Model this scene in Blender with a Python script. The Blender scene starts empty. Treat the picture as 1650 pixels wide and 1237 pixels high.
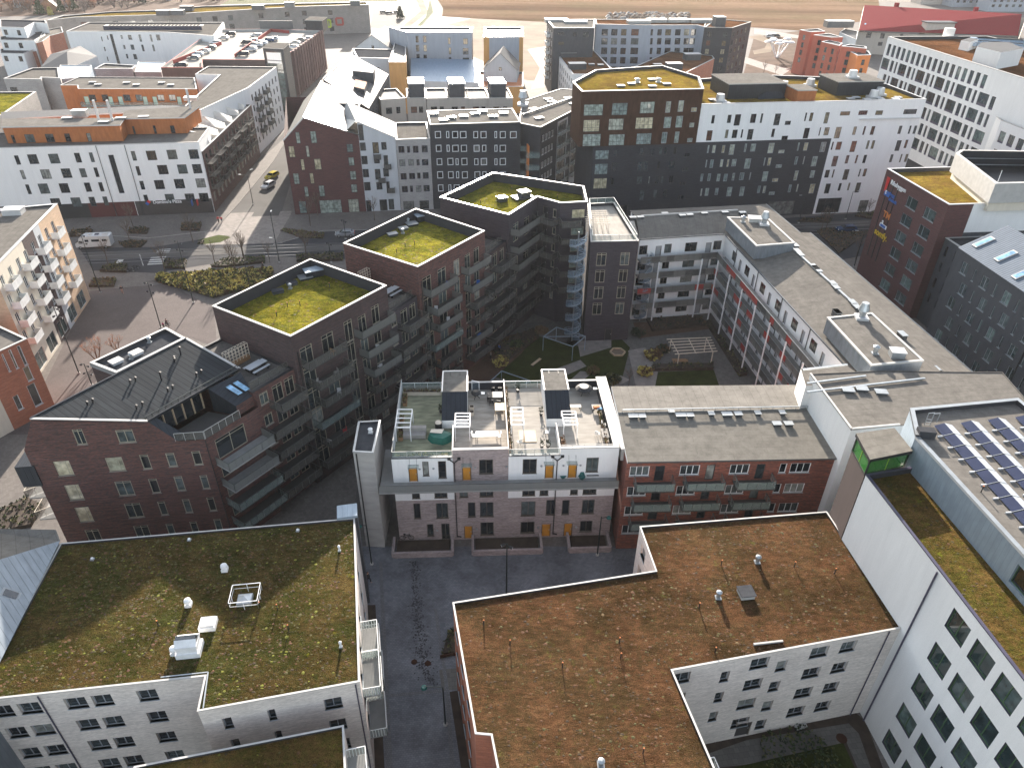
import bpy, math, random
import numpy as np
from mathutils import Vector, Matrix
random.seed(7)
R = math.radians
PI = math.pi
SC = bpy.context.scene
COL = SC.collection
CH, PITCH, ROLL, FPX = 65.0, R(34.05), 0.0138, 1167.0
cp_, sp_, cr_, sr_ = math.cos(PITCH), math.sin(PITCH), math.cos(ROLL), math.sin(ROLL)
R0 = Vector((1, 0, 0)); FWD = Vector((0, cp_, -sp_)); D0 = -Vector((0, sp_, cp_))
AXR = R0 * cr_ - D0 * sr_
AXD = R0 * sr_ + D0 * cr_
CAMP = Vector((0, 0, CH))
cam_d = bpy.data.cameras.new('camera'); cam = bpy.data.objects.new('camera', cam_d); COL.objects.link(cam)
cam_d.sensor_width = 36.0; cam_d.lens = 36.0 * FPX / 1650.0
cam_d.clip_start = 0.5; cam_d.clip_end = 6000
m = Matrix.Identity(4)
for i, ax in enumerate((AXR, -AXD, -FWD)):
 for j in range(3): m[j][i] = ax[j]
m.translation = CAMP
cam.matrix_world = m
SC.camera = cam
CR = dict(full=(0,0,1), a=(0,0,3.435), b=(440,0,3.435), c=(860,0,3.435), d=(1250,0,4.1225), e=(0,280,3.436),
 f=(320,260,3.436), g=(680,260,3.436), h=(1000,300,3.436), i=(1310,220,3.638), j=(0,500,3.436), k=(320,560,3.436),
 l=(600,560,3.6375), m=(960,560,3.436), n=(1250,500,3.0925), o=(0,820,2.661), p=(1060,820,2.797), q=(1340,860,3.28),
 r=(1300,680,6.185), s=(1380,240,4.123), t=(860,120,5.154), u=(1280,100,4.758), w=(300,600,4.95), x1=(0,0,8.245),
 x2=(150,0,8.245), x3=(400,0,6.87), x4=(640,0,6.87), x5=(880,0,6.87), x6=(1120,0,5.153), x7=(1340,40,5.32),
 x8=(90,100,6.512), y1=(610,590,8.245), y2=(830,590,8.245), v=(560,840,3.117), z1=(1140,310,8.245), z2=(1300,500,8.245),
 z3=(1450,630,8.245), z4=(460,500,6.183), z5=(620,380,5.154), bl=(0,1080,2.661))
def ray(cr, x, y):
 ox, oy, s = CR[cr]
 return AXR * (ox + x / s - 825) + AXD * (oy + y / s - 618.5) + FWD * FPX
def at(cr, x, y, z=0.0):
 """point of the ground plane / level z seen at this spot of the photograph"""
 d = ray(cr, x, y); t = (z - CH) / d.z
 p = CAMP + d * t
 return (p.x, p.y)
def hit(cr, x, y, A, B):
 """distance along wall A-B and height seen at this spot"""
 A = Vector(A[:2]); B = Vector(B[:2]); t = (B - A).normalized(); n = Vector((t.y, -t.x))
 d = ray(cr, x, y); k = (A - Vector((0, 0))).dot(n) / Vector((d.x, d.y)).dot(n)
 P = CAMP + d * k
 return (Vector((P.x, P.y)) - A).dot(t), P.z
def off(P, th, d):
 return (P[0] + d * math.cos(R(th)), P[1] + d * math.sin(R(th)))
def lerp(A, B, t): return (A[0] + (B[0] - A[0]) * t, A[1] + (B[1] - A[1]) * t)
MATS = {}
def newmat(name):
 m = bpy.data.materials.new(name); m.use_nodes = True
 nt = m.node_tree; nt.nodes.clear()
 out = nt.nodes.new('ShaderNodeOutputMaterial'); b = nt.nodes.new('ShaderNodeBsdfPrincipled')
 nt.links.new(b.outputs[0], out.inputs[0]); MATS[name] = m
 return m, nt, b
def N(nt, t, **kw):
 n = nt.nodes.new('ShaderNode' + t)
 for k, v in kw.items():
  if k in n.inputs: n.inputs[k].default_value = v
  else: setattr(n, k, v)
 return n
def L(nt, a, b): nt.links.new(a, b)
def rgb(c): return (c[0], c[1], c[2], 1.0)
def mixc(nt, fac, a, b, blend='MIX'):
 n = nt.nodes.new('ShaderNodeMix'); n.data_type = 'RGBA'; n.blend_type = blend
 for s, v in ((0, fac), (6, a), (7, b)):
  if isinstance(v, (int, float)): n.inputs[s].default_value = v
  elif isinstance(v, tuple): n.inputs[s].default_value = rgb(v)
  else: L(nt, v, n.inputs[s])
 return n.outputs[2]
def noise(nt, vec, scale, detail=4.0, rough=0.55):
 n = N(nt, 'TexNoise', Scale=scale, Detail=detail, Roughness=rough)
 if vec is not None: L(nt, vec, n.inputs['Vector'])
 return n.outputs[0]
def ramp(nt, v, *stops):
 n = nt.nodes.new('ShaderNodeValToRGB'); L(nt, v, n.inputs[0]); e = n.color_ramp.elements
 while len(e) < len(stops): e.new(0.5)
 for el, (p, c) in zip(e, stops):
  el.position = p; el.color = rgb(c) if isinstance(c, tuple) else (c, c, c, 1)
 return n.outputs[0]
def mapr(nt, v, a, b, c, d):
 n = N(nt, 'MapRange'); L(nt, v, n.inputs[0])
 for i, q in enumerate((a, b, c, d)): n.inputs[1 + i].default_value = q
 return n.outputs[0]
def bump(nt, b, h, strength=0.3, dist=0.02):
 n = N(nt, 'Bump', Strength=strength, Distance=dist); L(nt, h, n.inputs['Height']); L(nt, n.outputs[0], b.inputs['Normal'])
def uvv(nt, sx=1, sy=1):
 u = nt.nodes.new('ShaderNodeUVMap'); m = N(nt, 'Mapping'); m.inputs['Scale'].default_value = (sx, sy, 1)
 L(nt, u.outputs[0], m.inputs[0]); return m.outputs[0]
def objc(nt):
 g = nt.nodes.new('ShaderNodeNewGeometry'); return g.outputs['Position']
def plain(name, c, rough=0.6, metal=0.0, var=0.12, sc=1.2):
 m, nt, b = newmat(name)
 n = noise(nt, objc(nt), sc, 6)
 f = mapr(nt, n, 0.3, 0.7, 1 - var, 1 + var)
 col = mixc(nt, 1.0, c, f, 'MULTIPLY')
 L(nt, col, b.inputs['Base Color']); b.inputs['Roughness'].default_value = rough; b.inputs['Metallic'].default_value = metal
 return m
def brick(name, c1, c2, mortar, rough=0.85, streak=0.25, w=0.25, h=0.075):
 m, nt, b = newmat(name)
 u = uvv(nt)
 br = N(nt, 'TexBrick', Scale=1.0); br.inputs['Brick Width'].default_value = w; br.inputs['Row Height'].default_value = h
 br.inputs['Mortar Size'].default_value = 0.008; br.inputs['Color1'].default_value = rgb(c1); br.inputs['Color2'].default_value = rgb(c2)
 br.inputs['Mortar'].default_value = rgb(mortar); L(nt, u, br.inputs['Vector'])
 u2 = uvv(nt, 0.6, 5.0)
 n2 = noise(nt, u2, 1.0, 5); f = mapr(nt, n2, 0.3, 0.7, 1 - streak, 1 + streak)
 n3 = noise(nt, uvv(nt, .25, .25), 1.0, 3); f3 = mapr(nt, n3, 0.3, 0.7, 0.88, 1.1)
 col = mixc(nt, 1.0, br.outputs[0], f, 'MULTIPLY'); col = mixc(nt, 1.0, col, f3, 'MULTIPLY')
 L(nt, col, b.inputs['Base Color']); b.inputs['Roughness'].default_value = rough
 bump(nt, b, br.outputs['Fac'], -0.25, 0.01) if False else None
 return m
def plaster(name, c, var=0.06):
 m, nt, b = newmat(name)
 n = noise(nt, uvv(nt, 1.5, .25), 0.7, 5); f = mapr(nt, n, 0.3, 0.7, 1 - var, 1 + var)
 n2 = noise(nt, objc(nt), 9.0, 3); f2 = mapr(nt, n2, 0.3, 0.7, 0.97, 1.03)
 col = mixc(nt, 1.0, c, f, 'MULTIPLY'); col = mixc(nt, 1.0, col, f2, 'MULTIPLY')
 nj = noise(nt, uvv(nt, 5, .12), 1.0, 4); col = mixc(nt, 1.0, col, mapr(nt, nj, .35, .65, .982, 1.01), 'MULTIPLY'); L(nt, col, b.inputs['Base Color']); b.inputs['Roughness'].default_value = 0.8
 return m
def striped(name, c, period=0.5, width=0.06, dark=0.55, rough=0.45, metal=0.3, axis=0, var=0.1, bmp=0.5):
 """standing seams or board joints: lines every `period` metres"""
 m, nt, b = newmat(name)
 s = N(nt, 'SeparateXYZ'); u = nt.nodes.new('ShaderNodeUVMap'); L(nt, u.outputs[0], s.inputs[0])
 md = N(nt, 'Math', operation='PINGPONG'); L(nt, s.outputs[axis], md.inputs[0]); md.inputs[1].default_value = period / 2
 f = mapr(nt, md.outputs[0], 0, width / 2, 0.0, 1.0)
 n = noise(nt, uvv(nt, .8 if axis else 2.5, 2.5 if axis else .8), 0.6, 5); g = mapr(nt, n, 0.3, 0.7, 1 - var, 1 + var)
 col = mixc(nt, 1.0, c, g, 'MULTIPLY')
 dk = tuple(x * dark for x in c)
 col = mixc(nt, f, dk, col)
 L(nt, col, b.inputs['Base Color']); b.inputs['Roughness'].default_value = rough; b.inputs['Metallic'].default_value = metal
 bump(nt, b, f, bmp, 0.03); b.inputs['Specular IOR Level'].default_value = .03
 return m
def felt(name, c, sx=1.0, sy=8.0, var=0.12, seam=0.75):
 """roofing felt laid in sheets with overlaps and weather stains"""
 m, nt, b = newmat(name)
 br = N(nt, 'TexBrick', Scale=1.0); br.inputs['Brick Width'].default_value = sy; br.inputs['Row Height'].default_value = sx
 br.inputs['Mortar Size'].default_value = 0.045; br.inputs['Mortar Smooth'].default_value = 0.8
 br.inputs['Color1'].default_value = rgb(c); br.inputs['Color2'].default_value = rgb(tuple(x * 0.94 for x in c)); br.inputs['Mortar'].default_value = rgb(tuple(x * seam for x in c))
 L(nt, uvv(nt), br.inputs['Vector'])
 n = noise(nt, objc(nt), 0.35, 8, 0.65); f = mapr(nt, n, 0.3, 0.7, 1 - var, 1 + var)
 n2 = noise(nt, objc(nt), 14.0, 3); f2 = mapr(nt, n2, 0.25, 0.75, 0.88, 1.1)
 col = mixc(nt, 1.0, br.outputs[0], f, 'MULTIPLY'); col = mixc(nt, 1.0, col, f2, 'MULTIPLY')
 L(nt, col, b.inputs['Base Color']); b.inputs['Roughness'].default_value = 0.75
 n7 = noise(nt, objc(nt), 1.1, 9, .75); L(nt, mixc(nt, 1.0, col, mapr(nt, n7, .38, .62, .84, 1.1), 'MULTIPLY'), b.inputs['Base Color']); bump(nt, b, n2, 0.3, 0.01); b.inputs['Specular IOR Level'].default_value = 0.0
 return m
def sedum(name, base, alt, accent, amt=0.5, acc=0.62, scl=1.0):
 m, nt, b = newmat(name)
 P = objc(nt)
 n1 = noise(nt, P, 0.22 * scl, 7, 0.7); n2 = noise(nt, P, 2.2 * scl, 7, 0.75); n3 = noise(nt, P, 11.0, 5, 0.7); n4 = noise(nt, P, 0.9 * scl, 9, 0.8)
 f = ramp(nt, mixc(nt, 0.5, n1, n2), (0.44, 0.0), (0.56, 1.0))
 col = mixc(nt, f, base, alt)
 fa = ramp(nt, n4, (acc - 0.03, 0.0), (acc + 0.07, 1.0))
 col = mixc(nt, fa, col, accent)
 g = mapr(nt, n3, 0.3, 0.7, 0.3, 1.5)
 mp = N(nt, 'Mapping'); mp.inputs['Scale'].default_value = (.35, 1.0, 1); mp.inputs['Rotation'].default_value = (0, 0, R(-10)); L(nt, P, mp.inputs[0]); n5 = noise(nt, mp.outputs[0], 2.6, 9, .8)
 n6 = noise(nt, P, 0.12, 5, .6)
 g2 = mapr(nt, n5, 0.33, 0.67, 0.5, 1.45); g2 = mixc(nt, 1.0, g2, mapr(nt, n6, .35, .65, .72, 1.25), 'MULTIPLY')
 col = mixc(nt, 1.0, col, g, 'MULTIPLY'); col = mixc(nt, 1.0, col, g2, 'MULTIPLY')
 L(nt, col, b.inputs['Base Color']); b.inputs['Roughness'].default_value = 0.95
 h = mixc(nt, 0.5, n3, n5); bump(nt, b, h, 1.0, 0.25); b.inputs['Specular IOR Level'].default_value = 0.0
 return m
def groundmat(name, c, var=0.12, fine=0.1, sc=0.15, rough=0.85):
 m, nt, b = newmat(name)
 P = objc(nt)
 n = noise(nt, P, sc, 8, 0.6); f = mapr(nt, n, 0.3, 0.7, 1 - var, 1 + var)
 n2 = noise(nt, P, 6.0, 4, .7); f2 = mapr(nt, n2, 0.25, 0.75, 1 - fine, 1 + fine)
 col = mixc(nt, 1.0, c, f, 'MULTIPLY'); col = mixc(nt, 1.0, col, f2, 'MULTIPLY')
 L(nt, col, b.inputs['Base Color']); b.inputs['Roughness'].default_value = rough; b.inputs['Specular IOR Level'].default_value = .04
 return m
def paver(name, c, w=0.4, h=0.2, var=0.15, mort=0.6):
 m, nt, b = newmat(name)
 g = nt.nodes.new('ShaderNodeNewGeometry'); mp = N(nt, 'Mapping'); mp.inputs['Rotation'].default_value = (0, 0, R(-8)); L(nt, g.outputs['Position'], mp.inputs[0])
 br = N(nt, 'TexBrick', Scale=1.0); br.inputs['Brick Width'].default_value = w; br.inputs['Row Height'].default_value = h
 br.inputs['Mortar Size'].default_value = 0.012; br.inputs['Color1'].default_value = rgb(tuple(x * 1.12 for x in c)); br.inputs['Color2'].default_value = rgb(tuple(x * .88 for x in c))
 br.inputs['Mortar'].default_value = rgb(tuple(x * mort for x in c)); L(nt, mp.outputs[0], br.inputs['Vector'])
 n = noise(nt, g.outputs['Position'], 0.25, 8, 0.65); f = mapr(nt, n, 0.3, 0.7, 1 - var, 1 + var)
 col = mixc(nt, 1.0, br.outputs[0], f, 'MULTIPLY')
 L(nt, col, b.inputs['Base Color']); b.inputs['Roughness'].default_value = 0.85; b.inputs['Specular IOR Level'].default_value = .13
 return m
def glassm(name, tints, rough=0.06):
 """window pane: what shows behind it (blind, dark room, warm room) differs from pane to pane"""
 m, nt, b = newmat(name)
 oi = nt.nodes.new('ShaderNodeObjectInfo')
 r = nt.nodes.new('ShaderNodeValToRGB'); L(nt, oi.outputs['Random'], r.inputs[0]); r.color_ramp.interpolation = 'CONSTANT'
 e = r.color_ramp.elements
 while len(e) < len(tints): e.new(0.5)
 for k, t in enumerate(tints): e[k].position = t[0]; e[k].color = rgb(t[1])
 n = noise(nt, objc(nt), 1.3, 3); f = mapr(nt, n, 0.35, 0.65, 0.55, 1.35)
 col = mixc(nt, 1.0, r.outputs[0], f, 'MULTIPLY')
 L(nt, col, b.inputs['Base Color']); b.inputs['Roughness'].default_value = rough; b.inputs['IOR'].default_value = 1.7
 b.inputs['Specular IOR Level'].default_value = 0.8
 return m
def seeglass(name, c, alpha=0.35, rough=0.1):
 m, nt, b = newmat(name)
 b.inputs['Base Color'].default_value = rgb(c); b.inputs['Roughness'].default_value = rough; b.inputs['Alpha'].default_value = alpha
 return m
class MB:
 def __init__(s): s.v = []; s.f = []; s.mi = []; s.uv = []; s.mats = []
 def mid(s, m):
  if m not in s.mats: s.mats.append(m)
  return s.mats.index(m)
 def face(s, pts, m, uv=None):
  k = len(s.v); s.v += [tuple(p) for p in pts]; s.f.append(tuple(range(k, k + len(pts)))); s.mi.append(s.mid(m))
  if uv is None:
   a = Vector(pts[0]); b = Vector(pts[1]); c = Vector(pts[2]); t = (b - a)
   t = t.normalized() if t.length > 1e-9 else Vector((1, 0, 0))
   nn = (b - a).cross(c - a)
   nn = nn.normalized() if nn.length > 1e-12 else Vector((0, 0, 1))
   if abs(nn.z) < 0.5:
    th = Vector((0, 0, 1)).cross(nn); th = th.normalized() if th.length > 1e-6 else t
    uv = [(Vector(p).dot(th), Vector(p).z) for p in pts]
   else: uv = [(Vector(p).dot(t), Vector(p).dot(nn.cross(t))) for p in pts]
  s.uv.append(uv)
 def obox(s, c, ax, ay, sx, sy, z0, z1, m, bottom=True):
  """box centred at c (x,y) with horizontal axes ax, ay (unit 2d)"""
  P = []
  for z in (z0, z1):
   for a, b in ((-1, -1), (1, -1), (1, 1), (-1, 1)):
    P.append((c[0] + ax[0] * a * sx / 2 + ay[0] * b * sy / 2, c[1] + ax[1] * a * sx / 2 + ay[1] * b * sy / 2, z))
  s.face([P[4], P[5], P[6], P[7]], m)
  if bottom: s.face([P[3], P[2], P[1], P[0]], m)
  for i in range(4):
   j = (i + 1) % 4; s.face([P[i], P[j], P[4 + j], P[4 + i]], m)
 def box(s, x0, y0, z0, x1, y1, z1, m): s.obox(((x0 + x1) / 2, (y0 + y1) / 2), (1, 0), (0, 1), x1 - x0, y1 - y0, z0, z1, m)
 def rbox(s, c, th, sx, sy, z0, z1, m):
  s.obox(c, (math.cos(R(th)), math.sin(R(th))), (-math.sin(R(th)), math.cos(R(th))), sx, sy, z0, z1, m)
 def bar(s, p, q, w, m, h=None, seg=4):
  """square or round bar from p to q"""
  p = Vector(p); q = Vector(q); d = q - p
  if d.length < 1e-6: return
  d.normalize(); u = d.cross(Vector((0, 0, 1)))
  u = Vector((1, 0, 0)) if u.length < 1e-4 else u.normalized()
  v = u.cross(d).normalized(); h = h or w
  def ring(c):
   if seg == 4: return [c + u * (a * w / 2) + v * (b * h / 2) for a, b in ((-1, -1), (1, -1), (1, 1), (-1, 1))]
   return [c + u * (math.cos(2 * PI * i / seg) * w / 2) + v * (math.sin(2 * PI * i / seg) * h / 2) for i in range(seg)]
  A = ring(p); B = ring(q); n = len(A)
  for i in range(n):
   j = (i + 1) % n; s.face([A[i], A[j], B[j], B[i]], m)
  s.face(A[::-1], m); s.face(B, m)
 def tube(s, pts, rad, m, seg=6):
  for i in range(len(pts) - 1): s.cone(pts[i], pts[i + 1], rad[i] if isinstance(rad, (list, tuple)) else rad, rad[i + 1] if isinstance(rad, (list, tuple)) else rad, m, seg)
 def cone(s, p, q, r0, r1, m, seg=8, cap=True):
  p = Vector(p); q = Vector(q); d = (q - p)
  if d.length < 1e-7: return
  d.normalize(); u = d.cross(Vector((0, 0, 1)))
  u = Vector((1, 0, 0)) if u.length < 1e-4 else u.normalized()
  v = u.cross(d).normalized()
  A = [p + (u * math.cos(2 * PI * i / seg) + v * math.sin(2 * PI * i / seg)) * r0 for i in range(seg)]
  B = [q + (u * math.cos(2 * PI * i / seg) + v * math.sin(2 * PI * i / seg)) * r1 for i in range(seg)]
  for i in range(seg):
   j = (i + 1) % seg
   if r1 < 1e-4: s.face([A[i], A[j], B[i]], m)
   else: s.face([A[i], A[j], B[j], B[i]], m)
  if cap:
   s.face(A[::-1], m)
   if r1 > 1e-4: s.face(B, m)
 def prism(s, poly, z0, z1, m, top=None, bottom=False):
  n = len(poly)
  s.face([(x, y, z1) for x, y in poly], top or m)
  if bottom: s.face([(x, y, z0) for x, y in reversed(poly)], m)
  for i in range(n):
   a = poly[i]; b = poly[(i + 1) % n]
   s.face([(a[0], a[1], z0), (b[0], b[1], z0), (b[0], b[1], z1), (a[0], a[1], z1)], m)
 def build(s, name, parent=None, smooth=False, origin=None):
  if not s.f: return None
  me = bpy.data.meshes.new(name)
  o = Vector((0, 0, 0))
  if origin is not None: o = Vector(origin)
  elif parent is not None: o = Vector(parent['_o'])
  vs = [(p[0] - o.x, p[1] - o.y, p[2] - o.z) for p in s.v]
  me.from_pydata(vs, [], s.f)
  for mm in s.mats: me.materials.append(MATS[mm])
  me.polygons.foreach_set('material_index', s.mi)
  uvl = me.uv_layers.new(name='UVMap')
  flat = [c for f in s.uv for p in f for c in (p[0], p[1])]
  uvl.data.foreach_set('uv', flat)
  if smooth: me.polygons.foreach_set('use_smooth', [True] * len(s.f))
  me.update()
  ob = bpy.data.objects.new(name, me); COL.objects.link(ob)
  if parent is not None: ob.parent = parent
  elif origin is not None: ob.location = o
  return ob
def thing(name, label, cat, loc=(0, 0, 0), group=None, rz=0):
 o = bpy.data.objects.new(name, None); COL.objects.link(o); o.location = loc; o['_o'] = list(loc); o.rotation_euler = (0, 0, rz)
 o['label'] = label; o['category'] = cat
 if group: o['group'] = group
 return o
def tag(o, label=None, cat=None, group=None, kind=None):
 if label: o['label'] = label
 if cat: o['category'] = cat
 if group: o['group'] = group
 if kind: o['kind'] = kind
 return o
def copy_tree(o, loc=None, rz=None, label=None, parent=None, group=None, scale=None):
 c = o.copy(); COL.objects.link(c)
 if parent is not None: c.parent = parent
 for ch in [x for x in o.children]: copy_tree(ch, parent=c)
 if loc is not None: c.location = loc
 if rz is not None: c.rotation_euler = (0, 0, rz)
 if label: c['label'] = label
 if group: c['group'] = group
 if scale: c.scale = scale if isinstance(scale, tuple) else (scale,) * 3
 return c
WM = {}
def win_mesh(w, h, st):
 """frame (and pane) meshes in a hole of w x h, x along the wall, y into the wall"""
 w = round(w * 10) / 10.0; h = round(h * 10) / 10.0
 key = (w, h, st['id'])
 if key in WM: return WM[key]
 fm, gm, d, n, sill = st['frame'], st['glass'], st.get('d', 0.12), st.get('n'), st.get('sill', None)
 if n is None: n = 1 if w < 1.0 else (2 if w < 2.0 else 3)
 ft = st.get('ft', 0.09)
 b = MB()
 ix = w / 2; y0 = d - 0.05; y1 = d + 0.05
 b.box(-ix, y0, 0, -ix + ft, y1, h, fm); b.box(ix - ft, y0, 0, ix, y1, h, fm)
 b.box(-ix + ft, y0, 0, ix - ft, y1, ft, fm); b.box(-ix + ft, y0, h - ft, ix - ft, y1, h, fm)
 split = st.get('split', 0)
 xs = [-ix + ft + (2 * ix - 2 * ft) * i / n for i in range(1, n)] if not split else [-ix + w * split]
 for x in xs: b.box(x - ft * .4, y0 + .005, ft, x + ft * .4, y1 - .005, h - ft, fm)
 if st.get('transom'):
  zt = h * st['transom']
  b.box(-ix + ft, y0 + .01, zt - ft * .35, ix - ft, y1 - .01, zt + ft * .35, fm)
 if st.get('low'):                                  # dark solid panel under the glazing
  b.box(-ix + ft, y0 - .01, ft, ix - ft, y1 - .03, h * st['low'], st['lowm'])
 if sill: b.box(-ix - .05, -0.06, -0.06, ix + .05, d - .05, 0.0, sill)
 fo = b.build('window'); me = fo.data; bpy.data.objects.remove(fo)
 g = MB(); g.box(-ix + ft * .5, d - 0.012, ft * .5, ix - ft * .5, d + 0.012, h - ft * .5, gm)
 go = g.build('pane'); gme = go.data; bpy.data.objects.remove(go)
 WM[key] = (me, gme)
 return WM[key]
def style(id, frame, glass, **kw):
 d = dict(id=id, frame=frame, glass=glass); d.update(kw); return d
def widen(w, dk=1.9, wk=1.35):
 hs = list(w.holes); w.holes = []
 for h in hs:
  c = (h[0] + h[1]) / 2; k = dk if h[4]['id'] == 'taupe_door' else wk; w.wn(c - k / 2, c + k / 2, h[2], h[3], h[4])
class Wall:
 def __init__(s, bld, A, B, z0, tops, mat, back=None):
  s.b = bld; s.A = Vector(A); s.B = Vector(B); s.L = (s.B - s.A).length; s.t = (s.B - s.A).normalized(); s.n = Vector((s.t.y, -s.t.x))
  s.z0 = z0; s.prof = tops if isinstance(tops, list) else [(0, tops), (s.L, tops)]
  s.mat = mat; s.holes = []; s.zones = []; s.depth = 0.22; s.rev = None
 def top(s, x):
  p = s.prof
  for i in range(len(p) - 1):
   if x <= p[i + 1][0] + 1e-6:
    a, b = p[i], p[i + 1]; return a[1] + (b[1] - a[1]) * (x - a[0]) / max(1e-6, b[0] - a[0])
  return p[-1][1]
 def P(s, x, z, d=0.0):
  q = s.A + s.t * x + s.n * d; return (q.x, q.y, z)
 def px(s, cr, x, y): return hit(cr, x, y, s.A, s.B)
 def win(s, cr, rects, st, name='window', snap=0.1):
  for r in rects:
   xm = CR[cr][0] + (r[0] + r[2]) / 2 / CR[cr][2]
   if xm > 900 and len(r) == 4: _, z1 = s.px(cr, r[2], r[1]); s0, z0 = s.px(cr, r[0], r[3]); s1, _ = s.px(cr, r[2], r[1])
   else: s0, z1 = s.px(cr, r[0], r[1]); s1, z0 = s.px(cr, r[2], r[3])
   if s1 < s0: s0, s1 = s1, s0
   s.wn(s0, s1, z0, z1, st, name)
  return s
 def wn(s, s0, s1, z0, z1, st, name='window'):
  w = max(0.3, round((s1 - s0) * 10) / 10.0); h = max(0.3, round((z1 - z0) * 10) / 10.0); c = (s0 + s1) / 2
  s0, s1 = c - w / 2, c + w / 2; z1 = z0 + h
  if s0 < 0.05 or s1 > s.L - 0.05 or z0 < s.z0 + .02:
   if s0 < 0.05: s0, s1 = 0.1, 0.1 + w
   if s1 > s.L - .05: s0, s1 = s.L - .1 - w, s.L - .1
   if z0 < s.z0 + .02: z0 = s.z0 + .05; z1 = z0 + h
   if s0 < 0.05: return
  if z1 > min(s.top(s0), s.top(s1)) - .05:
   z1 = min(s.top(s0), s.top(s1)) - .1; z0 = z1 - h
  for q in s.holes:
   if s0 < q[1] - .02 and s1 > q[0] + .02 and z0 < q[3] - .02 and z1 > q[2] + .02: return
  s.holes.append((s0, s1, z0, z1, st, name))
 def grid(s, cr, p0, p1, cols, rows, st, skip=(), name='window'):
  """cols: x pixel pairs on the pixel line p0-p1; rows: (z0, z1)"""
  for i, (a, b) in enumerate(cols):
   y = lambda x: p0[1] + (p1[1] - p0[1]) * (x - p0[0]) / (p1[0] - p0[0])
   s0, _ = s.px(cr, a, y(a)); s1, _ = s.px(cr, b, y(b))
   for j, (z0, z1) in enumerate(rows):
    if (i, j) in skip: continue
    s.wn(s0, s1, z0, z1, st, name)
 def rep(s, s0, s1, pitch, w, rows, st, name='window', jit=0):
  x = s0; k = 0
  while x + w <= s1 + 1e-6:
   for z0, z1 in rows: s.wn(x + (jit * (((k * 7919 + int(z0 * 10)) % 5) - 2) / 2), x + w + (jit * (((k * 7919 + int(z0 * 10)) % 5) - 2) / 2), z0, z1, st, name)
   x += pitch; k += 1
 def door(s, s0, s1, z0, z1, mat, glassm=None, d=0.15):
  s.holes.append((s0, s1, z0, z1, dict(door=mat, d=d), 'door'))
 def zone(s, s0, s1, z0, z1, mat): s.zones.append((s0, s1, z0, z1, mat))
 def build(s, mb):
  xs = {0.0, s.L}; zs = {s.z0}
  for p in s.prof: xs.add(p[0])
  for h in s.holes: xs |= {h[0], h[1]}; zs |= {h[2], h[3]}
  for z in s.zones:
   for q in (z[0], z[1]):
    if 0 < q < s.L: xs.add(q)
   for q in (z[2], z[3]):
    if q > s.z0: zs.add(q)
  xs = sorted(xs); zs = sorted(zs)
  ox = s.A.x * s.t.x + s.A.y * s.t.y
  def mt(x, z):
   m_ = s.mat
   for q in s.zones:
    if q[0] <= x <= q[1] and q[2] <= z <= q[3]: m_ = q[4]
   return m_
  for i in range(len(xs) - 1):
   a, b = xs[i], xs[i + 1]
   if b - a < 1e-5: continue
   ta, tb = s.top(a + 1e-5), s.top(b - 1e-5); tm = min(ta, tb); xm = (a + b) / 2
   zz = [z for z in zs if z < tm - 1e-4]
   run = None
   for j, z in enumerate(zz):
    zn = zz[j + 1] if j + 1 < len(zz) else None
    zc = (z + (zn if zn is not None else tm)) / 2
    hole = any(h[0] - 1e-5 <= xm <= h[1] + 1e-5 and h[2] - 1e-5 <= zc <= h[3] + 1e-5 for h in s.holes)
    if hole:
     if run: s.q(mb, a, b, run[0], z, z, run[1], ox); run = None
     continue
    mm = mt(xm, zc)
    if run and run[1] != mm: s.q(mb, a, b, run[0], z, z, run[1], ox); run = None
    if run is None: run = (z, mm)
    if zn is None: s.q(mb, a, b, run[0], ta, tb, run[1], ox); run = None
  for h in s.holes:
   s0, s1, z0, z1, st, nm = h; d = st.get('d', 0.12) + 0.06; rm = st.get('rev') or s.rev or mt((s0 + s1) / 2, z0 - .01)
   f = lambda x, z, dd: s.P(x, z, -dd)
   mb.face([f(s0, z0, 0), f(s0, z0, d), f(s0, z1, d), f(s0, z1, 0)], rm); mb.face([f(s1, z0, d), f(s1, z0, 0), f(s1, z1, 0), f(s1, z1, d)], rm)
   mb.face([f(s0, z0, 0), f(s1, z0, 0), f(s1, z0, d), f(s0, z0, d)], rm); mb.face([f(s0, z1, d), f(s1, z1, d), f(s1, z1, 0), f(s0, z1, 0)], rm)
 def q(s, mb, a, b, z0, za, zb, m_, ox):
  mb.face([s.P(a, z0), s.P(b, z0), s.P(b, zb), s.P(a, za)], m_, [(ox + a, z0), (ox + b, z0), (ox + b, zb), (ox + a, za)])
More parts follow.
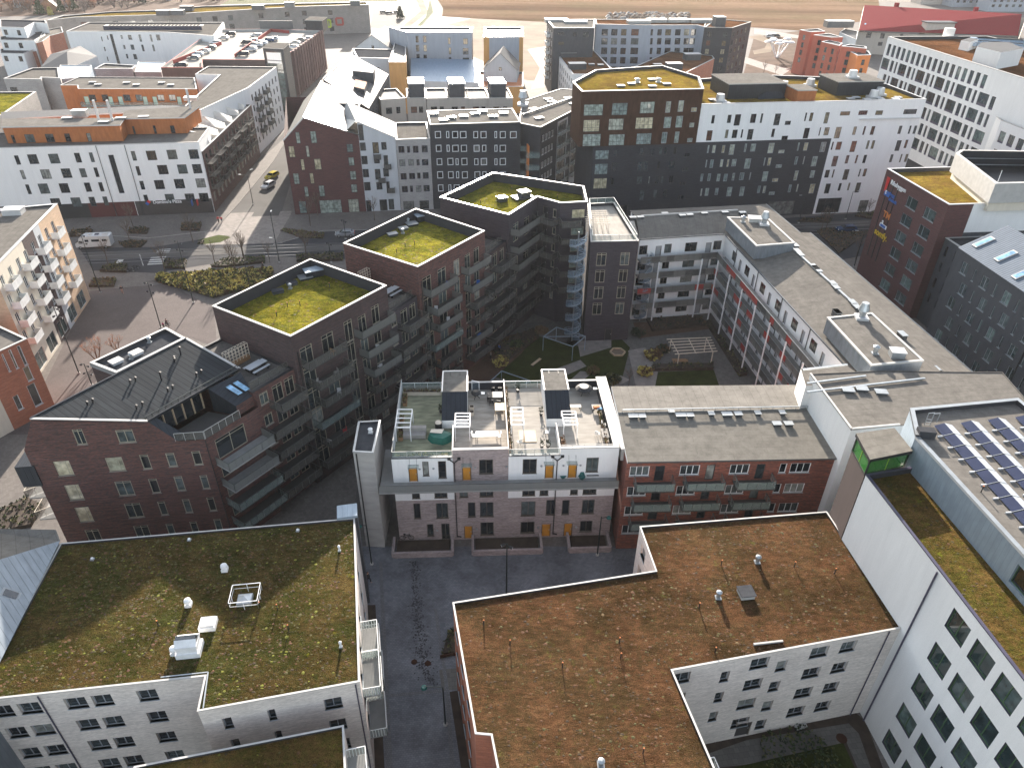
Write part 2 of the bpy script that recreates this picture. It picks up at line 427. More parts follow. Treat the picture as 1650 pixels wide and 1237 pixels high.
 def place(s, root):
  rz = math.atan2(s.t.y, s.t.x); o = root['_o']
  for h in s.holes:
   s0, s1, z0, z1, st, nm = h; c = (s0 + s1) / 2
   if 'door' in st:
    b = MB(); d = st['d']
    for (mm, x0, x1, za, zb, dd) in ((st['door'], s0, s1, z0, z1, 0.0),):
     b.face([s.P(x0, za, -d), s.P(x1, za, -d), s.P(x1, zb, -d), s.P(x0, zb, -d)], mm)
     b.bar(s.P(x0 + .06, za, -d + .03), s.P(x0 + .06, zb, -d + .03), 0.08, 'frame_brown'); b.bar(s.P(x1 - .06, za, -d + .03), s.P(x1 - .06, zb, -d + .03), 0.08, 'frame_brown')
     b.bar(s.P(x0 + .1, zb - .05, -d + .03), s.P(x1 - .1, zb - .05, -d + .03), 0.08, 'frame_brown')
    dr = b.build('door', root)
    hb = MB(); hb.bar(s.P(s1 - .2, z0 + 1.0, -d + .06), s.P(s1 - .2, z0 + 1.25, -d + .06), .05, 'steel'); ho = hb.build('handle', None, origin=(0, 0, 0)); ho.location = (0, 0, 0); ho.parent = dr; ho.location = (-o[0], -o[1], -o[2])
    continue
   me, gme = win_mesh(s1 - s0, z1 - z0, st)
   w = bpy.data.objects.new(nm, me); COL.objects.link(w); w.parent = root
   q = s.P(c, z0); w.location = (q[0] - o[0], q[1] - o[1], q[2] - o[2]); w.rotation_euler = (0, 0, rz)
   if st.get('far'):
    pass
   g = bpy.data.objects.new('pane', gme); COL.objects.link(g); g.parent = w
def inset(poly, d):
 n = len(poly); out = []
 for i in range(n):
  p0 = Vector(poly[i - 1]); p1 = Vector(poly[i]); p2 = Vector(poly[(i + 1) % n])
  a = (p1 - p0).normalized(); b = (p2 - p1).normalized()
  na = Vector((-a.y, a.x)); nb = Vector((-b.y, b.x)); k = na + nb
  if k.length < 1e-6: out.append((p1.x + na.x * d, p1.y + na.y * d)); continue
  k = k / max(0.25, (1 + na.dot(nb))); out.append((p1.x + k.x * d, p1.y + k.y * d))
 return out
def area(poly): return sum(poly[i][0] * poly[(i + 1) % len(poly)][1] - poly[(i + 1) % len(poly)][0] * poly[i][1] for i in range(len(poly))) / 2
def pointin(p, poly):
 c = False; n = len(poly)
 for i in range(n):
  a = poly[i]; b = poly[i - 1]
  if (a[1] > p[1]) != (b[1] > p[1]) and p[0] < (b[0] - a[0]) * (p[1] - a[1]) / (b[1] - a[1]) + a[0]: c = not c
 return c
BLD = []
class Bld:
 def __init__(s, name, label, cat, poly, z, mat, z0=0.0, group=None, roof='felt_grey', par=0.45, cope='cope_light', cw=0.35, tops=None):
  if area(poly) < 0: poly = poly[::-1]
  s.poly = poly; s.z = z; s.roofm = roof; s.par = par; s.cope = cope; s.cw = cw; s.z0 = z0
  cx = sum(p[0] for p in poly) / len(poly); cy = sum(p[1] for p in poly) / len(poly)
  s.root = thing(name, label, cat, (round(cx, 2), round(cy, 2), z0), group)
  s.walls = []
  n = len(poly)
  for i in range(n):
   t = z
   if tops: t = [(0, tops[i]), ((Vector(poly[(i + 1) % n]) - Vector(poly[i])).length, tops[(i + 1) % n])]
   s.walls.append(Wall(s, poly[i], poly[(i + 1) % n], z0, t, mat))
  s.parts = []; BLD.append(s); s.custom_roof = False
 def edge(s, A, B):
  """wall whose ends are nearest to A and B"""
  return min(s.walls, key=lambda w: (w.A - Vector(A[:2])).length + (w.B - Vector(B[:2])).length)
 def front(s):
  return min(s.walls, key=lambda w: w.n.y * 10 + (0 if w.L > 3 else 50))
 def part(s, name, mb, smooth=False): return mb.build(name, s.root, smooth)
 def finish(s):
  mb = MB()
  for w in s.walls: w.build(mb)
  mb.build('wall', s.root)
  if not s.custom_roof:
   rz = s.z - s.par; ip = inset(s.poly, s.cw)
   r = MB();
   a = s.poly; k = max(range(len(a)), key=lambda i: (Vector(a[(i + 1) % len(a)]) - Vector(a[i])).length)
   t = (Vector(a[(k + 1) % len(a)]) - Vector(a[k])).normalized()
   r.face([(x, y, rz) for x, y in inset(s.poly, s.cw * .9)], s.roofm, [(x * t.x + y * t.y, -x * t.y + y * t.x) for x, y in inset(s.poly, s.cw * .9)])
   r.build('roof', s.root)
   c = MB(); op = inset(s.poly, -0.04); n = len(a)
   for i in range(n):
    j = (i + 1) % n
    c.face([(*op[i], s.z + .05), (*op[j], s.z + .05), (*ip[j], s.z + .05), (*ip[i], s.z + .05)], s.cope)
    c.face([(*op[i], s.z - .05), (*op[j], s.z - .05), (*op[j], s.z + .05), (*op[i], s.z + .05)], s.cope)
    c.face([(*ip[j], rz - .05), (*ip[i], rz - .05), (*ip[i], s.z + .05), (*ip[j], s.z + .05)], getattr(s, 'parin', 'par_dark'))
   c.build('coping', s.root)
  for w in s.walls: w.place(s.root)
brick('brick_plum', (.09, .05, .045), (.042, .03, .033), (.06, .052, .052), streak=.35)
brick('brick_plum_red', (.16, .06, .045), (.06, .034, .034), (.085, .07, .066), streak=.4)
brick('brick_slate', (.056, .045, .052), (.033, .029, .038), (.045, .04, .044), streak=.3)
brick('brick_red', (.27, .065, .034), (.10, .035, .028), (.15, .10, .085), streak=.45)
brick('brick_orange', (.42, .14, .07), (.32, .10, .055), (.32, .2, .15), streak=.2)
brick('brick_white', (.76, .69, .63), (.58, .52, .475), (.6, .55, .5), streak=.12)
brick('brick_mauve', (.43, .345, .33), (.26, .215, .215), (.33, .29, .28), streak=.22)
brick('brick_speck', (.105, .032, .03), (.06, .024, .026), (.12, .07, .065), streak=.2)
brick('brick_lightgrey', (.40, .385, .37), (.30, .29, .285), (.34, .33, .32), streak=.12)
brick('brick_black', (.036, .038, .045), (.022, .024, .03), (.034, .034, .038), streak=.2)
brick('brick_school', (.26, .245, .23), (.19, .18, .17), (.22, .21, .2), streak=.15)
brick('brick_tan', (.60, .42, .28), (.5, .34, .22), (.5, .38, .28), streak=.12)
plaster('white', (.8, .8, .79), .04); plaster('white_warm', (.70, .67, .62)); plaster('cream', (.66, .6, .5)); plaster('grey_light', (.5, .52, .54)); plaster('beige', (.46, .42, .37))
plaster('lime', (.35, .45, .05)); plaster('panel_orange', (.62, .2, .05)); plaster('rust_orange', (.55, .19, .07), .12); plaster('ochre', (.55, .3, .1), .1); plaster('brown_plaster', (.075, .055, .052), .12); plaster('terracotta', (.45, .12, .07), .08)
plaster('grey_blue', (.33, .36, .41), .08); plaster('red_panel', (.32, .05, .04)); plaster('red_dark', (.085, .022, .02))
striped('corten', (.058, .03, .02), 1.2, .03, .8, .7, 0.0, 0, .3, .1)
striped('wood_orange', (.4, .15, .06), 0.3, .03, .75, .7, 0.0, 0, .15, .2)
striped('metal_dark', (.045, .05, .058), .55, .07, .5, .42, .5, 0, .12, .6)
striped('metal_roof', (.042, .046, .05), .6, .09, .3, .85, .0, 0, .2, .3)
striped('metal_zinc', (.25, .28, .31), .6, .05, .6, .4, .5, 0, .15, .5)
striped('zinc_corr', (.17, .2, .24), .45, .16, .3, .7, .0, 0, .08, .8)
striped('clad_grey', (.085, .09, .10), .22, .06, .45, .5, .2, 0, .12, .5)
striped('clad_blue', (.30, .36, .42), .5, .04, .7, .45, .3, 0, .12, .4)
striped('roof_red', (.21, .015, .02), 1.0, .05, .75, .85, .0, 0, .08, .3)
striped('roof_white', (.12, .12, .122), .9, .05, .75, .6, .0, 0, .08, .3)
striped('roof_bluemetal', (.24, .32, .42), .6, .06, .75, .4, .4, 0, .08, .3)
striped('fins_brown', (.2, .13, .12), 3.2, 1.1, .25, .7, .0, 0, .15, .5)
striped('concrete_panel', (.40, .385, .365), 3.0, .05, .55, .8, 0, 1, .12, .2)
striped('mesh_grey', (.21, .215, .2), 0.12, .04, .6, .5, .4, 0, .1, .2)
striped('deck', (.36, .33, .29), .3, .05, .5, .8, 0, 1, .3, .2); striped('deck_green', (.24, .245, .17), .3, .05, .5, .8, 0, 1, .45, .2); striped('deck_white', (.36, .335, .30), .5, .03, .75, .8, 0, 1, .15, .1)
plain('concrete', (.42, .41, .39), .85, var=.1); plain('concrete_dark', (.2, .195, .19), .85, var=.15)
felt('felt_grey', (.175, .163, .147), seam=.76); felt('felt_light', (.19, .178, .16)); felt('felt_dark', (.07, .072, .078), seam=.85); felt('felt_tile', (.195, .182, .16), 1.0, 8.0, .1, .8); felt('felt_pale', (.2, .188, .17))
sedum('sedum_brown', (.118, .06, .03), (.07, .045, .021), (.10, .09, .028), .5, .60)
sedum('sedum_green', (.088, .06, .022), (.05, .052, .015), (.16, .155, .017), .5, .62)
sedum('sedum_bright', (.10, .11, .018), (.27, .235, .03), (.19, .105, .04), .5, .58, 1.6)
sedum('sedum_mixed', (.085, .075, .018), (.14, .085, .03), (.17, .18, .02), .5, .60)
sedum('sedum_gold', (.24, .17, .03), (.18, .11, .035), (.30, .26, .04), .5, .58)
sedum('sedum_rust', (.17, .08, .04), (.12, .06, .03), (.16, .11, .04), .5, .66)
plain('cope_light', (.45, .44, .42), .6, .0, .08); plain('cope_white', (.6, .6, .6), .35, .2, .05); plain('cope_dark', (.10, .11, .12), .4, .5); plain('cope_grey', (.35, .37, .38), .35, .5)
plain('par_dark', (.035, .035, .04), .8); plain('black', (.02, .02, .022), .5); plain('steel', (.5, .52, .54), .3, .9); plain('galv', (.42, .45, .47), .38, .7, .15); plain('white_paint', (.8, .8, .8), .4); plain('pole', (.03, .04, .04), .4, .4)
plain('frame_black', (.025, .026, .03), .4); plain('frame_brown', (.10, .085, .07), .5); plain('frame_taupe', (.36, .32, .24), .5); plain('frame_white', (.75, .76, .77), .4); plain('frame_grey', (.28, .3, .32), .4); plain('frame_green', (.06, .12, .05), .4); plain('frame_purple', (.06, .055, .09), .4)
plain('sill_zinc', (.42, .47, .5), .4, .4); plain('sill_stone', (.32, .29, .26), .8)
plain('door_yellow', (.55, .24, .03), .5, var=.15); plain('door_grey', (.32, .33, .34), .5); plain('door_mint', (.45, .6, .5), .5); plain('door_dark', (.05, .045, .045), .5)
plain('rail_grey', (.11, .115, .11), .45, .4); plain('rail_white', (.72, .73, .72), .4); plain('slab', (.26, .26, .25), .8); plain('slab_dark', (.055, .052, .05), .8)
plain('wood', (.28, .16, .08), .7, var=.2); plain('wood_light', (.5, .38, .25), .7, var=.15); plain('wood_pale', (.6, .52, .42), .7); plain('soil', (.05, .035, .025), .95, var=.3); plain('red', (.55, .03, .03), .4); plain('yellow', (.65, .42, .02), .4)
plain('green_cover', (.01, .12, .09), .6); plain('blue', (.03, .12, .4), .4); plain('grey_cloth', (.3, .28, .26), .9); plain('teal', (.015, .11, .1), .5); plain('lime_bright', (.15, .7, .05), .6)
glassm('glass', [(0, (.012, .016, .02)), (.35, (.03, .04, .045)), (.6, (.09, .11, .11)), (.78, (.02, .025, .03)), (.9, (.24, .25, .23))])
glassm('glass_dark', [(0, (.01, .012, .015)), (.4, (.02, .025, .03)), (.75, (.045, .05, .05)), (.92, (.16, .16, .15))])
glassm('glass_teal', [(0, (.03, .05, .05)), (.3, (.07, .10, .10)), (.6, (.03, .05, .055)), (.85, (.12, .18, .17))])
glassm('glass_warm', [(0, (.02, .025, .03)), (.45, (.16, .13, .08)), (.58, (.13, .06, .04)), (.68, (.05, .06, .06)), (.88, (.26, .24, .17))])
glassm('glass_pale', [(0, (.30, .36, .32)), (.35, (.42, .44, .36)), (.6, (.2, .26, .25)), (.8, (.5, .45, .3))])
glassm('glass_cream', [(0, (.5, .44, .3)), (.4, (.4, .38, .28)), (.8, (.55, .5, .38))])
glassm('glass_sky', [(0, (.2, .4, .6)), (.5, (.25, .45, .65))])
seeglass('glass_rail', (.35, .45, .42), .38); seeglass('glass_blue', (.18, .28, .36), .25); seeglass('mesh_rail', (.13, .125, .11), .5, .6); seeglass('mesh_rail_light', (.2, .205, .19), .6, .6)
plain('solar', (.035, .042, .08), .15, .2, .1); plain('solar_pale', (.5, .52, .55), .3, .4)
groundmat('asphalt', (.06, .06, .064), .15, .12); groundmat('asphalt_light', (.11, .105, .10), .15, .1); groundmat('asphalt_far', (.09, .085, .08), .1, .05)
paver('pave', (.155, .14, .128), .35, .35, .12, .8); paver('plaza', (.12, .10, .095), .24, .12, .14, .7); paver('street_pave', (.15, .155, .17), .3, .2, .38, .6); paver('pave_light', (.24, .215, .195), .7, .7, .1, .8); paver('pave_slab', (.13, .122, .112), .5, .5, .1, .6); paver('kerb_band', (.15, .15, .155), .2, .2, .1, .6)
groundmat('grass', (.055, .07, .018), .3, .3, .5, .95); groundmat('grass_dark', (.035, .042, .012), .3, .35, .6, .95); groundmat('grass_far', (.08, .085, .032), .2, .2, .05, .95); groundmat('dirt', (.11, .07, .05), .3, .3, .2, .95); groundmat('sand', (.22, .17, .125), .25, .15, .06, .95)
plain('marking', (.5, .5, .48), .7, var=.2); plain('tram_rail', (.2, .2, .2), .3, .8)
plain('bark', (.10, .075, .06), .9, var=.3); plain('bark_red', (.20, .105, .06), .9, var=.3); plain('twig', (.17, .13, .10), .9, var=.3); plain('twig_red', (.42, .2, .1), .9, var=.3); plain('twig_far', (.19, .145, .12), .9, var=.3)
plain('leaf', (.05, .075, .02), .8, var=.4, sc=3); plain('leaf_dark', (.022, .035, .015), .8, var=.4, sc=3); plain('leaf_gold', (.5, .42, .12), .8, var=.3, sc=3); plain('leaf_olive', (.12, .12, .04), .8, var=.4, sc=3); plain('leaf_brown', (.14, .085, .04), .8, var=.4, sc=3)
plain('skin', (.45, .27, .2), .6); plain('cloth_red', (.45, .03, .04), .8); plain('cloth_black', (.015, .015, .018), .8); plain('cloth_blue', (.05, .07, .12), .8); plain('hair', (.05, .03, .02), .8); plain('cloth_pink', (.5, .06, .15), .8)
for n_, c_ in dict(car_white=(.7, .71, .72), car_silver=(.38, .4, .42), car_black=(.02, .02, .025), car_blue=(.03, .07, .16), car_yellow=(.6, .48, .05), car_red=(.3, .02, .02), car_grey=(.13, .14, .15)).items(): plain(n_, c_, .22, .35, .03)
plain('car_glass', (.015, .02, .025), .05); plain('tyre', (.012, .012, .012), .8); plain('lamp_red', (.5, .02, .01), .3); plain('lamp_clear', (.8, .8, .75), .2)
def field_mat():
 m, nt, b = newmat('field')
 g = nt.nodes.new('ShaderNodeNewGeometry'); mp = N(nt, 'Mapping'); mp.inputs['Scale'].default_value = (.003, .035, 1); mp.inputs['Rotation'].default_value = (0, 0, R(2)); L(nt, g.outputs['Position'], mp.inputs[0])
 n = noise(nt, mp.outputs[0], 1.0, 8, .6); n2 = noise(nt, g.outputs['Position'], .02, 6, .6); n3 = noise(nt, g.outputs['Position'], .25, 6, .7)
 c = ramp(nt, n, (.3, (.11, .068, .044)), (.5, (.20, .13, .085)), (.7, (.28, .19, .125)))
 c = mixc(nt, mapr(nt, n2, .45, .65, 0, .6), c, (.14, .115, .065)); c = mixc(nt, 1.0, c, mapr(nt, n3, .3, .7, .85, 1.15), 'MULTIPLY')
 L(nt, c, b.inputs['Base Color']); b.inputs['Roughness'].default_value = 1; b.inputs['Specular IOR Level'].default_value = 0
field_mat()
WB = style('black', 'frame_black', 'glass')
WBs = style('black_sill', 'frame_black', 'glass', sill='sill_zinc')
WBT = style('black_tr', 'frame_black', 'glass', low=.3, lowm='frame_black', n=1)
WT = style('taupe', 'frame_taupe', 'glass', d=.1, sill='sill_stone', transom=.86)
WTd = style('taupe_door', 'frame_taupe', 'glass', d=.1, n=2, transom=.84)
WTc = style('taupe_cream', 'frame_taupe', 'glass_cream', d=.1, sill='sill_stone', split=.72)
WBr = style('brown', 'frame_brown', 'glass', d=.1, sill='frame_brown')
WW = style('whiteframe', 'frame_white', 'glass_dark', d=.02, ft=.16, n=1)
WWd = style('whiteframe_deep', 'frame_white', 'glass', d=.12, sill='sill_zinc')
WA = style('deep_pair', 'frame_grey', 'glass', d=.28, n=2, sill='sill_zinc')
WA1 = style('deep_single', 'frame_grey', 'glass', d=.28, n=1, sill='sill_zinc')
WBW = style('green_inner', 'frame_green', 'glass_teal', d=.22, n=2, rev='frame_purple')
WP = style('pale', 'frame_grey', 'glass_pale', d=.08)
WG = style('gallery', 'frame_brown', 'glass', d=.08, n=2)
WO = style('office', 'frame_purple', 'glass_teal', d=.2, low=.18, lowm='frame_purple')
WM2 = style('maroon', 'frame_purple', 'glass', d=.15)
WS = style('somfy', 'frame_grey', 'glass_teal', d=.15, n=2, sill='sill_zinc', split=.36)
WK = style('warm', 'frame_black', 'glass_warm', d=.1)
WH = style('shop', 'frame_black', 'glass_dark', d=.2, n=None)
def balcony(w, s0, s1, z, dep, rail='mesh_rail', slabm='slab', h=1.05, posts=1.2, frame='rail_grey', name='balcony', base=True, th=.16):
 b = MB(); root = w.b.root
 c = w.P((s0 + s1) / 2, 0, dep / 2)
 b.obox((c[0], c[1]), (w.t.x, w.t.y), (w.n.x, w.n.y), s1 - s0, dep, z - th, z, slabm)
 bo = b.build(name, root)
 r = MB(); p = [w.P(s0 + .03, 0, .02), w.P(s0 + .03, 0, dep - .03), w.P(s1 - .03, 0, dep - .03), w.P(s1 - .03, 0, .02)]
 for i in range(3):
  a, q = p[i], p[i + 1]; zb = z - (th if base else -.05)
  aa = Vector((a[0], a[1])); qq = Vector((q[0], q[1])); d_ = (qq - aa); Ln = d_.length; d_ /= max(Ln, 1e-6); nn = Vector((d_.y, -d_.x)) * .02
  r.face([(a[0], a[1], zb), (q[0], q[1], zb), (q[0], q[1], z + h - .03), (a[0], a[1], z + h - .03)], rail)
  r.bar((a[0], a[1], z + h), (q[0], q[1], z + h), .06, frame)
  if posts:
   k = max(1, int(round(Ln / posts)))
   for j in range(k + 1):
    x = a[0] + d_.x * Ln * j / k; y = a[1] + d_.y * Ln * j / k
    r.bar((x, y, zb), (x, y, z + h), .045, frame)
 ro = r.build('railing', None, origin=(0, 0, 0)); ro.location = (-root['_o'][0], -root['_o'][1], -root['_o'][2]); ro.parent = bo
 return bo
def sub(mb, name, parent, root):
 o = mb.build(name, None, origin=(0, 0, 0)); o.parent = parent; o.location = (-root['_o'][0], -root['_o'][1], -root['_o'][2]); return o
def railing(bld, pts, z, h=1.0, post=1.5, m='rail_grey', fill=None, name='railing', w=.05, close=False):
 b = MB(); P = list(pts) + ([pts[0]] if close else [])
 for a, q in zip(P[:-1], P[1:]):
  Ln = math.dist(a[:2], q[:2]); k = max(1, int(round(Ln / post)))
  b.bar((*a[:2], z + h), (*q[:2], z + h), w, m)
  for j in range(k + 1):
   x, y = lerp(a, q, j / k); b.bar((x, y, z), (x, y, z + h), w * .8, m)
  if fill: b.face([(*a[:2], z + .05), (*q[:2], z + .05), (*q[:2], z + h - .05), (*a[:2], z + h - .05)], fill)
  else: b.bar((*a[:2], z + h * .5), (*q[:2], z + h * .5), w * .6, m)
 return b.build(name, bld.root if hasattr(bld, 'root') else bld)
def pipe(bld, p, z0, z1, m='black', w=.11, name='drainpipe'):
 b = MB(); b.cone((*p, z0), (*p, z1), w / 2, w / 2, m, 6); return b.build(name, bld.root)
def cowl(bld, p, z, h=1.9, r=.55, m='galv', name='chimney'):
 b = MB(); b.rbox(p, -7, r * 2.1, r * 2.1, z - .1, z + h * .14, 'cope_white'); b.cone((*p, z + h * .14), (*p, z + h * .42), r * .62, r * .62, m, 12)
 b.cone((*p, z + h * .42), (*p, z + h * .55), r * .62, r * .95, m, 12); b.cone((*p, z + h * .55), (*p, z + h), r * .98, r * .6, m, 12); return b.build(name, bld.root)
def stub(bld, p, z, h=.8, r=.22, m='galv', name='vent', cap=True):
 b = MB(); b.rbox(p, 0, r * 2.6, r * 2.6, z - .05, z + .12, 'cope_grey'); b.cone((*p, z + .12), (*p, z + h * .75), r, r, m, 10)
 if cap: b.cone((*p, z + h * .7), (*p, z + h * .85), r * 1.35, r * 1.35, m, 10); b.cone((*p, z + h * .85), (*p, z + h), r * 1.3, r * .5, m, 10)
 return b.build(name, bld.root)
def curb(bld, p, z, sx=1.0, sy=1.0, h=.4, th=-7, top='cope_grey', side='cope_dark', name='skylight'):
 b = MB(); b.rbox(p, th, sx, sy, z - .05, z + h - .08, side); b.rbox(p, th, sx + .16, sy + .16, z + h - .08, z + h, top); return b.build(name, bld.root)
def stick(bld, p, z, h=.65):
 b = MB(); b.cone((*p, z - .05), (*p, z + h), .05, .05, 'black', 6); b.cone((*p, z + h), (*p, z + h + .07), .07, .06, 'rust_orange', 6); return b.build('vent_pipe', bld.root)
def mushroom(bld, p, z, m='white_paint'):
 b = MB(); b.rbox(p, 8, .55, .55, z - .05, z + .3, m); b.cone((*p, z + .3), (*p, z + .5), .16, .16, m, 10); b.cone((*p, z + .5), (*p, z + .72), .32, .28, m, 12); b.cone((*p, z + .72), (*p, z + .85), .28, .1, m, 12); return b.build('vent', bld.root)
def dorm(bld, cr, pts, z, h, m, top=None, cope='cope_light', name='roof_housing', th=None):
 """roof volume given by the four top corners in the photograph"""
 P = [at(cr, x, y, z + h) for x, y in pts]
 if area(P) < 0: P = P[::-1]
 b = MB(); b.prism(P, z, z + h - .12, m, top or 'felt_grey')
 q = inset(P, -.08); q2 = inset(P, .25); n = len(P)
 for i in range(n):
  j = (i + 1) % n
  b.face([(*q[i], z + h - .2), (*q[j], z + h - .2), (*q[j], z + h), (*q[i], z + h)], cope); b.face([(*q[i], z + h), (*q[j], z + h), (*q2[j], z + h), (*q2[i], z + h)], cope)
  b.face([(*q2[j], z + h - .13), (*q2[i], z + h - .13), (*q2[i], z + h), (*q2[j], z + h)], cope)
 return b.build(name, bld.root), P
def rnd(a, b): return random.uniform(a, b)
def branch(b, p, d, ln, r, depth, m, tw, spread=.5, up=.25):
 p = Vector(p); q = p + d * ln
 b.cone(p, q, r, r * .62, m if depth > 1 else tw, 5 if depth > 1 else 3, cap=False)
 if depth == 0: return
 for i in range(3 if depth > 1 else 4):
  nd = (d + Vector((rnd(-1, 1), rnd(-1, 1), rnd(-.5, .9))) * spread + Vector((0, 0, up))).normalized()
  branch(b, p + d * ln * rnd(.45, 1.0), nd, ln * rnd(.55, .8), r * .5, depth - 1, m, tw, spread, up)
def bare_tree(h=7, spread=.5, m='bark', tw='twig', depth=4, seed=0, r=.11, name='bare_tree', label='x', group=None, up=.25, multi=0):
 random.seed(seed); root = thing(name, label, 'tree', (0, 0, 0), group)
 t = MB(); c = MB(); hh = h * .3
 if multi:
  for k in range(multi):
   a = k * 2 * PI / multi + rnd(-.3, .3); d = Vector((math.cos(a) * .45, math.sin(a) * .45, 1)).normalized()
   t.cone((0, 0, 0), tuple(d * hh * .5), r, r * .8, m, 5, cap=False); branch(c, d * hh * .5, d, h * .26, r * .75, depth, m, tw, spread, up)
 else:
  t.cone((0, 0, 0), (.05, .03, hh), r, r * .8, m, 7, cap=False); t.cone((.05, .03, hh), (0, 0, h * .6), r * .8, r * .5, m, 6, cap=False)
  for k in range(9):
   z = h * rnd(.3, .6); a = k * 2.4; d = Vector((math.cos(a) * .7, math.sin(a) * .7, 1)).normalized()
   branch(c, (0, 0, z), d, h * .17, r * .45, depth - 1, m, tw, spread, up)
  branch(c, (0, 0, h * .58), Vector((0, 0, 1)), h * .18, r * .5, depth - 1, m, tw, spread, up)
 t.build('trunk', root); c.build('crown', root); return root
def tuft(b, p, s, m, n=5):
 for k in range(n):
  d = Vector((rnd(-1, 1), rnd(-1, 1), rnd(.1, 1.2))).normalized() * s; e = d.cross(Vector((rnd(-1, 1), rnd(-1, 1), rnd(-1, 1)))).normalized() * s * .35
  q = Vector(p); b.face([q - e, q + e, q + e + d, q - e * .6 + d], m)
def hedge_poly(name, label, poly, h, mats, dens=14, size=.22, cat='hedge', base='soil', group=None, z=0, kind=None):
 """planted bed: leaf faces spread through its volume"""
 cx = sum(p[0] for p in poly) / len(poly); cy = sum(p[1] for p in poly) / len(poly)
 root = thing(name, label, cat, (cx, cy, z), group)
 x0 = min(p[0] for p in poly); x1 = max(p[0] for p in poly); y0 = min(p[1] for p in poly); y1 = max(p[1] for p in poly)
 A = abs(area(poly)); n = min(9000, int(A * dens)); b = MB(); k = 0
 while k < n:
  x, y = rnd(x0, x1), rnd(y0, y1)
  if not pointin((x, y), poly): continue
  k += 1; hh = h * (0.75 + .25 * math.sin(x * 1.7) * math.cos(y * 1.3)); tuft(b, (x, y, z + rnd(.25, 1) * hh), size * rnd(.6, 1.3), random.choice(mats), 3)
 ip = inset(poly if area(poly) > 0 else poly[::-1], .12)
 s = MB(); s.prism(ip, z, z + h * .55, base); s.build('bed', root); b.build('foliage', root); return root
def shrub(name, label, p, r, h, mats, seed=0, cat='shrub', group=None, n=None, size=.3):
 random.seed(seed); root = thing(name, label, cat, (p[0], p[1], 0), group); b = MB()
 for k in range(n or int(60 + 70 * r)):
  a = rnd(0, 2 * PI); rr = r * math.sqrt(rnd(0, 1)); z = h * rnd(.15, 1) * (1 - .4 * (rr / r) ** 2)
  tuft(b, (p[0] + rr * math.cos(a), p[1] + rr * math.sin(a), z), size * rnd(.6, 1.2), random.choice(mats), 4)
 t = MB(); t.cone((*p, 0), (*p, h * .6), .08, .04, 'bark', 5); t.build('stem', root); b.build('foliage', root); return root
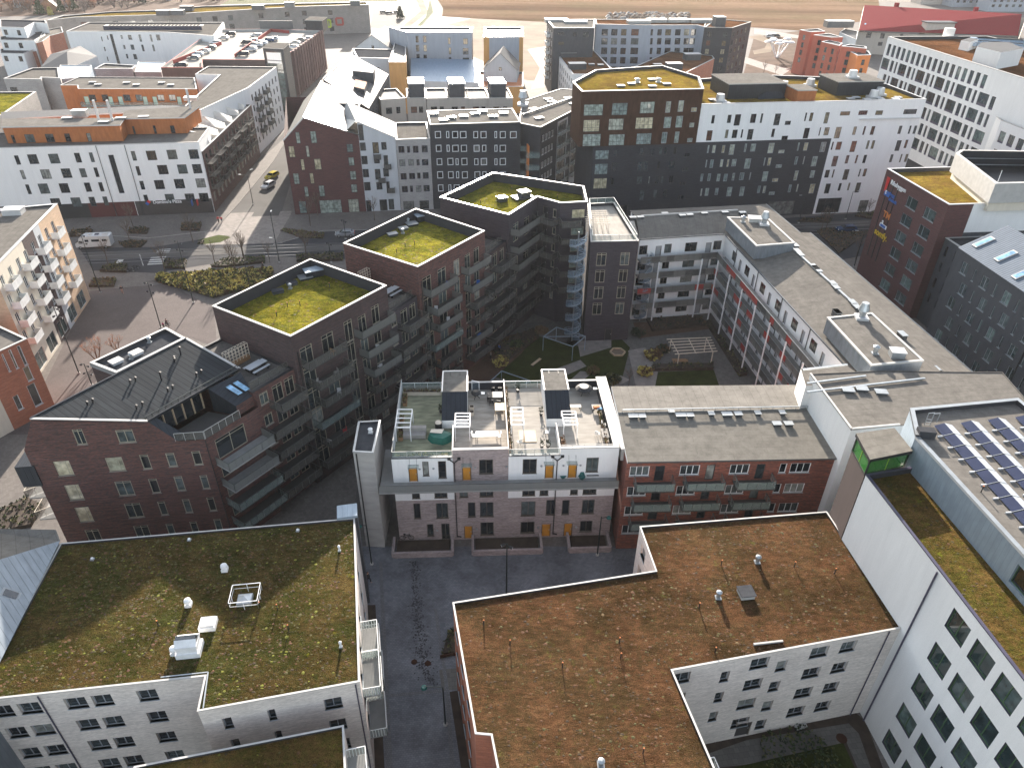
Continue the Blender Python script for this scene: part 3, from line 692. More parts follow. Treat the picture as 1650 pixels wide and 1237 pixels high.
def make_car(paint, label, cat='car', L_=4.4, W=1.8, H=1.48, kind='hatch', name='parked_car'):
 root = thing(name, label, cat, (0, 0, 0))
 if kind == 'van': pr = [(-2.2, .35), (-2.25, 1.0), (-2.15, 1.75), (-1.9, 1.85), (.8, 1.85), (1.5, 1.15), (2.15, .95), (2.25, .55), (2.15, .3)]
 elif kind == 'wagon': pr = [(-2.3, .35), (-2.32, .9), (-2.1, 1.35), (-1.7, 1.47), (.3, 1.47), (1.05, .98), (2.0, .82), (2.25, .6), (2.2, .3)]
 elif kind == 'suv': pr = [(-2.2, .4), (-2.25, 1.0), (-2.05, 1.55), (-1.7, 1.66), (.3, 1.66), (1.0, 1.12), (2.0, .98), (2.25, .7), (2.2, .35)]
 else: pr = [(-2.1, .33), (-2.15, .85), (-1.85, 1.1), (-1.35, 1.42), (-.1, 1.48), (.35, 1.42), (1.15, .95), (1.9, .8), (2.12, .55), (2.08, .28)]
 k = L_ / 4.4; pr = [(x * k, z) for x, z in pr]; zt = max(z for x, z in pr)
 b = MB(); hw = W / 2
 def yy(z): return hw if z < .95 else hw - (z - .95) * .42
 n = len(pr)
 for i in range(n):
  a, c = pr[i], pr[(i + 1) % n]
  b.face([(a[0], -yy(a[1]), a[1]), (a[0], yy(a[1]), a[1]), (c[0], yy(c[1]), c[1]), (c[0], -yy(c[1]), c[1])], paint)
 for sg in (-1, 1):
  P = [(x, sg * yy(z), z) for x, z in pr]
  lo = [p for p in pr if p[1] <= 1.0]
  b.face(P if sg < 0 else P[::-1], paint)
 b.build('body', root)
 g = MB()
 roofp = [p for p in pr if p[1] > .93]; xs = [p[0] for p in roofp]; x0, x1 = min(xs), max(xs)
 for sg in (-1, 1):
  y = lambda z: sg * (yy(z) + .012)
  za, zb = 1.0, zt - .1
  g.face([(x0 + .35, y(za), za), (x1 - .15, y(za), za), (x1 - .75, y(zb), zb), (x0 + .55, y(zb), zb)][::sg], 'car_glass')
 fr = [i for i in range(n - 1) if pr[i][1] > 1.2 and pr[i + 1][1] < 1.2 and pr[i + 1][0] > 0]
 for i in fr:
  a, c = pr[i], pr[i + 1]; e = .015
  g.face([(a[0] + .05, -yy(a[1]) + .08, a[1] - .03 + e * 2), (c[0] - .02, -yy(c[1]) + .08, c[1] + .03 + e * 2), (c[0] - .02, yy(c[1]) - .08, c[1] + .03 + e * 2), (a[0] + .05, yy(a[1]) - .08, a[1] - .03 + e * 2)], 'car_glass')
 g.face([(x0 + .02, -hw * .75, 1.02), (x0 + .3, -hw * .68, zt - .08), (x0 + .3, hw * .68, zt - .08), (x0 + .02, hw * .75, 1.02)][::-1], 'car_glass')
 g.build('window', root)
 for sx in (-1.3 * k, 1.35 * k):
  for sg in (-1, 1):
   w = MB(); w.cone((sx, sg * (hw - .18), .32), (sx, sg * (hw + .01), .32), .32, .32, 'tyre', 14); wo = w.build('wheel', root, origin=(0, 0, 0))
   r_ = MB(); r_.cone((sx, sg * (hw + .0), .32), (sx, sg * (hw + .03), .32), .19, .17, 'steel', 10); ro = r_.build('rim', None, origin=(0, 0, 0)); ro.parent = wo; ro.location = (0, 0, 0)
 for sg in (-1, 1):
  h = MB(); h.box(L_ / 2 - .16, sg * .62 - .17, .6, L_ / 2 + .0, sg * .62 + .17, .74, 'lamp_clear'); h.build('headlight', root)
  h = MB(); h.box(-L_ / 2 - .01, sg * .66 - .13, .75, -L_ / 2 + .12, sg * .66 + .13, .98, 'lamp_red'); h.build('tail_light', root)
 return root
def lamp_post(label, p, h, arms, group='street lamps', name='street_lamp', rz=0, cat='street lamp', tilt=0):
 root = thing(name, label, cat, (p[0], p[1], 0), group, rz)
 b = MB(); b.cone((p[0], p[1], 0), (p[0], p[1], .25), .22, .2, 'concrete', 8); b.cone((p[0], p[1], .2), (p[0], p[1], h), .1, .06, 'pole', 8); b.build('pole', root)
 for (dz, ln, a, kind) in arms:
  z = h + dz; dx, dy = math.cos(R(a)), math.sin(R(a)); q = (p[0] + dx * ln, p[1] + dy * ln, z + .05)
  s_ = MB(); s_.bar((p[0], p[1], z), q, .05, 'pole')
  ao = s_.build('arm', root)
  m_ = MB()
  if kind == 'disc': m_.cone((q[0], q[1], z - .15), (q[0], q[1], z + .05), .30, .2, 'teal', 12); m_.cone((q[0], q[1], z - .18), (q[0], q[1], z - .15), .25, .28, 'lamp_clear', 12)
  elif kind == 'flat': m_.bar(q, (q[0] + dx * .7, q[1] + dy * .7, z + .08), .22, 'galv', .08)
  else: m_.cone((q[0] - dx * .1, q[1] - dy * .1, z), (q[0] + dx * .25, q[1] + dy * .25, z - .12), .13, .17, 'black', 8); m_.cone((q[0] + dx * .25, q[1] + dy * .25, z - .12), (q[0] + dx * .27, q[1] + dy * .27, z - .125), .16, .16, 'white_paint', 8)
  sub(m_, 'lamp_head', ao, root) if False else m_.build('lamp_head', root)
 return root
def person(label, p, top='cloth_red', legs='cloth_black', rz=0, h=1.75, pose='walk', group=None, hair='hair', z=0):
 """one continuous skinned body with hair and clothing, mid-stride"""
 root = thing('person', label, 'person', (p[0], p[1], z), group, rz)
 k = h / 1.75; st = dict(walk=.3, stand=.06, sit=.0)[pose]
 J = {}
 if pose == 'sit':
  V = dict(pel=(0, 0, .95), sp=(.03, 0, 1.18), ch=(.1, 0, 1.38), nk=(.14, 0, 1.5), hd=(.17, 0, 1.6), ht=(.18, 0, 1.72), sl=(.1, .19, 1.4), el=(.3, .22, 1.2), wl=(.5, .2, 1.15), sr=(.1, -.19, 1.4), er=(.3, -.22, 1.2), wr=(.5, -.2, 1.15), hl=(.02, .1, .9), kl=(.38, .13, .72), al=(.25, .12, .3), tl=(.4, .12, .26), hr=(.02, -.1, .9), kr=(.35, -.13, .6), ar=(.15, -.12, .16), tr=(.3, -.12, .12))
 else:
  V = dict(pel=(0, 0, .95), sp=(0, 0, 1.15), ch=(.02, 0, 1.36), nk=(.03, 0, 1.5), hd=(.05, 0, 1.6), ht=(.05, 0, 1.73), sl=(.01, .2, 1.42), el=(-st * .5, .25, 1.16), wl=(-st * .4, .24, .92), sr=(.01, -.2, 1.42), er=(st * .3, -.25, 1.16), wr=(st * .9, -.22, .98), hl=(0, .1, .9), kl=(st * .65, .1, .5), al=(st * .8, .1, .09), tl=(st * .8 + .17, .11, .04), hr=(0, -.1, .9), kr=(-st * .15, -.1, .49), ar=(-st * .95, -.1, .12), tr=(-st * .8, -.11, .03))
 rad = dict(pel=.15, sp=.14, ch=.17, nk=.06, hd=.095, ht=.07, sl=.07, el=.05, wl=.035, sr=.07, er=.05, wr=.035, hl=.09, kl=.065, al=.045, tl=.035, hr=.09, kr=.065, ar=.045, tr=.035)
 E = [('pel', 'sp'), ('sp', 'ch'), ('ch', 'nk'), ('nk', 'hd'), ('hd', 'ht'), ('ch', 'sl'), ('sl', 'el'), ('el', 'wl'), ('ch', 'sr'), ('sr', 'er'), ('er', 'wr'), ('pel', 'hl'), ('hl', 'kl'), ('kl', 'al'), ('al', 'tl'), ('pel', 'hr'), ('hr', 'kr'), ('kr', 'ar'), ('ar', 'tr')]
 def sk(keys, edges, grow, mat, nm):
  me = bpy.data.meshes.new(nm); ix = {q: i for i, q in enumerate(keys)}
  me.from_pydata([tuple(c * k for c in V[q]) for q in keys], [(ix[a], ix[b_]) for a, b_ in edges], [])
  ob = bpy.data.objects.new(nm, me); COL.objects.link(ob); ob.parent = root
  md = ob.modifiers.new('skin', 'SKIN'); md.use_smooth_shade = True; sv = me.skin_vertices[0].data
  for q in keys: sv[ix[q]].radius = ((rad[q] + grow) * k,) * 2; sv[ix[q]].use_root = (q == keys[0])
  ob.modifiers.new('sub', 'SUBSURF').levels = 1; ob.modifiers['sub'].render_levels = 1
  me.materials.append(MATS[mat]); return ob
 sk(list(V), E, 0, 'skin', 'body')
 tk = ['pel', 'sp', 'ch', 'sl', 'el', 'wl', 'sr', 'er', 'wr']; sk(tk, [e for e in E if e[0] in tk and e[1] in tk], .018, top, 'jacket')
 lk = ['pel', 'hl', 'kl', 'al', 'hr', 'kr', 'ar']; sk(lk, [e for e in E if e[0] in lk and e[1] in lk], .014, legs, 'trousers')
 hb = MB(); c = Vector(V['hd']) * k;
 hb.cone(c + Vector((-.04, 0, .02)) * k, c + Vector((-.01, 0, .15)) * k, .105 * k, .05 * k, hair, 10); ho = hb.build('hair', None, origin=(0, 0, 0)); ho.parent = root; ho.location = (0, 0, 0)
 return root
def text_mesh(body, size, mat, name='lettering', ext=.04, bold=.0, align='LEFT'):
 cu = bpy.data.curves.new(name, 'FONT'); cu.body = body; cu.size = size; cu.extrude = ext; cu.offset = bold; cu.align_x = align
 ob = bpy.data.objects.new(name, cu); COL.objects.link(ob)
 dg = bpy.context.evaluated_depsgraph_get(); dg.update(); me = bpy.data.meshes.new_from_object(ob.evaluated_get(dg)); bpy.data.objects.remove(ob)
 me.materials.clear(); me.materials.append(MATS[mat]); o2 = bpy.data.objects.new(name, me); COL.objects.link(o2); return o2
def wall_text(w, s, z, body, size, mat, d=.12, parent=None, bold=.01, name='lettering', vert=False):
 o = text_mesh(body, size, mat, name, bold=bold); q = w.P(s, z, d); ro = w.b.root['_o']
 M = Matrix.Identity(4); X = Vector((w.t.x, w.t.y, 0)); Z = Vector((w.n.x, w.n.y, 0)); Y = Vector((0, 0, 1))
 for i in range(3): M[i][0] = X[i]; M[i][1] = Y[i]; M[i][2] = Z[i]
 M.translation = Vector((q[0] - ro[0], q[1] - ro[1], q[2] - ro[2])); o.parent = w.b.root; o.matrix_local = M; return o
def ground(name, pts, z, mat, kind='structure'):
 b = MB(); b.face([(p[0], p[1], z) for p in (pts if area(pts) > 0 else pts[::-1])], mat, [(p[0], p[1]) for p in (pts if area(pts) > 0 else pts[::-1])]); o = b.build(name); tag(o, kind=kind); return o
def gp(name, cr, px, z, mat): return ground(name, [at(cr, x, y, 0) for x, y in px], z, mat)
def wall_off_px(w, cr, x, y, dep):
 A = w.A + w.n * dep; B = w.B + w.n * dep; return hit(cr, x, y, A, B)
def bal_px(w, cr, x0, y0, x1, y1, dep, **kw):
 a = wall_off_px(w, cr, x0, y0, dep); b = wall_off_px(w, cr, x1, y1, dep)
 z = (a[1] + b[1]) / 2 + .16; s0, s1 = sorted((a[0], b[0])); s0 = max(.05, s0); s1 = min(w.L - .05, s1)
 if s1 - s0 < .8: return None
 return balcony(w, s0, s1, z, dep, **kw)
def P2(cr, px, z): return [at(cr, x, y, z) for x, y in px]
# ==== A  left foreground block
A = Bld('apartment_building', 'white brick apartment block under a wide sedum roof, at the bottom left of the photo', 'building',
 [(-41, 32.3), (-24.2, 34.7), (-23.7, 31.7), (-11.8, 34.4), (-15.6, 52.5), (-43, 48.6)], 13.0, 'brick_white', roof='sedum_green', par=.15, cope='cope_light', cw=.12)
wa = A.edge((-41, 32.3), (-24.2, 34.7))
wa.grid('o', (65, 832), (580, 778), [(-50, 40), (65, 160), (268, 358), (385, 470), (580, 665)], [(10.65, 12.1), (7.65, 9.1), (4.65, 6.1), (1.65, 3.1)], WA)
wb = A.edge((-23.7, 31.7), (-11.8, 34.4))
for x0, x1, y, st in ((950, 990, 895, WA1), (1143, 1180, 862, WA1), (1388, 1465, 820, WA)):
 s0, _ = wb.px('o', x0, y); s1, _ = wb.px('o', x1, y)
 for z in (10.1, 7.1, 4.1, 1.1): wb.wn(s0, s1, z, z + 1.45, st)
we = A.edge((-11.8, 34.4), (-15.6, 52.5))
for z in (10.0, 7.0, 4.0):
 for s in (1.2, 3.9, 7.2, 12.5): we.wn(s, s + 1.5, z + .1, z + 2.1, WA)
pipe(A, wa.P(4.4, 0, .08)[:2], 0, 12.8, 'frame_purple'); pipe(A, wb.P(wb.L - .35, 0, .08)[:2], 0, 12.8, 'frame_purple')
A.finish()
for s0, s1, z in ((.8, 4.4, 9.7), (2.4, 6.0, 6.6), (4.4, 7.6, 9.7), (6.4, 9.6, 6.6), (.8, 4.4, 3.6), (5.6, 8.8, 3.6)): balcony(we, s0, s1, z, 1.5, rail='glass_rail', slabm='slab', frame='rail_white', posts=.25)
zr = 12.86
for x, y in ((965, 262), (810, 412)): mushroom(A, at('o', x, y, zr), zr)
mushroom(A, at('o', 750, 618, zr), zr)
for x, y in ((397, 216), (812, 133), (1277, 93)): stub(A, at('o', x, y, zr), zr, .3, .12, 'white_paint', cap=False)
for x, y in ((1456, 180), (1462, 592)): stub(A, at('o', x, y, zr), zr, .8, .1, 'white_paint')
for x, y in ((680, 500), (1116, 420), (1238, 518), (470 * 2.661 - 60, 430 + 0)): stick(A, at('o', x, y, zr), zr)
P = P2('o', [(768, 640), (862, 640), (862, 575), (775, 575)], zr); c = (sum(p[0] for p in P) / 4, sum(p[1] for p in P) / 4)
b = MB(); b.rbox(c, 8, 1.9, 1.5, zr - .1, zr + .5, 'white_paint'); b.rbox(c, 8, 1.6, 1.25, zr + .5, zr + 1.2, 'white_paint')
b.rbox(c, 8, 1.75, 1.35, zr + 1.2, zr + 1.3, 'white_paint')
for sg in (-1, 1):
 a0 = off(c, 98, sg * .62); e0 = off(a0, 8, -.86); e1 = off(a0, 8, .86); t0 = off(off(c, 98, sg * .2), 8, -.86); t1 = off(off(c, 98, sg * .2), 8, .86)
 b.face([(*e0, zr + 1.3), (*e1, zr + 1.3), (*t1, zr + 1.75), (*t0, zr + 1.75)], 'white_paint'); b.face([(*e0, zr + 1.3), (*t0, zr + 1.75), (*off(c, 8, -.86), zr + 1.3)], 'white_paint')
b.rbox(c, 8, 1.6, .42, zr + 1.25, zr + 1.77, 'glass_dark'); A.part('ventilation_unit', b)
q = at('o', 895, 500, zr); b = MB(); b.rbox(q, 8, 1.35, 1.2, zr - .05, zr + .45, 'white_paint'); b.rbox(q, 8, 1.15, 1.0, zr + .45, zr + .62, 'cope_white'); A.part('roof_hatch', b)
q = at('o', 1052, 395, zr); b = MB(); b.rbox(q, 8, 1.25, 1.15, zr - .05, zr + .35, 'cope_grey'); ap = (q[0], q[1], zr + .75)
cs = [off(off(q, 8, sx * .55), 98, sy * .5) for sx, sy in ((-1, -1), (1, -1), (1, 1), (-1, 1))]
for i in range(4): b.face([(*cs[i], zr + .36), (*cs[(i + 1) % 4], zr + .36), ap], 'solar_pale')
A.part('skylight', b)
railing(A, [off(off(q, 8, sx), 98, sy) for sx, sy in ((-1.1, -.9), (-1.1, 1.1), (1.3, 1.1), (1.3, -.9))], zr, 1.0, 1.2, 'white_paint', close=True, name='roof_railing')
b = MB()
for p0, p1 in (((690, 722), (893, 700)), ((893, 700), (872, 855))): b.bar((*at('o', *p0, zr + .1), zr + .15), (*at('o', *p1, zr + .1), zr + .15), .09, 'galv')
A.part('snow_guard', b)
A2 = Bld('apartment_building', 'small block whose mossy roof only just reaches into the bottom edge, left of the street', 'building',
 [(-28, 12), (-8.6, 15), (-12.7, 31.6), (-27.4, 28.2)], 11.5, 'brick_white', roof='sedum_mixed', par=.15, cope='cope_light', cw=.12)
A2.finish(); w = A2.edge((-8.6, 15), (-12.7, 31.6)); balcony(w, w.L - 5.6, w.L - 1.6, 9.8, 1.5, rail='glass_rail', frame='rail_white', posts=.25); balcony(w, w.L - 5.6, w.L - 1.6, 6.8, 1.5, rail='glass_rail', frame='rail_white', posts=.25)
Z0 = (-43.05, 48.75, 13.25); P1 = at('full', 0, 901, 15.6); k = 2.6
RX = (Z0[0] + (P1[0] - Z0[0]) * k, Z0[1] + (P1[1] - Z0[1]) * k, 13.25 + (15.6 - 13.25) * k)
root = thing('zinc_gable_house', 'house with a steep grey zinc clad roof slope, cut by the left edge', 'building', (-45, 40, 0))
b = MB(); E1 = (-41.05, 34.9, 13.0); E2 = (-39.6, 25.5, 13.0)
b.face([Z0, RX, E2, E1], 'metal_zinc'); B0 = at('full', -60, 858, 13.6); b.face([Z0, (*at('full', 90, 853, 13.6), 13.6), (*B0, 14.2), RX], 'felt_light'); b.build('roof', root)
b = MB(); b.prism([(-41.15, 34.9), (-43.2, 48.6), (-58, 50), (-62, 30), (-39.8, 25.5)], 0, 13.0, 'metal_zinc'); b.build('wall', root)
p = Vector(Z0) * .45 + Vector(E1) * .28 + Vector(P1 + (15.6,)) * .27; nn = (Vector(E1) - Vector(Z0)).cross(Vector(RX) - Vector(Z0)).normalized(); nn = nn if nn.z > 0 else -nn
tx = (Vector(E1) - Vector(Z0)).normalized(); ty = nn.cross(tx)
p = Vector((*at('o', 45, 365, 15.0), 15.0)); dd = (p - Vector(Z0)).dot(nn); r_ = (p - CAMP); p = p - r_ * (dd / r_.dot(nn))
b = MB()
for s_, m_, e in ((.75, 'frame_grey', .05), (.55, 'glass_dark', .09)):
 Q = [p + nn * e + tx * (a * s_ * .6) + ty * (c_ * s_) for a, c_ in ((-1, -1), (1, -1), (1, 1), (-1, 1))]
 b.face(Q, m_)
b.build('roof_window', root)
# ==== BR brown sedum roof
BR = Bld('apartment_building', 'large L shaped white brick building with a rust brown sedum roof, right of the street', 'building',
 [(2.6, 13), (18.2, 13), (13.4, 36.0), (34.2, 40.5), (32.6, 54.7), (13, 52.2), (13.7, 46.5), (-5, 42.5), (-2.4, 30.4), (-1.2, 30.3)], 12.7, 'brick_white', roof='sedum_brown', par=.15, cope='cope_light', cw=.12)
w = BR.edge((13.4, 36), (34.2, 40.5))
for pr_ in ((75, 740, 150, 735, WA), (298, 697, 340, 690, WA1), (427, 670, 510, 660, WA), (540, 694, 585, 688, WA1), (700, 622, 778, 612, WA), (835, 596, 905, 588, WA)):
 s0, zt = w.px('p', pr_[0], pr_[1]); s1, _ = w.px('p', pr_[2], pr_[3])
 for k in range(4):
  z = (12.1 if pr_[4] is WA else 11.1) - 2.95 * k
  if pr_[0] == 298 and k == 3: continue
  w.wn(s0, s1, z - 1.4, z, pr_[4])
s0, _ = w.px('p', 350, 1000); w.door(s0, s0 + 1.5, .05, 2.3, 'door_dark')
pipe(BR, w.P(w.L - 1.3, 0, .08)[:2], 0, 12.6, 'frame_purple'); w0 = w
for ed in (((13.7, 46.5), (-5, 42.5)),):
 ww = BR.edge(*ed); ww.mat = 'brick_mauve'
for a_, b_ in (((-5, 42.5), (-2.4, 30.4)), ((-2.4, 30.4), (-1.2, 30.3)), ((-1.2, 30.3), (2.6, 13)), ((13, 52.2), (13.7, 46.5))):
 ww = BR.edge(a_, b_); ww.mat = 'brick_orange' if a_ != (13, 52.2) else 'brick_white'
 if ww.L > 5:
  for z in (10.2, 7.2, 4.2, 1.2): ww.rep(1.2, ww.L - 1, 3.4, 1.4, [(z, z + 1.5)], WA)
BR.finish(); zr = 12.56
for x, y in ((447, 240), (271, 400)): stub(BR, at('p', x, y, zr), zr, .95, .2, 'galv')
for x, y in ((285, 252), (614, 260), (796, 290), (185, 445), (257, 645)): stick(BR, at('p', x, y, zr), zr)
for x, y in ((816, 620), (684, 520)): stick(BR, at('v', x, y, zr), zr)
for x, y in ((906, 1075), (998, 1035), (1000, 1060), (1036, 1213)): stick(BR, at('full', x, y, zr), zr)
stub(BR, at('full', 968, 1232, zr), zr, .7, .2, 'galv')
q = at('p', 395, 385, zr); curb(BR, q, zr, 1.25, 1.15, .5, 8, 'felt_dark', 'cope_light', 'roof_hatch')
b = MB(); b.bar((*at('p', 430, 612, zr), zr + .1), (*at('p', 562, 597, zr), zr + .1), .16, 'concrete'); BR.part('walkway_plank', b)
b = MB(); b.bar((*w0.P(10.8, 0, .05)[:2], 1.0), (*w0.P(10.8, 0, .05)[:2], 1.0), .1, 'black');
bs = BR.edge((2.6, 13), (18.2, 13))
we = BR.edge((18.2, 13), (13.4, 36.0)); balcony(we, we.L - 9.5, we.L - 6.2, 9.3, 1.3, rail='glass_rail', frame='rail_white', posts=.2)
# ==== BW white block with solar roof
BW = Bld('office_building', 'tall white rendered building with green framed windows and rows of solar panels on its roof', 'building',
 [(37.3, 12), (46, 13), (42, 53.2), (32.8, 51.0)], 21.0, 'white', roof='sedum_mixed', par=.5, cope='frame_purple', cw=.22)
w = BW.edge((32.8, 51.0), (37.3, 12))
pxA = (33.1, 51.7)
s_off = (Vector((33.1, 51.7)) - w.A).dot(w.t)
for j, zt in enumerate((19.8, 15.65, 11.5, 7.3, 3.2)):
 for k in range(0 if j else 0, 8):
  s0 = 14.75 + s_off + 2.8 * k; w.wn(s0, s0 + 2.1, zt - 2.25, zt, WBW)
pipe(BW, w.P(13.0 + s_off - .9, 0, .08)[:2], 0, 20.7, 'frame_purple', .16)
BW.finish()
TP = [(32.75, 51.08), (37.0, 52.35), (36.8, 55.6), (32.95, 54.7)]
b = MB(); b.prism(TP, 0, 20.75, 'brown_plaster'); BW.part('stair_tower', b)
b = MB(); q = inset(TP, .06)
seeglass('lantern_green', (.035, .2, .035), .8, .08)
for i in range(4):
 j = (i + 1) % 4; b.face([(*q[i], 20.85), (*q[j], 20.85), (*q[j], 22.45), (*q[i], 22.45)], 'lantern_green')
 b.bar((*q[i], 20.75), (*q[i], 22.6), .14, 'black'); b.bar((*q[i], 20.85), (*q[j], 20.85), .14, 'black'); b.bar((*q[i], 22.45), (*q[j], 22.45), .12, 'black')
 m0 = lerp(q[i], q[j], .5); b.bar((*m0, 20.85), (*m0, 22.45), .05, 'lime')
for k in range(5):
 f0 = .15 + k * .17; b.bar((*lerp(q[0], q[1], f0), 20.9), (*lerp(q[3], q[2], f0), 21.8), .05, 'frame_green')
b.build('lantern', BW.root)
b = MB(); q2 = inset(TP, -.12); b.prism(q2, 22.5, 22.85, 'black', 'felt_tile'); BW.part('lantern_roof', b)
UP = [(42.1, 12), (55.9, 13.7), (50.3, 59.2), (38.7, 57.2), (37.35, 53)]
UW = []
mb = MB(); fake = type('o', (), {})(); fake.root = BW.root
w = Wall(fake, UP[4], UP[0], 20.2, 24.0, 'clad_blue')
for k in range(9): w.wn(14.5 + k * 2.5, 14.5 + k * 2.5 + 2.35, 21.0, 22.9, style('ribbon', 'frame_green', 'glass_dark', d=.25, n=1, ft=.07))
w.build(mb); w.place(BW.root)
for i in range(4):
 ww = Wall(fake, UP[i], UP[i + 1], 0 if i < 3 else 16, 24.0, 'clad_blue'); ww.build(mb)
mb.build('upper_wall', BW.root)
b = MB(); b.face([(x, y, 23.7) for x, y in UP], 'felt_grey', [(x * .99 - y * .12, y * .99 + x * .12) for x, y in UP]); b.build('upper_roof', BW.root)
b = MB(); i1 = inset(UP, .35); o1 = inset(UP, -.05)
for i in range(5):
 j = (i + 1) % 5; zt = 24.15 if i in (1, 2, 3) else 24.0
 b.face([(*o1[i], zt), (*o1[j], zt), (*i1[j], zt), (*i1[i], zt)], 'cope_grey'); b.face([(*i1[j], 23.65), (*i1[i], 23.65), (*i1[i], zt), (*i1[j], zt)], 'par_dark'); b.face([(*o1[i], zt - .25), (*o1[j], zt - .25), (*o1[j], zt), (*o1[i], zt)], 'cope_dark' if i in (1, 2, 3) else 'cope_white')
b.build('parapet', BW.root)
b = MB(); q = at('z3', 350, 545, 24.2); b.rbox(q, -7, 1.5, .8, 23.7, 24.5, 'felt_dark'); BW.part('roof_box', b)
sp = [];
p0 = Vector(at('z3', 640, 465, 23.95)); p1 = Vector(at('z3', 1050, 905, 23.95)); dv = (p1 - p0).normalized(); pit = (p1 - p0).length / 2.9
dn = Vector((-dv.y, dv.x)); dn = dn if dn.x > 0 else -dn
for ci, (cx_, cy_) in enumerate(((620, 480), (975, 445), (1335, 405), (1700, 370))):
 base = Vector(at('z3', cx_, cy_, 23.95))
 for k in range(11 if ci else 10):
  c_ = base + dv * (pit * (k + .2)); e = dv * pit * .47
  for sd, mm, wd in ((-1, 'solar', .95), (1, 'solar_pale', .85)):
   a0 = c_ + dn * (sd * wd) ; hi = c_
   pts = [(a0 - e, 23.85), (a0 + e, 23.85), (hi + e, 24.12), (hi - e, 24.12)]
   b = MB(); P = [(v_.x, v_.y, z_) for v_, z_ in pts]; P = P if sd < 0 else P[::-1]
   b.face(P, mm); b.face([(x, y, z - .04) for x, y, z in P[::-1]], 'galv')
   if sd < 0: b.bar(P[1], P[2], .05, 'cope_grey')
   b.build('solar_panel' if sd < 0 else 'deflector_plate', BW.root)
  b = MB(); g0 = c_ - dn * 1.25 + e; b.rbox((g0.x, g0.y), -83, .12, .5, 23.72, 23.88, 'cope_white'); b.build('ballast_block', BW.root)
stick(BW, at('n', 1022, 905, 23.7), 23.7)
b = MB(); q = at('z3', 330, 430, 23.9)
for e in (0, .5):
 p = off(q, -7, e); b.bar((*p, 23.0), (*p, 25.1), .05, 'galv'); b.bar((*p, 25.1), (p[0] + .6, p[1] + .1, 25.1), .05, 'galv'); b.bar((p[0] + .6, p[1] + .1, 25.1), (p[0] + .6, p[1] + .1, 24.0), .05, 'galv')
for k in range(5): b.bar((*q, 23.2 + k * .3), (*off(q, -7, .5), 23.2 + k * .3), .04, 'galv')
BW.part('ladder', b)
# ==== row of four terrace houses
RA, RB = (-13.3, 61.9), (12.15, 63.33)
RD = (11.5, 78.0); RE = (-14.05, 76.5)
ROW = Bld('terraced_house', 'white and mauve brick terrace with yellow doors, an access deck and sunny furnished roof terraces', 'building', [RA, RB, RD, RE], 12.75, 'brick_mauve', par=.4)
w = ROW.edge(RA, RB)
w.prof = [(0, 13.0), (6.8, 13.0), (6.801, 14.0), (13.05, 14.0), (13.051, 13.0), (18.85, 13.0), (18.851, 13.9), (w.L, 13.9)]
for s0, s1 in ((0, 6.8), (13.05, 18.85), (18.85, w.L)): w.zone(s0, s1, 9.0, 15, 'white'); w.zone(s0, s1, 6.6, 9.0, 'white')
w.win('l', [(290, 668, 335, 750), (382, 665, 437, 763), (625, 655, 708, 738), (882, 653, 962, 735), (1248, 645, 1330, 728)], WBr)
w.win('l', [(238, 915, 287, 1000), (370, 912, 447, 997), (558, 907, 606, 990), (630, 905, 710, 988), (873, 900, 953, 983), (1020, 893, 1070, 978), (1108, 893, 1158, 977), (1225, 890, 1305, 972)], WBr)
w.win('l', [(318, 1035, 362, 1103), (403, 1032, 455, 1120), (632, 1025, 712, 1095), (870, 1020, 948, 1085), (1213, 1012, 1292, 1078)], WBr)
for x0, x1 in ((230, 278), (362, 440), (510, 560), (628, 710), (878, 955), (982, 1030), (1158, 1205), (1233, 1312)):
 s0, _ = w.px('l', x0, 850); s1, _ = w.px('l', x1, 848); w.wn(s0, s1, 6.9, 8.6, WBr)
for x0, x1, z in ((212, 266, 9.42), (526, 580, 9.42), (1010, 1063, 9.42), (1145, 1198, 9.42)):
 s0, _ = w.px('l', x0, 740); s1, _ = w.px('l', x1, 740); w.door(s0, s1, z, z + 2.15, 'door_yellow')
for x0, x1 in ((538, 588), (990, 1045), (1120, 1172)):
 s0, _ = w.px('l', x0, 1080); s1, _ = w.px('l', x1, 1078); w.door(s0, s1, .05, 2.2, 'door_yellow')
ROW.custom_roof = True
ROW.finish()
for s in (6.95, 18.55):
 b = MB(); p = w.P(s, 0, .12)[:2]
 b.cone((*p, 0.6), (*p, 12.2), .06, .06, 'black', 6)
 for dx in (-.55, .55):
  e = w.P(s + dx, 12.75, .14); b.bar((*p, 12.2), e, .09, 'black'); b.rbox(e[:2], 3, .35, .2, 12.7, 12.95, 'black')
 f_ = w.P(s + .5, .55, .12); b.bar((*p, .7), f_, .1, 'black'); ROW.part('drainpipe', b)
def wp(s, d): q = w.A + w.t * s - w.n * d; return (q.x, q.y)
U = [0.0, 6.8, 13.05, 18.85, w.L]; DK = ['deck_green', 'deck', 'deck_white', 'deck_white']
for i in range(4):
 b = MB(); P = [wp(U[i] + .1, .12), wp(U[i + 1] - .05, .12), wp(U[i + 1] - .05, 14.2), wp(U[i] + .1, 14.2)]
 b.face([(*p, 12.35) for p in P], DK[i], [(U[i], 0), (U[i + 1], 0), (U[i + 1], 14), (U[i], 14)]); ROW.part('roof_deck', b)
b = MB()
for s0, s1, z in ((0, 6.8, 13.02), (6.8, 13.05, 14.05), (13.05, 18.85, 13.02), (18.85, w.L, 13.95)): b.obox(wp((s0 + s1) / 2, .1), (w.t.x, w.t.y), (w.n.x, w.n.y), s1 - s0 - .01, .34, z - .12, z, 'cope_dark' if z < 13.5 else 'cope_light')
b.build('coping', ROW.root)
b = MB()
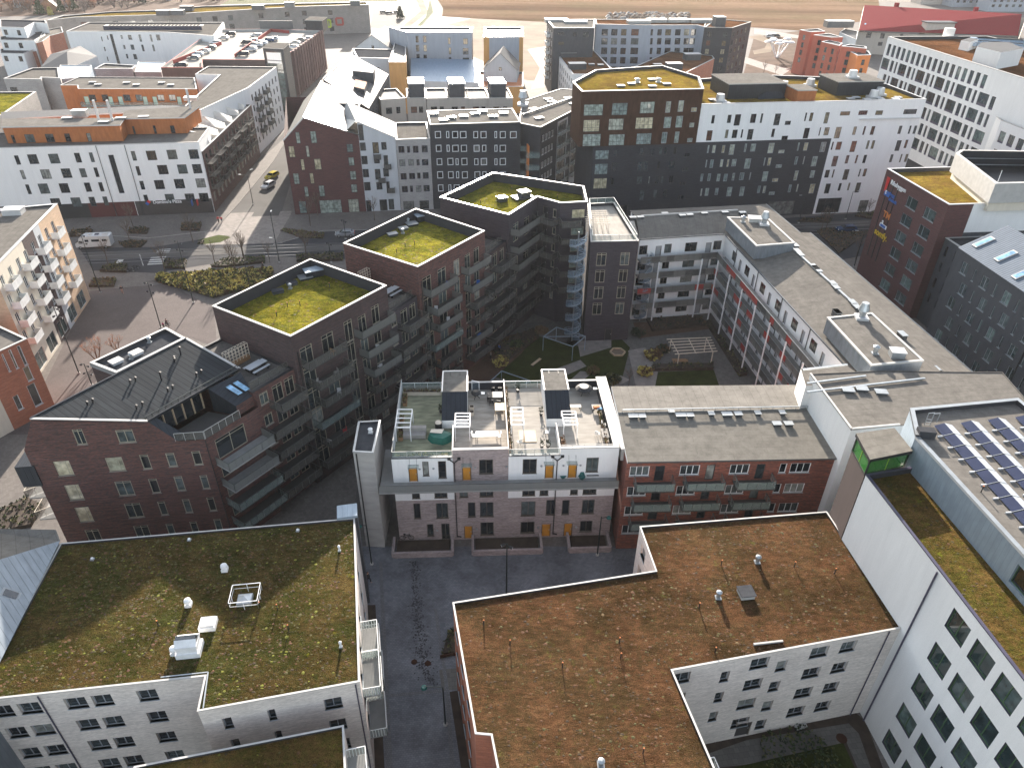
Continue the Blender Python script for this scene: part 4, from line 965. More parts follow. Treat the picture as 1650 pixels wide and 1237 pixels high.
def lowwall(s0, d0, s1, d1, z0, z1, m, cap='cope_light', wd=.3):
 a, c_ = Vector(wp(s0, d0)), Vector(wp(s1, d1)); t = (c_ - a).normalized(); n_ = Vector((-t.y, t.x)); mid = (a + c_) / 2
 b.obox((mid.x, mid.y), (t.x, t.y), (n_.x, n_.y), (c_ - a).length, wd * .7, z0, z1 - .06, m); b.obox((mid.x, mid.y), (t.x, t.y), (n_.x, n_.y), (c_ - a).length, wd, z1 - .06, z1, cap)
lowwall(w.L - .3, .2, w.L - .3, 14.3, 12.3, 13.9, 'par_dark', wd=.7); lowwall(w.L + .45, -.1, w.L + .45, 14.6, 12.0, 13.7, 'cope_light', wd=.6)
lowwall(18.9, 14.15, w.L, 14.15, 12.3, 13.5, 'par_dark'); lowwall(6.8, 14.15, 13.0, 14.15, 12.3, 13.5, 'par_dark'); lowwall(13.05, .3, 13.05, 14.3, 12.3, 13.75, 'wood_light', wd=.12)
lowwall(6.8, .2, 6.8, 5.0, 12.3, 13.7, 'white', wd=.14); lowwall(18.85, .2, 18.85, 5.0, 12.3, 13.7, 'white', wd=.14)
lowwall(.12, 1.8, .12, 14.2, 12.3, 14.1, 'grey_light', wd=.08)
b.build('parapet_wall', ROW.root)
railing(ROW, [wp(.1, 14.1), wp(.1, .12), wp(6.7, .12)], 12.95, .85, 1.6, 'cope_light', 'glass_rail', 'terrace_railing'); railing(ROW, [wp(.1, 14.15), wp(6.6, 14.15)], 12.4, 1.1, 1.6, 'rail_white', 'glass_rail', 'terrace_railing')
railing(ROW, [wp(13.1, .12), wp(18.8, .12)], 12.95, .85, 1.4, 'cope_light', 'glass_rail', 'terrace_railing'); railing(ROW, [wp(13.1, 14.15), wp(18.8, 14.15)], 12.4, 1.1, 1.4, 'rail_white', 'glass_rail', 'terrace_railing'); railing(ROW, [wp(18.9, .12), wp(w.L, .12)], 13.9, .35, 1.4, 'cope_light', None, 'terrace_railing')
for cr, tl, tr, br_, bl_, fl, fr in (('y1', (855, 70), (1178, 70), (1178, 340), (843, 340), (835, 722), (1012, 722)), ('y2', (350, 50), (662, 50), (710, 310), (390, 318), (412, 700), (742, 690))):
 zt = 15.1; T = [at(cr, *tl, zt), at(cr, *tr, zt), at(cr, *br_, zt), at(cr, *bl_, zt)]; sA = (Vector(T[3]) - w.A).dot(w.t); sB = (Vector(T[2]) - w.A).dot(w.t); dA = -(Vector(T[3]) - w.A).dot(w.n); dB = -(Vector(T[0]) - w.A).dot(w.n)
 Fp = at(cr, *fl, 13.5); dF = -(Vector(Fp) - w.A).dot(w.n)
 b = MB(); Q = lambda s, d, z: (*wp(s, d), z)
 b.face([Q(sA, dA, zt), Q(sB, dA, zt), Q(sB, dB, zt), Q(sA, dB, zt)], 'felt_light'); b.face([Q(sA, dF, 13.5), Q(sB, dF, 13.5), Q(sB, dA, zt), Q(sA, dA, zt)], 'metal_dark')
 b.face([Q(sB, dF, 12.3), Q(sB, dB, 12.3), Q(sB, dB, zt), Q(sB, dA, zt), Q(sB, dF, 13.5)], 'white'); b.face([Q(sA, dB, 12.3), Q(sA, dF, 12.3), Q(sA, dF, 13.5), Q(sA, dA, zt), Q(sA, dB, zt)], 'white')
 b.face([Q(sA, dF, 12.3), Q(sB, dF, 12.3), Q(sB, dF, 13.5), Q(sA, dF, 13.5)], 'white'); b.face([Q(sB, dB, 12.3), Q(sA, dB, 12.3), Q(sA, dB, zt), Q(sB, dB, zt)], 'white')
 for e in ((sA, dA, sA, dB), (sB, dA, sB, dB), (sA, dB, sB, dB)): b.bar(Q(e[0], e[1], zt + .03), Q(e[2], e[3], zt + .03), .16, 'cope_white', .12)
 for f_ in (.3, .7): s_ = sA + (sB - sA) * f_; b.bar(Q(s_, dB - .2, zt + .06), Q(s_, dB - 1.0, zt + .06), .06, 'black')
 h_ = b.build('stair_housing', ROW.root)
b = MB(); q = wp(9.2, 12.3); b.bar((*wp(9.0, 13.0), 12.4), (*wp(9.0, 13.0), 14.5), .07, 'white_paint'); b.bar((*wp(9.0, 13.0), 14.5), (*wp(9.9, 12.6), 14.5), .07, 'white_paint'); b.bar((*wp(9.9, 12.6), 12.4), (*wp(9.9, 12.6), 14.5), .07, 'white_paint'); b.bar((*wp(9.0, 13.0), 12.4), (*wp(9.9, 12.6), 12.4), .07, 'white_paint')
b.face([(*wp(9.0, 13.0), 12.45), (*wp(9.9, 12.6), 12.45), (*wp(9.9, 12.6), 14.4), (*wp(9.0, 13.0), 14.4)], 'glass_blue'); ROW.part('terrace_door', b)
wk = MB(); wk.obox(wp(w.L / 2 - .75, -.85), (w.t.x, w.t.y), (w.n.x, w.n.y), w.L + 1.5, 1.7, 9.2, 9.4, 'slab'); wk.obox(wp(-.75, 3.0), (w.t.x, w.t.y), (w.n.x, w.n.y), 1.5, 6.0, 9.2, 9.4, 'slab'); wk.build('access_deck', ROW.root)
railing(ROW, [wp(-1.5, -1.65), wp(w.L, -1.65)], 9.35, 1.0, 1.0, 'rail_grey', 'mesh_rail_light', 'deck_railing')
for x in (238, 552, 1036, 1170):
 s, _ = w.px('l', x, 660); b = MB(); b.obox(wp(s, -.35), (w.t.x, w.t.y), (w.n.x, w.n.y), 1.2, .7, 11.95, 12.02, 'glass_rail')
 for e in (-.4, .4): b.bar((*wp(s + e, -.6), 12.02), (*wp(s + e, 0), 12.9), .03, 'black')
 ROW.part('door_canopy', b)
for x, y in ((277, 710), (358, 707), (604, 702), (787, 696), (990, 692), (1120, 690), (1220, 688), (380, 1070), (612, 1062), (972, 1053), (1195, 1050)):
 s, z = w.px('l', x, y); b = MB(); q = w.P(s, z, .06); b.cone(w.P(s, z, .0), w.P(s, z, .09), .14, .12, 'galv', 8); b.build('wall_lamp', ROW.root)
root = thing('garden_wall', 'low pinkish brick wall with dark planted yards in front of the yellow doors', 'garden wall', (0, 60, 0)); b = MB()
for s0, s1, d in ((-.6, 6.4, -2.6), (8.8, 17.0, -2.6), (20.3, 25.2, -2.6)):
 b.obox(wp((s0 + s1) / 2, d), (w.t.x, w.t.y), (w.n.x, w.n.y), s1 - s0, .3, 0, .8, 'brick_mauve')
 for e in (s0, s1): b.obox(wp(e, d / 2), (w.n.x, w.n.y), (w.t.x, w.t.y), 2.6, .3, 0, .8, 'brick_mauve')
b.build('wall', root)
b = MB()
for s0, s1 in ((-.4, 6.2), (9, 16.8), (20.5, 25.0)): b.obox(wp((s0 + s1) / 2, -1.3), (w.t.x, w.t.y), (w.n.x, w.n.y), s1 - s0 - .3, 2.2, 0, .3, 'soil')
b.build('planting_soil', root)
PG = []
for cr, px, lb in (('y1', [(255, 572), (448, 572), (418, 812), (222, 812)], 'white slatted pergola by the glass fence of the leftmost mossy roof terrace'), ('y1', [(1022, 625), (1218, 625), (1208, 805), (1015, 805)], 'white slatted pergola just right of the left stair housing'), ('y2', [(-50, 548), (100, 548), (115, 778), (-50, 778)], 'white slatted pergola against the timber screen in the middle of the roof terraces'), ('y2', [(615, 597), (800, 597), (832, 776), (650, 776)], 'white slatted pergola just right of the right stair housing')):
 P = [at(cr, x, y, 14.4) for x, y in px]; root = thing('pergola', lb, 'pergola', (*P[3], 12.35), 'white pergolas on the roof terraces'); b = MB()
 for i in range(4): b.bar((*P[i], 14.4), (*P[(i + 1) % 4], 14.4), .1, 'white_paint')
 for k in range(1, 4): b.bar((*lerp(P[0], P[3], k / 4), 14.42), (*lerp(P[1], P[2], k / 4), 14.42), .09, 'white_paint')
 b.build('slats', root)
 for p in P: b = MB(); b.bar((*p, 12.36), (*p, 14.38), .09, 'white_paint'); b.build('post', root)
# ==== concrete lift tower
TW = Bld('lift_tower', 'slim board-marked concrete lift tower with dark roof left of the white terrace', 'tower', [(-17.2, 61.0), (-14.95, 60.85), (-15.1, 66.7), (-17.6, 66.4)], 14.6, 'concrete_panel', roof='felt_dark', par=.2, cope='cope_grey', cw=.2)
TW.finish(); stub(TW, (-15.9, 64.6), 14.4, .7, .2, 'white_paint'); pipe(TW, (-16.85, 60.88), 0, 14.4, 'black', .14)
# ==== red brick row
RR = Bld('apartment_building', 'red brick row with glass balconies and pale felt roof, right of the white terrace', 'building', [(12.75, 61.15), (37.3, 62.4), (37.6, 76.0), (12.6, 75.0)], 13.7, 'brick_red')
w = RR.edge((12.75, 61.15), (37.3, 62.4))
for x0, x1, y in ((192, 300, 655), (470, 580, 652), (747, 855, 650), (1025, 1062, 643), (1083, 1195, 641)):
 s0, _ = w.px('m', x0, y); s1, _ = w.px('m', x1, y)
 for z in (11.5, 8.5, 5.5, 2.5): w.wn(s0, s1, z, z + 1.4, WWd)
for x0, x1, y in ((333, 385, 655), (615, 665, 652), (893, 943, 648)):
 s0, _ = w.px('m', x0, y); s1, _ = w.px('m', x1, y)
 for z in (10.7, 7.7, 4.7, 1.7): w.wn(s0, s1, z, z + 2.2, style('bdoor', 'frame_black', 'glass', n=1))
RR.custom_roof = True; RR.finish()
for k, z in enumerate((10.55, 7.55, 4.55)):
 for s0 in (1.0, 6.6, 12.3): balcony(w, s0, s0 + 4.3, z, 1.6, rail='glass_rail', posts=1.0, slabm='slab_dark')
b = MB(); F1, F2 = RR.poly[0], RR.poly[1]; G1, G2 = RR.poly[3], RR.poly[2]; e0 = (12.75, 60.9); e1 = (37.6, 62.1)
r1 = (12.6, 69.2); r2 = (37.5, 70.6); ZQ = 14.25
def qv(P, uvm=1): b.face(P, 'felt_pale')
b.face([(*e0, 13.75), (*e1, 13.75), (*r2, ZQ), (*r1, ZQ)], 'felt_tile', [(0, 0), (25, 0), (25, 8.4), (0, 8.4)])
b.face([(*r1, ZQ), (*r2, ZQ), (*r2, ZQ + .12), (*r1, ZQ + .12)], 'cope_grey')
b.face([(*r1, ZQ + .12), (*r2, ZQ + .12), (37.7, 76.4, 13.9), (12.5, 75.4, 13.9)], 'felt_pale', [(0, 0), (0, 25), (6.5, 25), (6.5, 0)])
b.face([(*e0, 13.75), (*r1, ZQ), (12.5, 75.4, 13.9), (12.5, 75.4, 13.5), (*e0, 13.5)], 'white'); b.face([(*e0, 13.55), (*e1, 13.55), (*e1, 13.75), (*e0, 13.75)], 'cope_dark')
b.build('roof', RR.root)
b = MB(); b.bar((*lerp(r1, r2, .02), 14.75), (*lerp(r1, r2, .97), 14.75), .1, 'galv')
for k in range(18): p = lerp(r1, r2, .02 + .95 * k / 17); b.bar((*p, 14.3), (*p, 14.75), .05, 'galv')
b.build('roof_rail', RR.root)
for x, y, sx in ((208, 372, 1.0), (258, 372, .7), (418, 345, .6), (472, 367, 1.1), (524, 367, .7), (640, 358, .6), (728, 362, 1.1), (790, 360, .8), (898, 355, .6), (1034, 353, .6)): curb(RR, at('m', x, y, 14.6), 14.15, sx, .6, .4, 3)
for x, y in ((1003, 418), (1068, 418)): curb(RR, at('m', x, y, 14.4), 14.0, .9, .6, .45, 3)
RC = Bld('apartment_building', 'narrow cream corner with stacked glass balconies between red brick row and brown stair tower', 'building', [(37.4, 62.6), (40.8, 62.8), (40.6, 68), (37.5, 68)], 13.2, 'cream', roof='felt_dark', par=.1)
w = RC.edge((37.4, 62.6), (40.8, 62.8)); w.rep(.6, 3.3, 9, 1.9, [(11, 12.6), (8, 9.6), (5, 6.6), (2, 3.6)], WWd); RC.finish()
for z in (10.3, 7.3, 4.3, 1.3): balcony(w, .05, 3.35, z, 1.9, rail='glass_rail', slabm='slab_dark')
# ==== G gabled plum brick house
C0 = Vector((-32.9, 60.9)); th_s = 188.5
SW = Vector(off(C0, th_s, 18.0)); SD = Vector((.547, .837)); SEe = C0 + SD * 7.2; NEc = (-33.5, 70.9); NWc = (-39.3, 74.4)
G = Bld('apartment_building', 'plum brick house with a dark standing seam metal roof and a cut-out corner terrace', 'building',
 [tuple(SW), tuple(C0), tuple(SEe), NEc, NWc, (-43.8, 66.9), (-49.6, 61.5)], 16.1, 'brick_plum_red')
w = G.edge(tuple(SW), tuple(C0)); w.prof = [(0, 16.5), (2.0, 20.35), (12.94, 19.0), (15.3, 16.1), (18.0, 16.1)]
w.win('j', [(395, 660, 485, 740), (635, 663, 755, 728)], WT)
w.win('j', [(290, 838, 415, 910), (578, 818, 700, 885)], WTc); w.win('j', [(767, 802, 845, 875), (912, 790, 985, 862), (1057, 780, 1125, 852)], WT)
w.win('j', [(350, 968, 470, 1045)], WTc); w.win('j', [(632, 950, 750, 1020), (818, 935, 892, 1008), (960, 922, 1030, 995), (1102, 912, 1165, 985)], WT)
w.win('j', [(408, 1093, 523, 1165)], WTc); w.win('j', [(685, 1072, 800, 1142), (868, 1060, 935, 1130), (1005, 1047, 1070, 1117), (1140, 1037, 1203, 1107)], WT)
w.win('j', [(465, 1215, 575, 1285), (735, 1195, 845, 1262), (913, 1182, 980, 1250), (1047, 1170, 1108, 1238), (1180, 1157, 1238, 1220)], WT)
for x in (15.4,): pass
w2 = G.edge(tuple(C0), tuple(SEe)); w2.wn(1.0, 4.9, 12.6, 15.3, WTd);
for z in (10.0, 7.0, 4.0, 1.0): w2.wn(.9, 3.0, z, z + 2.2, WTd); w2.wn(3.6, 4.6, z, z + 2.2, WTd)
for ww in G.walls:
 if (ww.A - Vector(NWc)).length < .5 or (ww.A - Vector((-43.8, 66.9))).length < .5: ww.prof = [(0, 20.3 if (ww.A - Vector(NWc)).length < .5 else 20.3), (ww.L, 20.3 if (ww.A - Vector(NWc)).length < .5 else 16.5)]
 if (ww.A - Vector(NEc)).length < .5: ww.prof = [(0, 19), (ww.L, 20.3)]
 if (ww.A - SEe).length < .5: ww.prof = [(0, 17.4), (ww.L, 19)]
G.custom_roof = True; G.finish(); pipe(G, (C0.x + .02, C0.y - .08), 0, 16, 'black')
R1 = (-48.75, 58.45, 20.45); R2 = (-37.9, 60.1, 19.1); R3 = (-31.6, 70.3, 19.1); R4 = (-39.1, 74.6, 20.5)
b = MB(); u = Vector(R4) - Vector(R1); ul = u.length
v_ = (Vector(R2) - Vector(R1))
b.face([R1, R2, R3, R4], 'metal_roof', [((Vector(p) - Vector(R1)).dot(u) / ul, (Vector(p) - Vector(R1)).length) for p in (R1, R2, R3, R4)])
b.face([(p[0], p[1], p[2] - .25) for p in (R4, R3, R2, R1)], 'metal_dark')
for a_, c_ in ((R1, R2), (R3, R4)): b.bar(Vector(a_) + Vector((0, 0, .03)), Vector(c_) + Vector((0, 0, .03)), .28, 'cope_light', .1)
b.bar(Vector(R2), Vector(R3), .2, 'metal_dark'); b.bar(Vector(R1), Vector(R4), .2, 'metal_dark')
b.build('roof', G.root)
b = MB(); b.bar(Vector(R2) + Vector((-.25, .1, .4)), Vector(R3) + Vector((-.25, .1, .4)), .07, 'pole')
for k in range(16): p = Vector(R2).lerp(Vector(R3), k / 15) + Vector((-.25, .1, 0)); b.bar(p, p + Vector((0, 0, .4)), .05, 'pole')
b.build('snow_guard', G.root)
def onroof(cr, x, y):
 n_ = (Vector(R2) - Vector(R1)).cross(Vector(R4) - Vector(R1)); d = ray(cr, x, y); t = (Vector(R1) - CAMP).dot(n_) / d.dot(n_); return CAMP + d * t
for x, y, h_ in ((1002, 245, .9), (895, 385, .9), (968, 285, .35), (965, 275, .35), (1088, 365, .35), (1115, 350, .35), (722, 405, .35), (752, 390, .35), (930, 450, .35), (957, 435, .35), (485, 525, .35), (516, 510, .35), (757, 545, .35), (790, 528, .35)):
 p = onroof('j', x, y); b = MB(); b.cone(p, p + Vector((0, 0, h_)), .09, .09, 'black', 8); b.cone(p + Vector((0, 0, h_)), p + Vector((.12, 0, h_ + .18)), .12, .12, 'black', 8); b.build('roof_vent', G.root)
E0 = Vector(R2[:2]); ED = (Vector(R3[:2]) - E0).normalized()
b = MB(); tz = 16.12
b.face([(*C0, tz), (*(C0 + SD * 4.8), tz), (*(E0 + ED * 6.8), tz), (*(E0 + ED * .5), tz)], 'slab_dark')
p0, p1 = E0 + ED * .9 + Vector((-.8, .5)), E0 + ED * 7.0 + Vector((-.8, .5)); b.face([(*p0, tz), (*p1, tz), (*p1, 19.2), (*p0, 19.2)], 'glass_dark')
for k in range(6): q = p0.lerp(p1, k / 5); b.bar((*q, tz), (*q, 19.1), .16, 'wood_light')
b.face([(*(E0), 19.0), (-35.57, 60.5, 16.1), (*(E0 + ED * .9 + Vector((-.6, .4))), 16.1), (*(E0 + ED * .6 + Vector((-.6, .4))), 19.0)], 'metal_dark'); b.face([(*E0, 19.0), (*(E0 + ED * .9 + Vector((0, 0))), 19.0), (-34.9, 61.4, 16.2), (-35.57, 60.45, 16.15)], 'metal_dark')
b.build('terrace_front', G.root)
pa, pb, pc, pd = at('w', 175, 130, 19.15), at('w', 432, -2, 19.15), at('w', 540, 180, 17.4), at('w', 398, 270, 17.4)
b = MB(); b.face([(*pa, 19.15), (*pd, 17.4), (*pc, 17.4), (*pb, 19.15)], 'metal_dark'); b.face([(*pa, 19.15), (*pa, 16.1), (*pd, 16.1), (*pd, 17.4)], 'metal_dark'); b.face([(*pb, 19.15), (*pc, 17.4), (*pc, 16.1), (*pb, 16.1)], 'metal_dark'); b.face([(*pd, 16.05), (*pc, 16.05), (*pc, 17.4), (*pd, 17.4)], 'brick_plum_red')
b.build('mansard', G.root)
A0 = Vector((*pa, 19.15)); X_ = (Vector((*pb, 19.15)) - A0); Y_ = (Vector((*pd, 17.4)) - A0); nn = Y_.cross(X_).normalized(); nn = nn if nn.z > 0 else -nn
for f0 in (.30, .53):
 b = MB()
 for e, m_, i_ in ((.06, 'metal_dark', 0), (.1, 'glass_sky', .02)):
  Q = [A0 + X_ * (f0 + i_ + a * (.19 - 2 * i_)) + Y_ * (.22 + i_ + c_ * (.5 - 2 * i_)) + nn * e for a, c_ in ((0, 0), (0, 1), (1, 1), (1, 0))]; b.face(Q, m_)
 b.build('roof_window', G.root)
railing(G, [tuple(C0 + SD * .1), tuple(C0 + SD * 4.7)], tz, 1.05, 1.0, 'cope_light', 'mesh_rail', 'terrace_railing'); railing(G, [off(C0, th_s, 3.0), tuple(C0)], tz, 1.05, 1.0, 'cope_light', 'mesh_rail', 'terrace_railing')
FP = [(-43.9, 66.9), (-39.2, 74.6), (-42.5, 77.1), (-47.8, 68.9)]
b = MB(); b.prism(FP, 0, 20.1, 'brick_plum'); b.build('side_wing', G.root)
b = MB(); q = inset(FP, .3); n_ = 4
b.face([(x, y, 20.15) for x, y in inset(FP, .3)], 'felt_dark')
for i in range(4):
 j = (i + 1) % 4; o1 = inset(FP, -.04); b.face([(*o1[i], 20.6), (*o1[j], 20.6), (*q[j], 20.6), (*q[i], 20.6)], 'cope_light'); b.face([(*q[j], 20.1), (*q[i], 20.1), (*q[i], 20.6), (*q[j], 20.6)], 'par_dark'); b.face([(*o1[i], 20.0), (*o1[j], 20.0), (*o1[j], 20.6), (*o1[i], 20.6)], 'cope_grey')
b.build('parapet', G.root)
for x, y in ((640, 275), (752, 228)): curb(G, at('j', x, y, 20.5), 20.1, 1.2, 1.0, .4, 55, 'cope_light', 'white_paint')
for x, y in ((725, 255), (825, 165)): stub(G, at('j', x, y, 20.5), 20.15, .8, .18, 'galv')
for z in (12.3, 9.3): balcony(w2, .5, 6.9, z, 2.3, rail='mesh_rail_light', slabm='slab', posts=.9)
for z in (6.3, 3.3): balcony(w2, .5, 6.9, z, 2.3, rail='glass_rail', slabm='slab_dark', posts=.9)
wv = G.edge((-49.6, 61.5), tuple(SW)) if True else None
b = MB(); b.rbox((-51.6, 59.6), 8, 1.9, 3.2, 11.6, 14.4, 'metal_dark'); G.part('bay', b)
for z in (9.4, 6.2):
 b = MB(); b.rbox((-52.0, 60.2), 8, 2.2, 3.0, z - .15, z, 'slab'); bo = b.build('balcony', G.root)
 railing(bo if False else G, [off((-52.0, 60.2), 8, 1.0)] + [(-53.2, 58.6), (-53.6, 61.6)], z, 1.0, 1.0, 'cream', 'mesh_rail', 'balcony_railing')
# ==== stepped plum brick blocks with green roofs
ZB = 22.5
boxes = []
for nm, px, lab, mt in (('box1', [(468, 542), (623, 460), (500, 417), (342, 493)], 'plum brick block whose square bright sedum roof lies nearest the dark metal roof', 'brick_plum'),
      ('box2', [(673, 430), (781, 372), (670, 336), (553, 392)], 'reddish plum brick block, middle one of the three with sunken bright green roofs', 'brick_plum_red')):
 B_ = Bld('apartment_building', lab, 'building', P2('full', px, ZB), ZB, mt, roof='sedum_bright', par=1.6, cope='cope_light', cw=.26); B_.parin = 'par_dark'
 w = B_.edge(B_.poly[0], B_.poly[1]) if False else B_.edge(at('full', *px[0], ZB), at('full', *px[1], ZB))
 B_.w = w; B_.rows = []
 if nm == 'box1':
  w.win('f', [(572, 1035, 630, 1130), (690, 965, 748, 1070)], WTd); w.win('f', [(805, 893, 858, 985), (957, 808, 1003, 885)], WT); w.win('f', [(893, 858, 922, 950)], WT)
 else:
  w.win('z5', [(320, 350, 383, 480), (447, 283, 503, 405)], WTd); w.win('z5', [(571, 208, 622, 318), (738, 110, 783, 213)], WT); w.win('z5', [(670, 158, 703, 265)], WT)
 widen(w); hs = list(w.holes); zt = max(h[3] for h in hs)
 for k in range(1, 7):
  for h in hs:
   if h[2] - 3.05 * k > .3: w.wn(h[0], h[1], h[2] - 3.05 * k, h[3] - 3.05 * k, h[4])
 B_.finish(); boxes.append(B_); ztop = zt
 kinds = ['mesh_rail', 'mesh_rail_light', 'glass_rail']
 fl = ztop - 2.5
 for k in range(6):
  z = fl - 3.05 * k - .15
  if z < 1: break
  a = (k % 2) * 0.0
  if nm == 'box1': rl = ['mesh_rail', 'mesh_rail', 'mesh_rail', 'glass_rail', 'mesh_rail', 'mesh_rail'][k]; r2 = ['mesh_rail_light', 'mesh_rail_light', 'mesh_rail_light', 'mesh_rail', 'mesh_rail', 'mesh_rail'][k]
  else: rl = ['mesh_rail_light', 'mesh_rail_light', 'mesh_rail_light', 'glass_rail', 'mesh_rail', 'mesh_rail'][k]; r2 = ['mesh_rail_light', 'mesh_rail_light', 'mesh_rail', 'mesh_rail', 'mesh_rail_light', 'mesh_rail'][k]
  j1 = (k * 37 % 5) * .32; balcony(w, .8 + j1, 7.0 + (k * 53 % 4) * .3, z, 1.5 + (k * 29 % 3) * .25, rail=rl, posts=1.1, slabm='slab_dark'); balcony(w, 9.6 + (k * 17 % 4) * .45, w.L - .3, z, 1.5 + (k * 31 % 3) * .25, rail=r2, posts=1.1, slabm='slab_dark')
 pipe(B_, w.P(.5, 0, .1)[:2], 0, 20.2, 'black', .14)
 rz = ZB - 1.6
 if nm == 'box1': it = [('n', 1, (580, 590), (680, 575)), ]
 cr = 'f'
 big, st1, hat1, st2, hat2 = ((635, 610), (553, 612), (515, 672), (505, 690), (437, 715)) if nm == 'box1' else ((1240, 305), (1160, 330), (1133, 368), (1130, 385), (1073, 400))
 q = at(cr, *big, rz + .6); curb(B_, q, rz, 2.4, 1.5, 1.0, 30, 'clad_blue', 'metal_dark', 'ventilation_unit'); q = at(cr, *[(590, 640), (1180, 345)][nm == 'box2'], rz + .2); curb(B_, q, rz, 1.7, 1.4, .35, 30, 'cope_grey', 'metal_dark', 'roof_hatch')
 stub(B_, at(cr, *st1, rz + .4), rz, .9, .2); stub(B_, at(cr, *st2, rz + .4), rz, .8, .2)
 curb(B_, at(cr, *hat1, rz + .3), rz, 1.3, .9, .4, 30, 'felt_dark' if nm == 'box1' else 'cope_light'); curb(B_, at(cr, *hat2, rz + .3), rz, 1.4, .9, .4, 30, 'felt_dark' if nm == 'box1' else 'cope_light')
 for x, y in ([(432, 850), (493, 800), (561, 790), (725, 690)] if nm == 'box1' else [(1097, 500), (1144, 465), (1196, 455)]): stick(B_, at(cr, x, y, rz + .2), rz)
px3 = [(820, 346), (866, 317), (903, 327), (947, 325), (941, 300), (830, 283), (794, 278), (709, 318)]
B3 = Bld('apartment_building', 'plum brick block with an angular green roof and stacked access galleries beside the spiral stair', 'building', P2('full', px3, ZB), ZB, 'brick_slate', roof='sedum_bright', par=1.6, cope='cope_white', cw=.3)
w = B3.edge(at('full', 820, 346, ZB), at('full', 866, 317, ZB)); w.win('g', [(503, 350, 535, 430), (565, 318, 592, 395)], WTd); widen(w, 1.7); hs = list(w.holes)
for k in range(1, 7):
 for h in hs:
  if h[2] - 3.05 * k > .3: w.wn(h[0], h[1], h[2] - 3.05 * k, h[3] - 3.05 * k, h[4])
wr1 = B3.edge(at('full', 866, 317, ZB), at('full', 903, 327, ZB)); wr2 = B3.edge(at('full', 903, 327, ZB), at('full', 947, 325, ZB))
for k in range(6):
 z = 19.0 - 3.05 * k
 if z < 1.0: z = 1.0
 wr1.door(wr1.L * .25, wr1.L * .25 + 1.1, z, z + 2.2, 'black'); wr1.wn(wr1.L - 1.4, wr1.L - .7, z + .7, z + 2.2, WT)
 wr2.wn(wr2.L * .45, wr2.L * .45 + 2.2, z + .7, z + 2.2, style('rec', 'frame_taupe', 'glass_pale', n=2))
B3.finish()
for k, z in enumerate((18.9, 15.85, 12.8, 9.75, 6.7, 3.6)):
 if k < 5:
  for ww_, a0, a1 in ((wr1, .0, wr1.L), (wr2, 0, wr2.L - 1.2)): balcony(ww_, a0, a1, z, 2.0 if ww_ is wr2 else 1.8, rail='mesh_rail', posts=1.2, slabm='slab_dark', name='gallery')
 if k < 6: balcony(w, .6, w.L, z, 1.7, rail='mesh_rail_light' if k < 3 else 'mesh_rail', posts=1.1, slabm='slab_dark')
rz = ZB - 1.6
curb(B3, at('g', 443, 205, rz + .5), rz, 1.5, 1.3, .8, 30, 'cope_white', 'cope_dark'); curb(B3, at('g', 565, 175, rz + .8), rz, 1.8, 1.6, 1.2, 30, 'cope_white', 'cope_dark', 'ventilation_unit'); curb(B3, at('g', 555, 200, rz + .1), rz, 3.4, 2.0, .35, 30, 'cope_dark', 'cope_dark', 'roof_hatch')
for x, y in ((497, 160), (324, 235), (750, 205)): stick(B3, at('g', x, y, rz), rz)
root = thing('spiral_staircase', 'galvanised blue-grey spiral staircase climbing the recessed corner of the plum brick blocks', 'staircase', (0, 0, 0)); sc_ = Vector(at('g', 868, 400, 20.0)); root.location = (sc_.x, sc_.y, 0); root['_o'] = [sc_.x, sc_.y, 0]
b = MB(); b.cone((*sc_, 0), (*sc_, 20.3), .12, .12, 'steel', 8); b.build('column', root)
b = MB(); r_ = 1.35; H_ = 19.0; n_ = 112
st_ = MB()
for i in range(n_):
 a = i / 16 * 2 * PI; a2 = a + 2 * PI / 16 * 1.05; z = H_ * i / n_ + .2
 pts = [(sc_.x + rr * math.cos(t), sc_.y + rr * math.sin(t), z) for rr, t in ((.12, a), (r_, a), (r_, a2), (.12, a2))]
 st_.face(pts, 'clad_blue'); st_.face([(x, y, zz - .04) for x, y, zz in pts[::-1]], 'clad_blue')
 p = (sc_.x + r_ * math.cos(a), sc_.y + r_ * math.sin(a)); p2 = (sc_.x + r_ * math.cos(a2), sc_.y + r_ * math.sin(a2)); dz = H_ / n_
 b.bar((*p, z), (*p, z + 1.05), .035, 'clad_blue'); b.bar((*p, z + 1.05), (*p2, z + 1.05 + dz), .06, 'clad_blue'); b.bar((*p, z + .05), (*p2, z + .05 + dz), .12, 'clad_blue', .2)
 b.face([(*p, z + .1), (*p2, z + .1 + dz), (*p2, z + .95 + dz), (*p, z + .95)], 'glass_blue')
st_.build('tread', root); b.build('railing', root)
c2_ = copy_tree(root, (*at('full', 1030, 517, 0), 0), 1.0, 'slimmer blue-grey spiral staircase between the dark tower and the white galleries', scale=(.8, .8, .66))
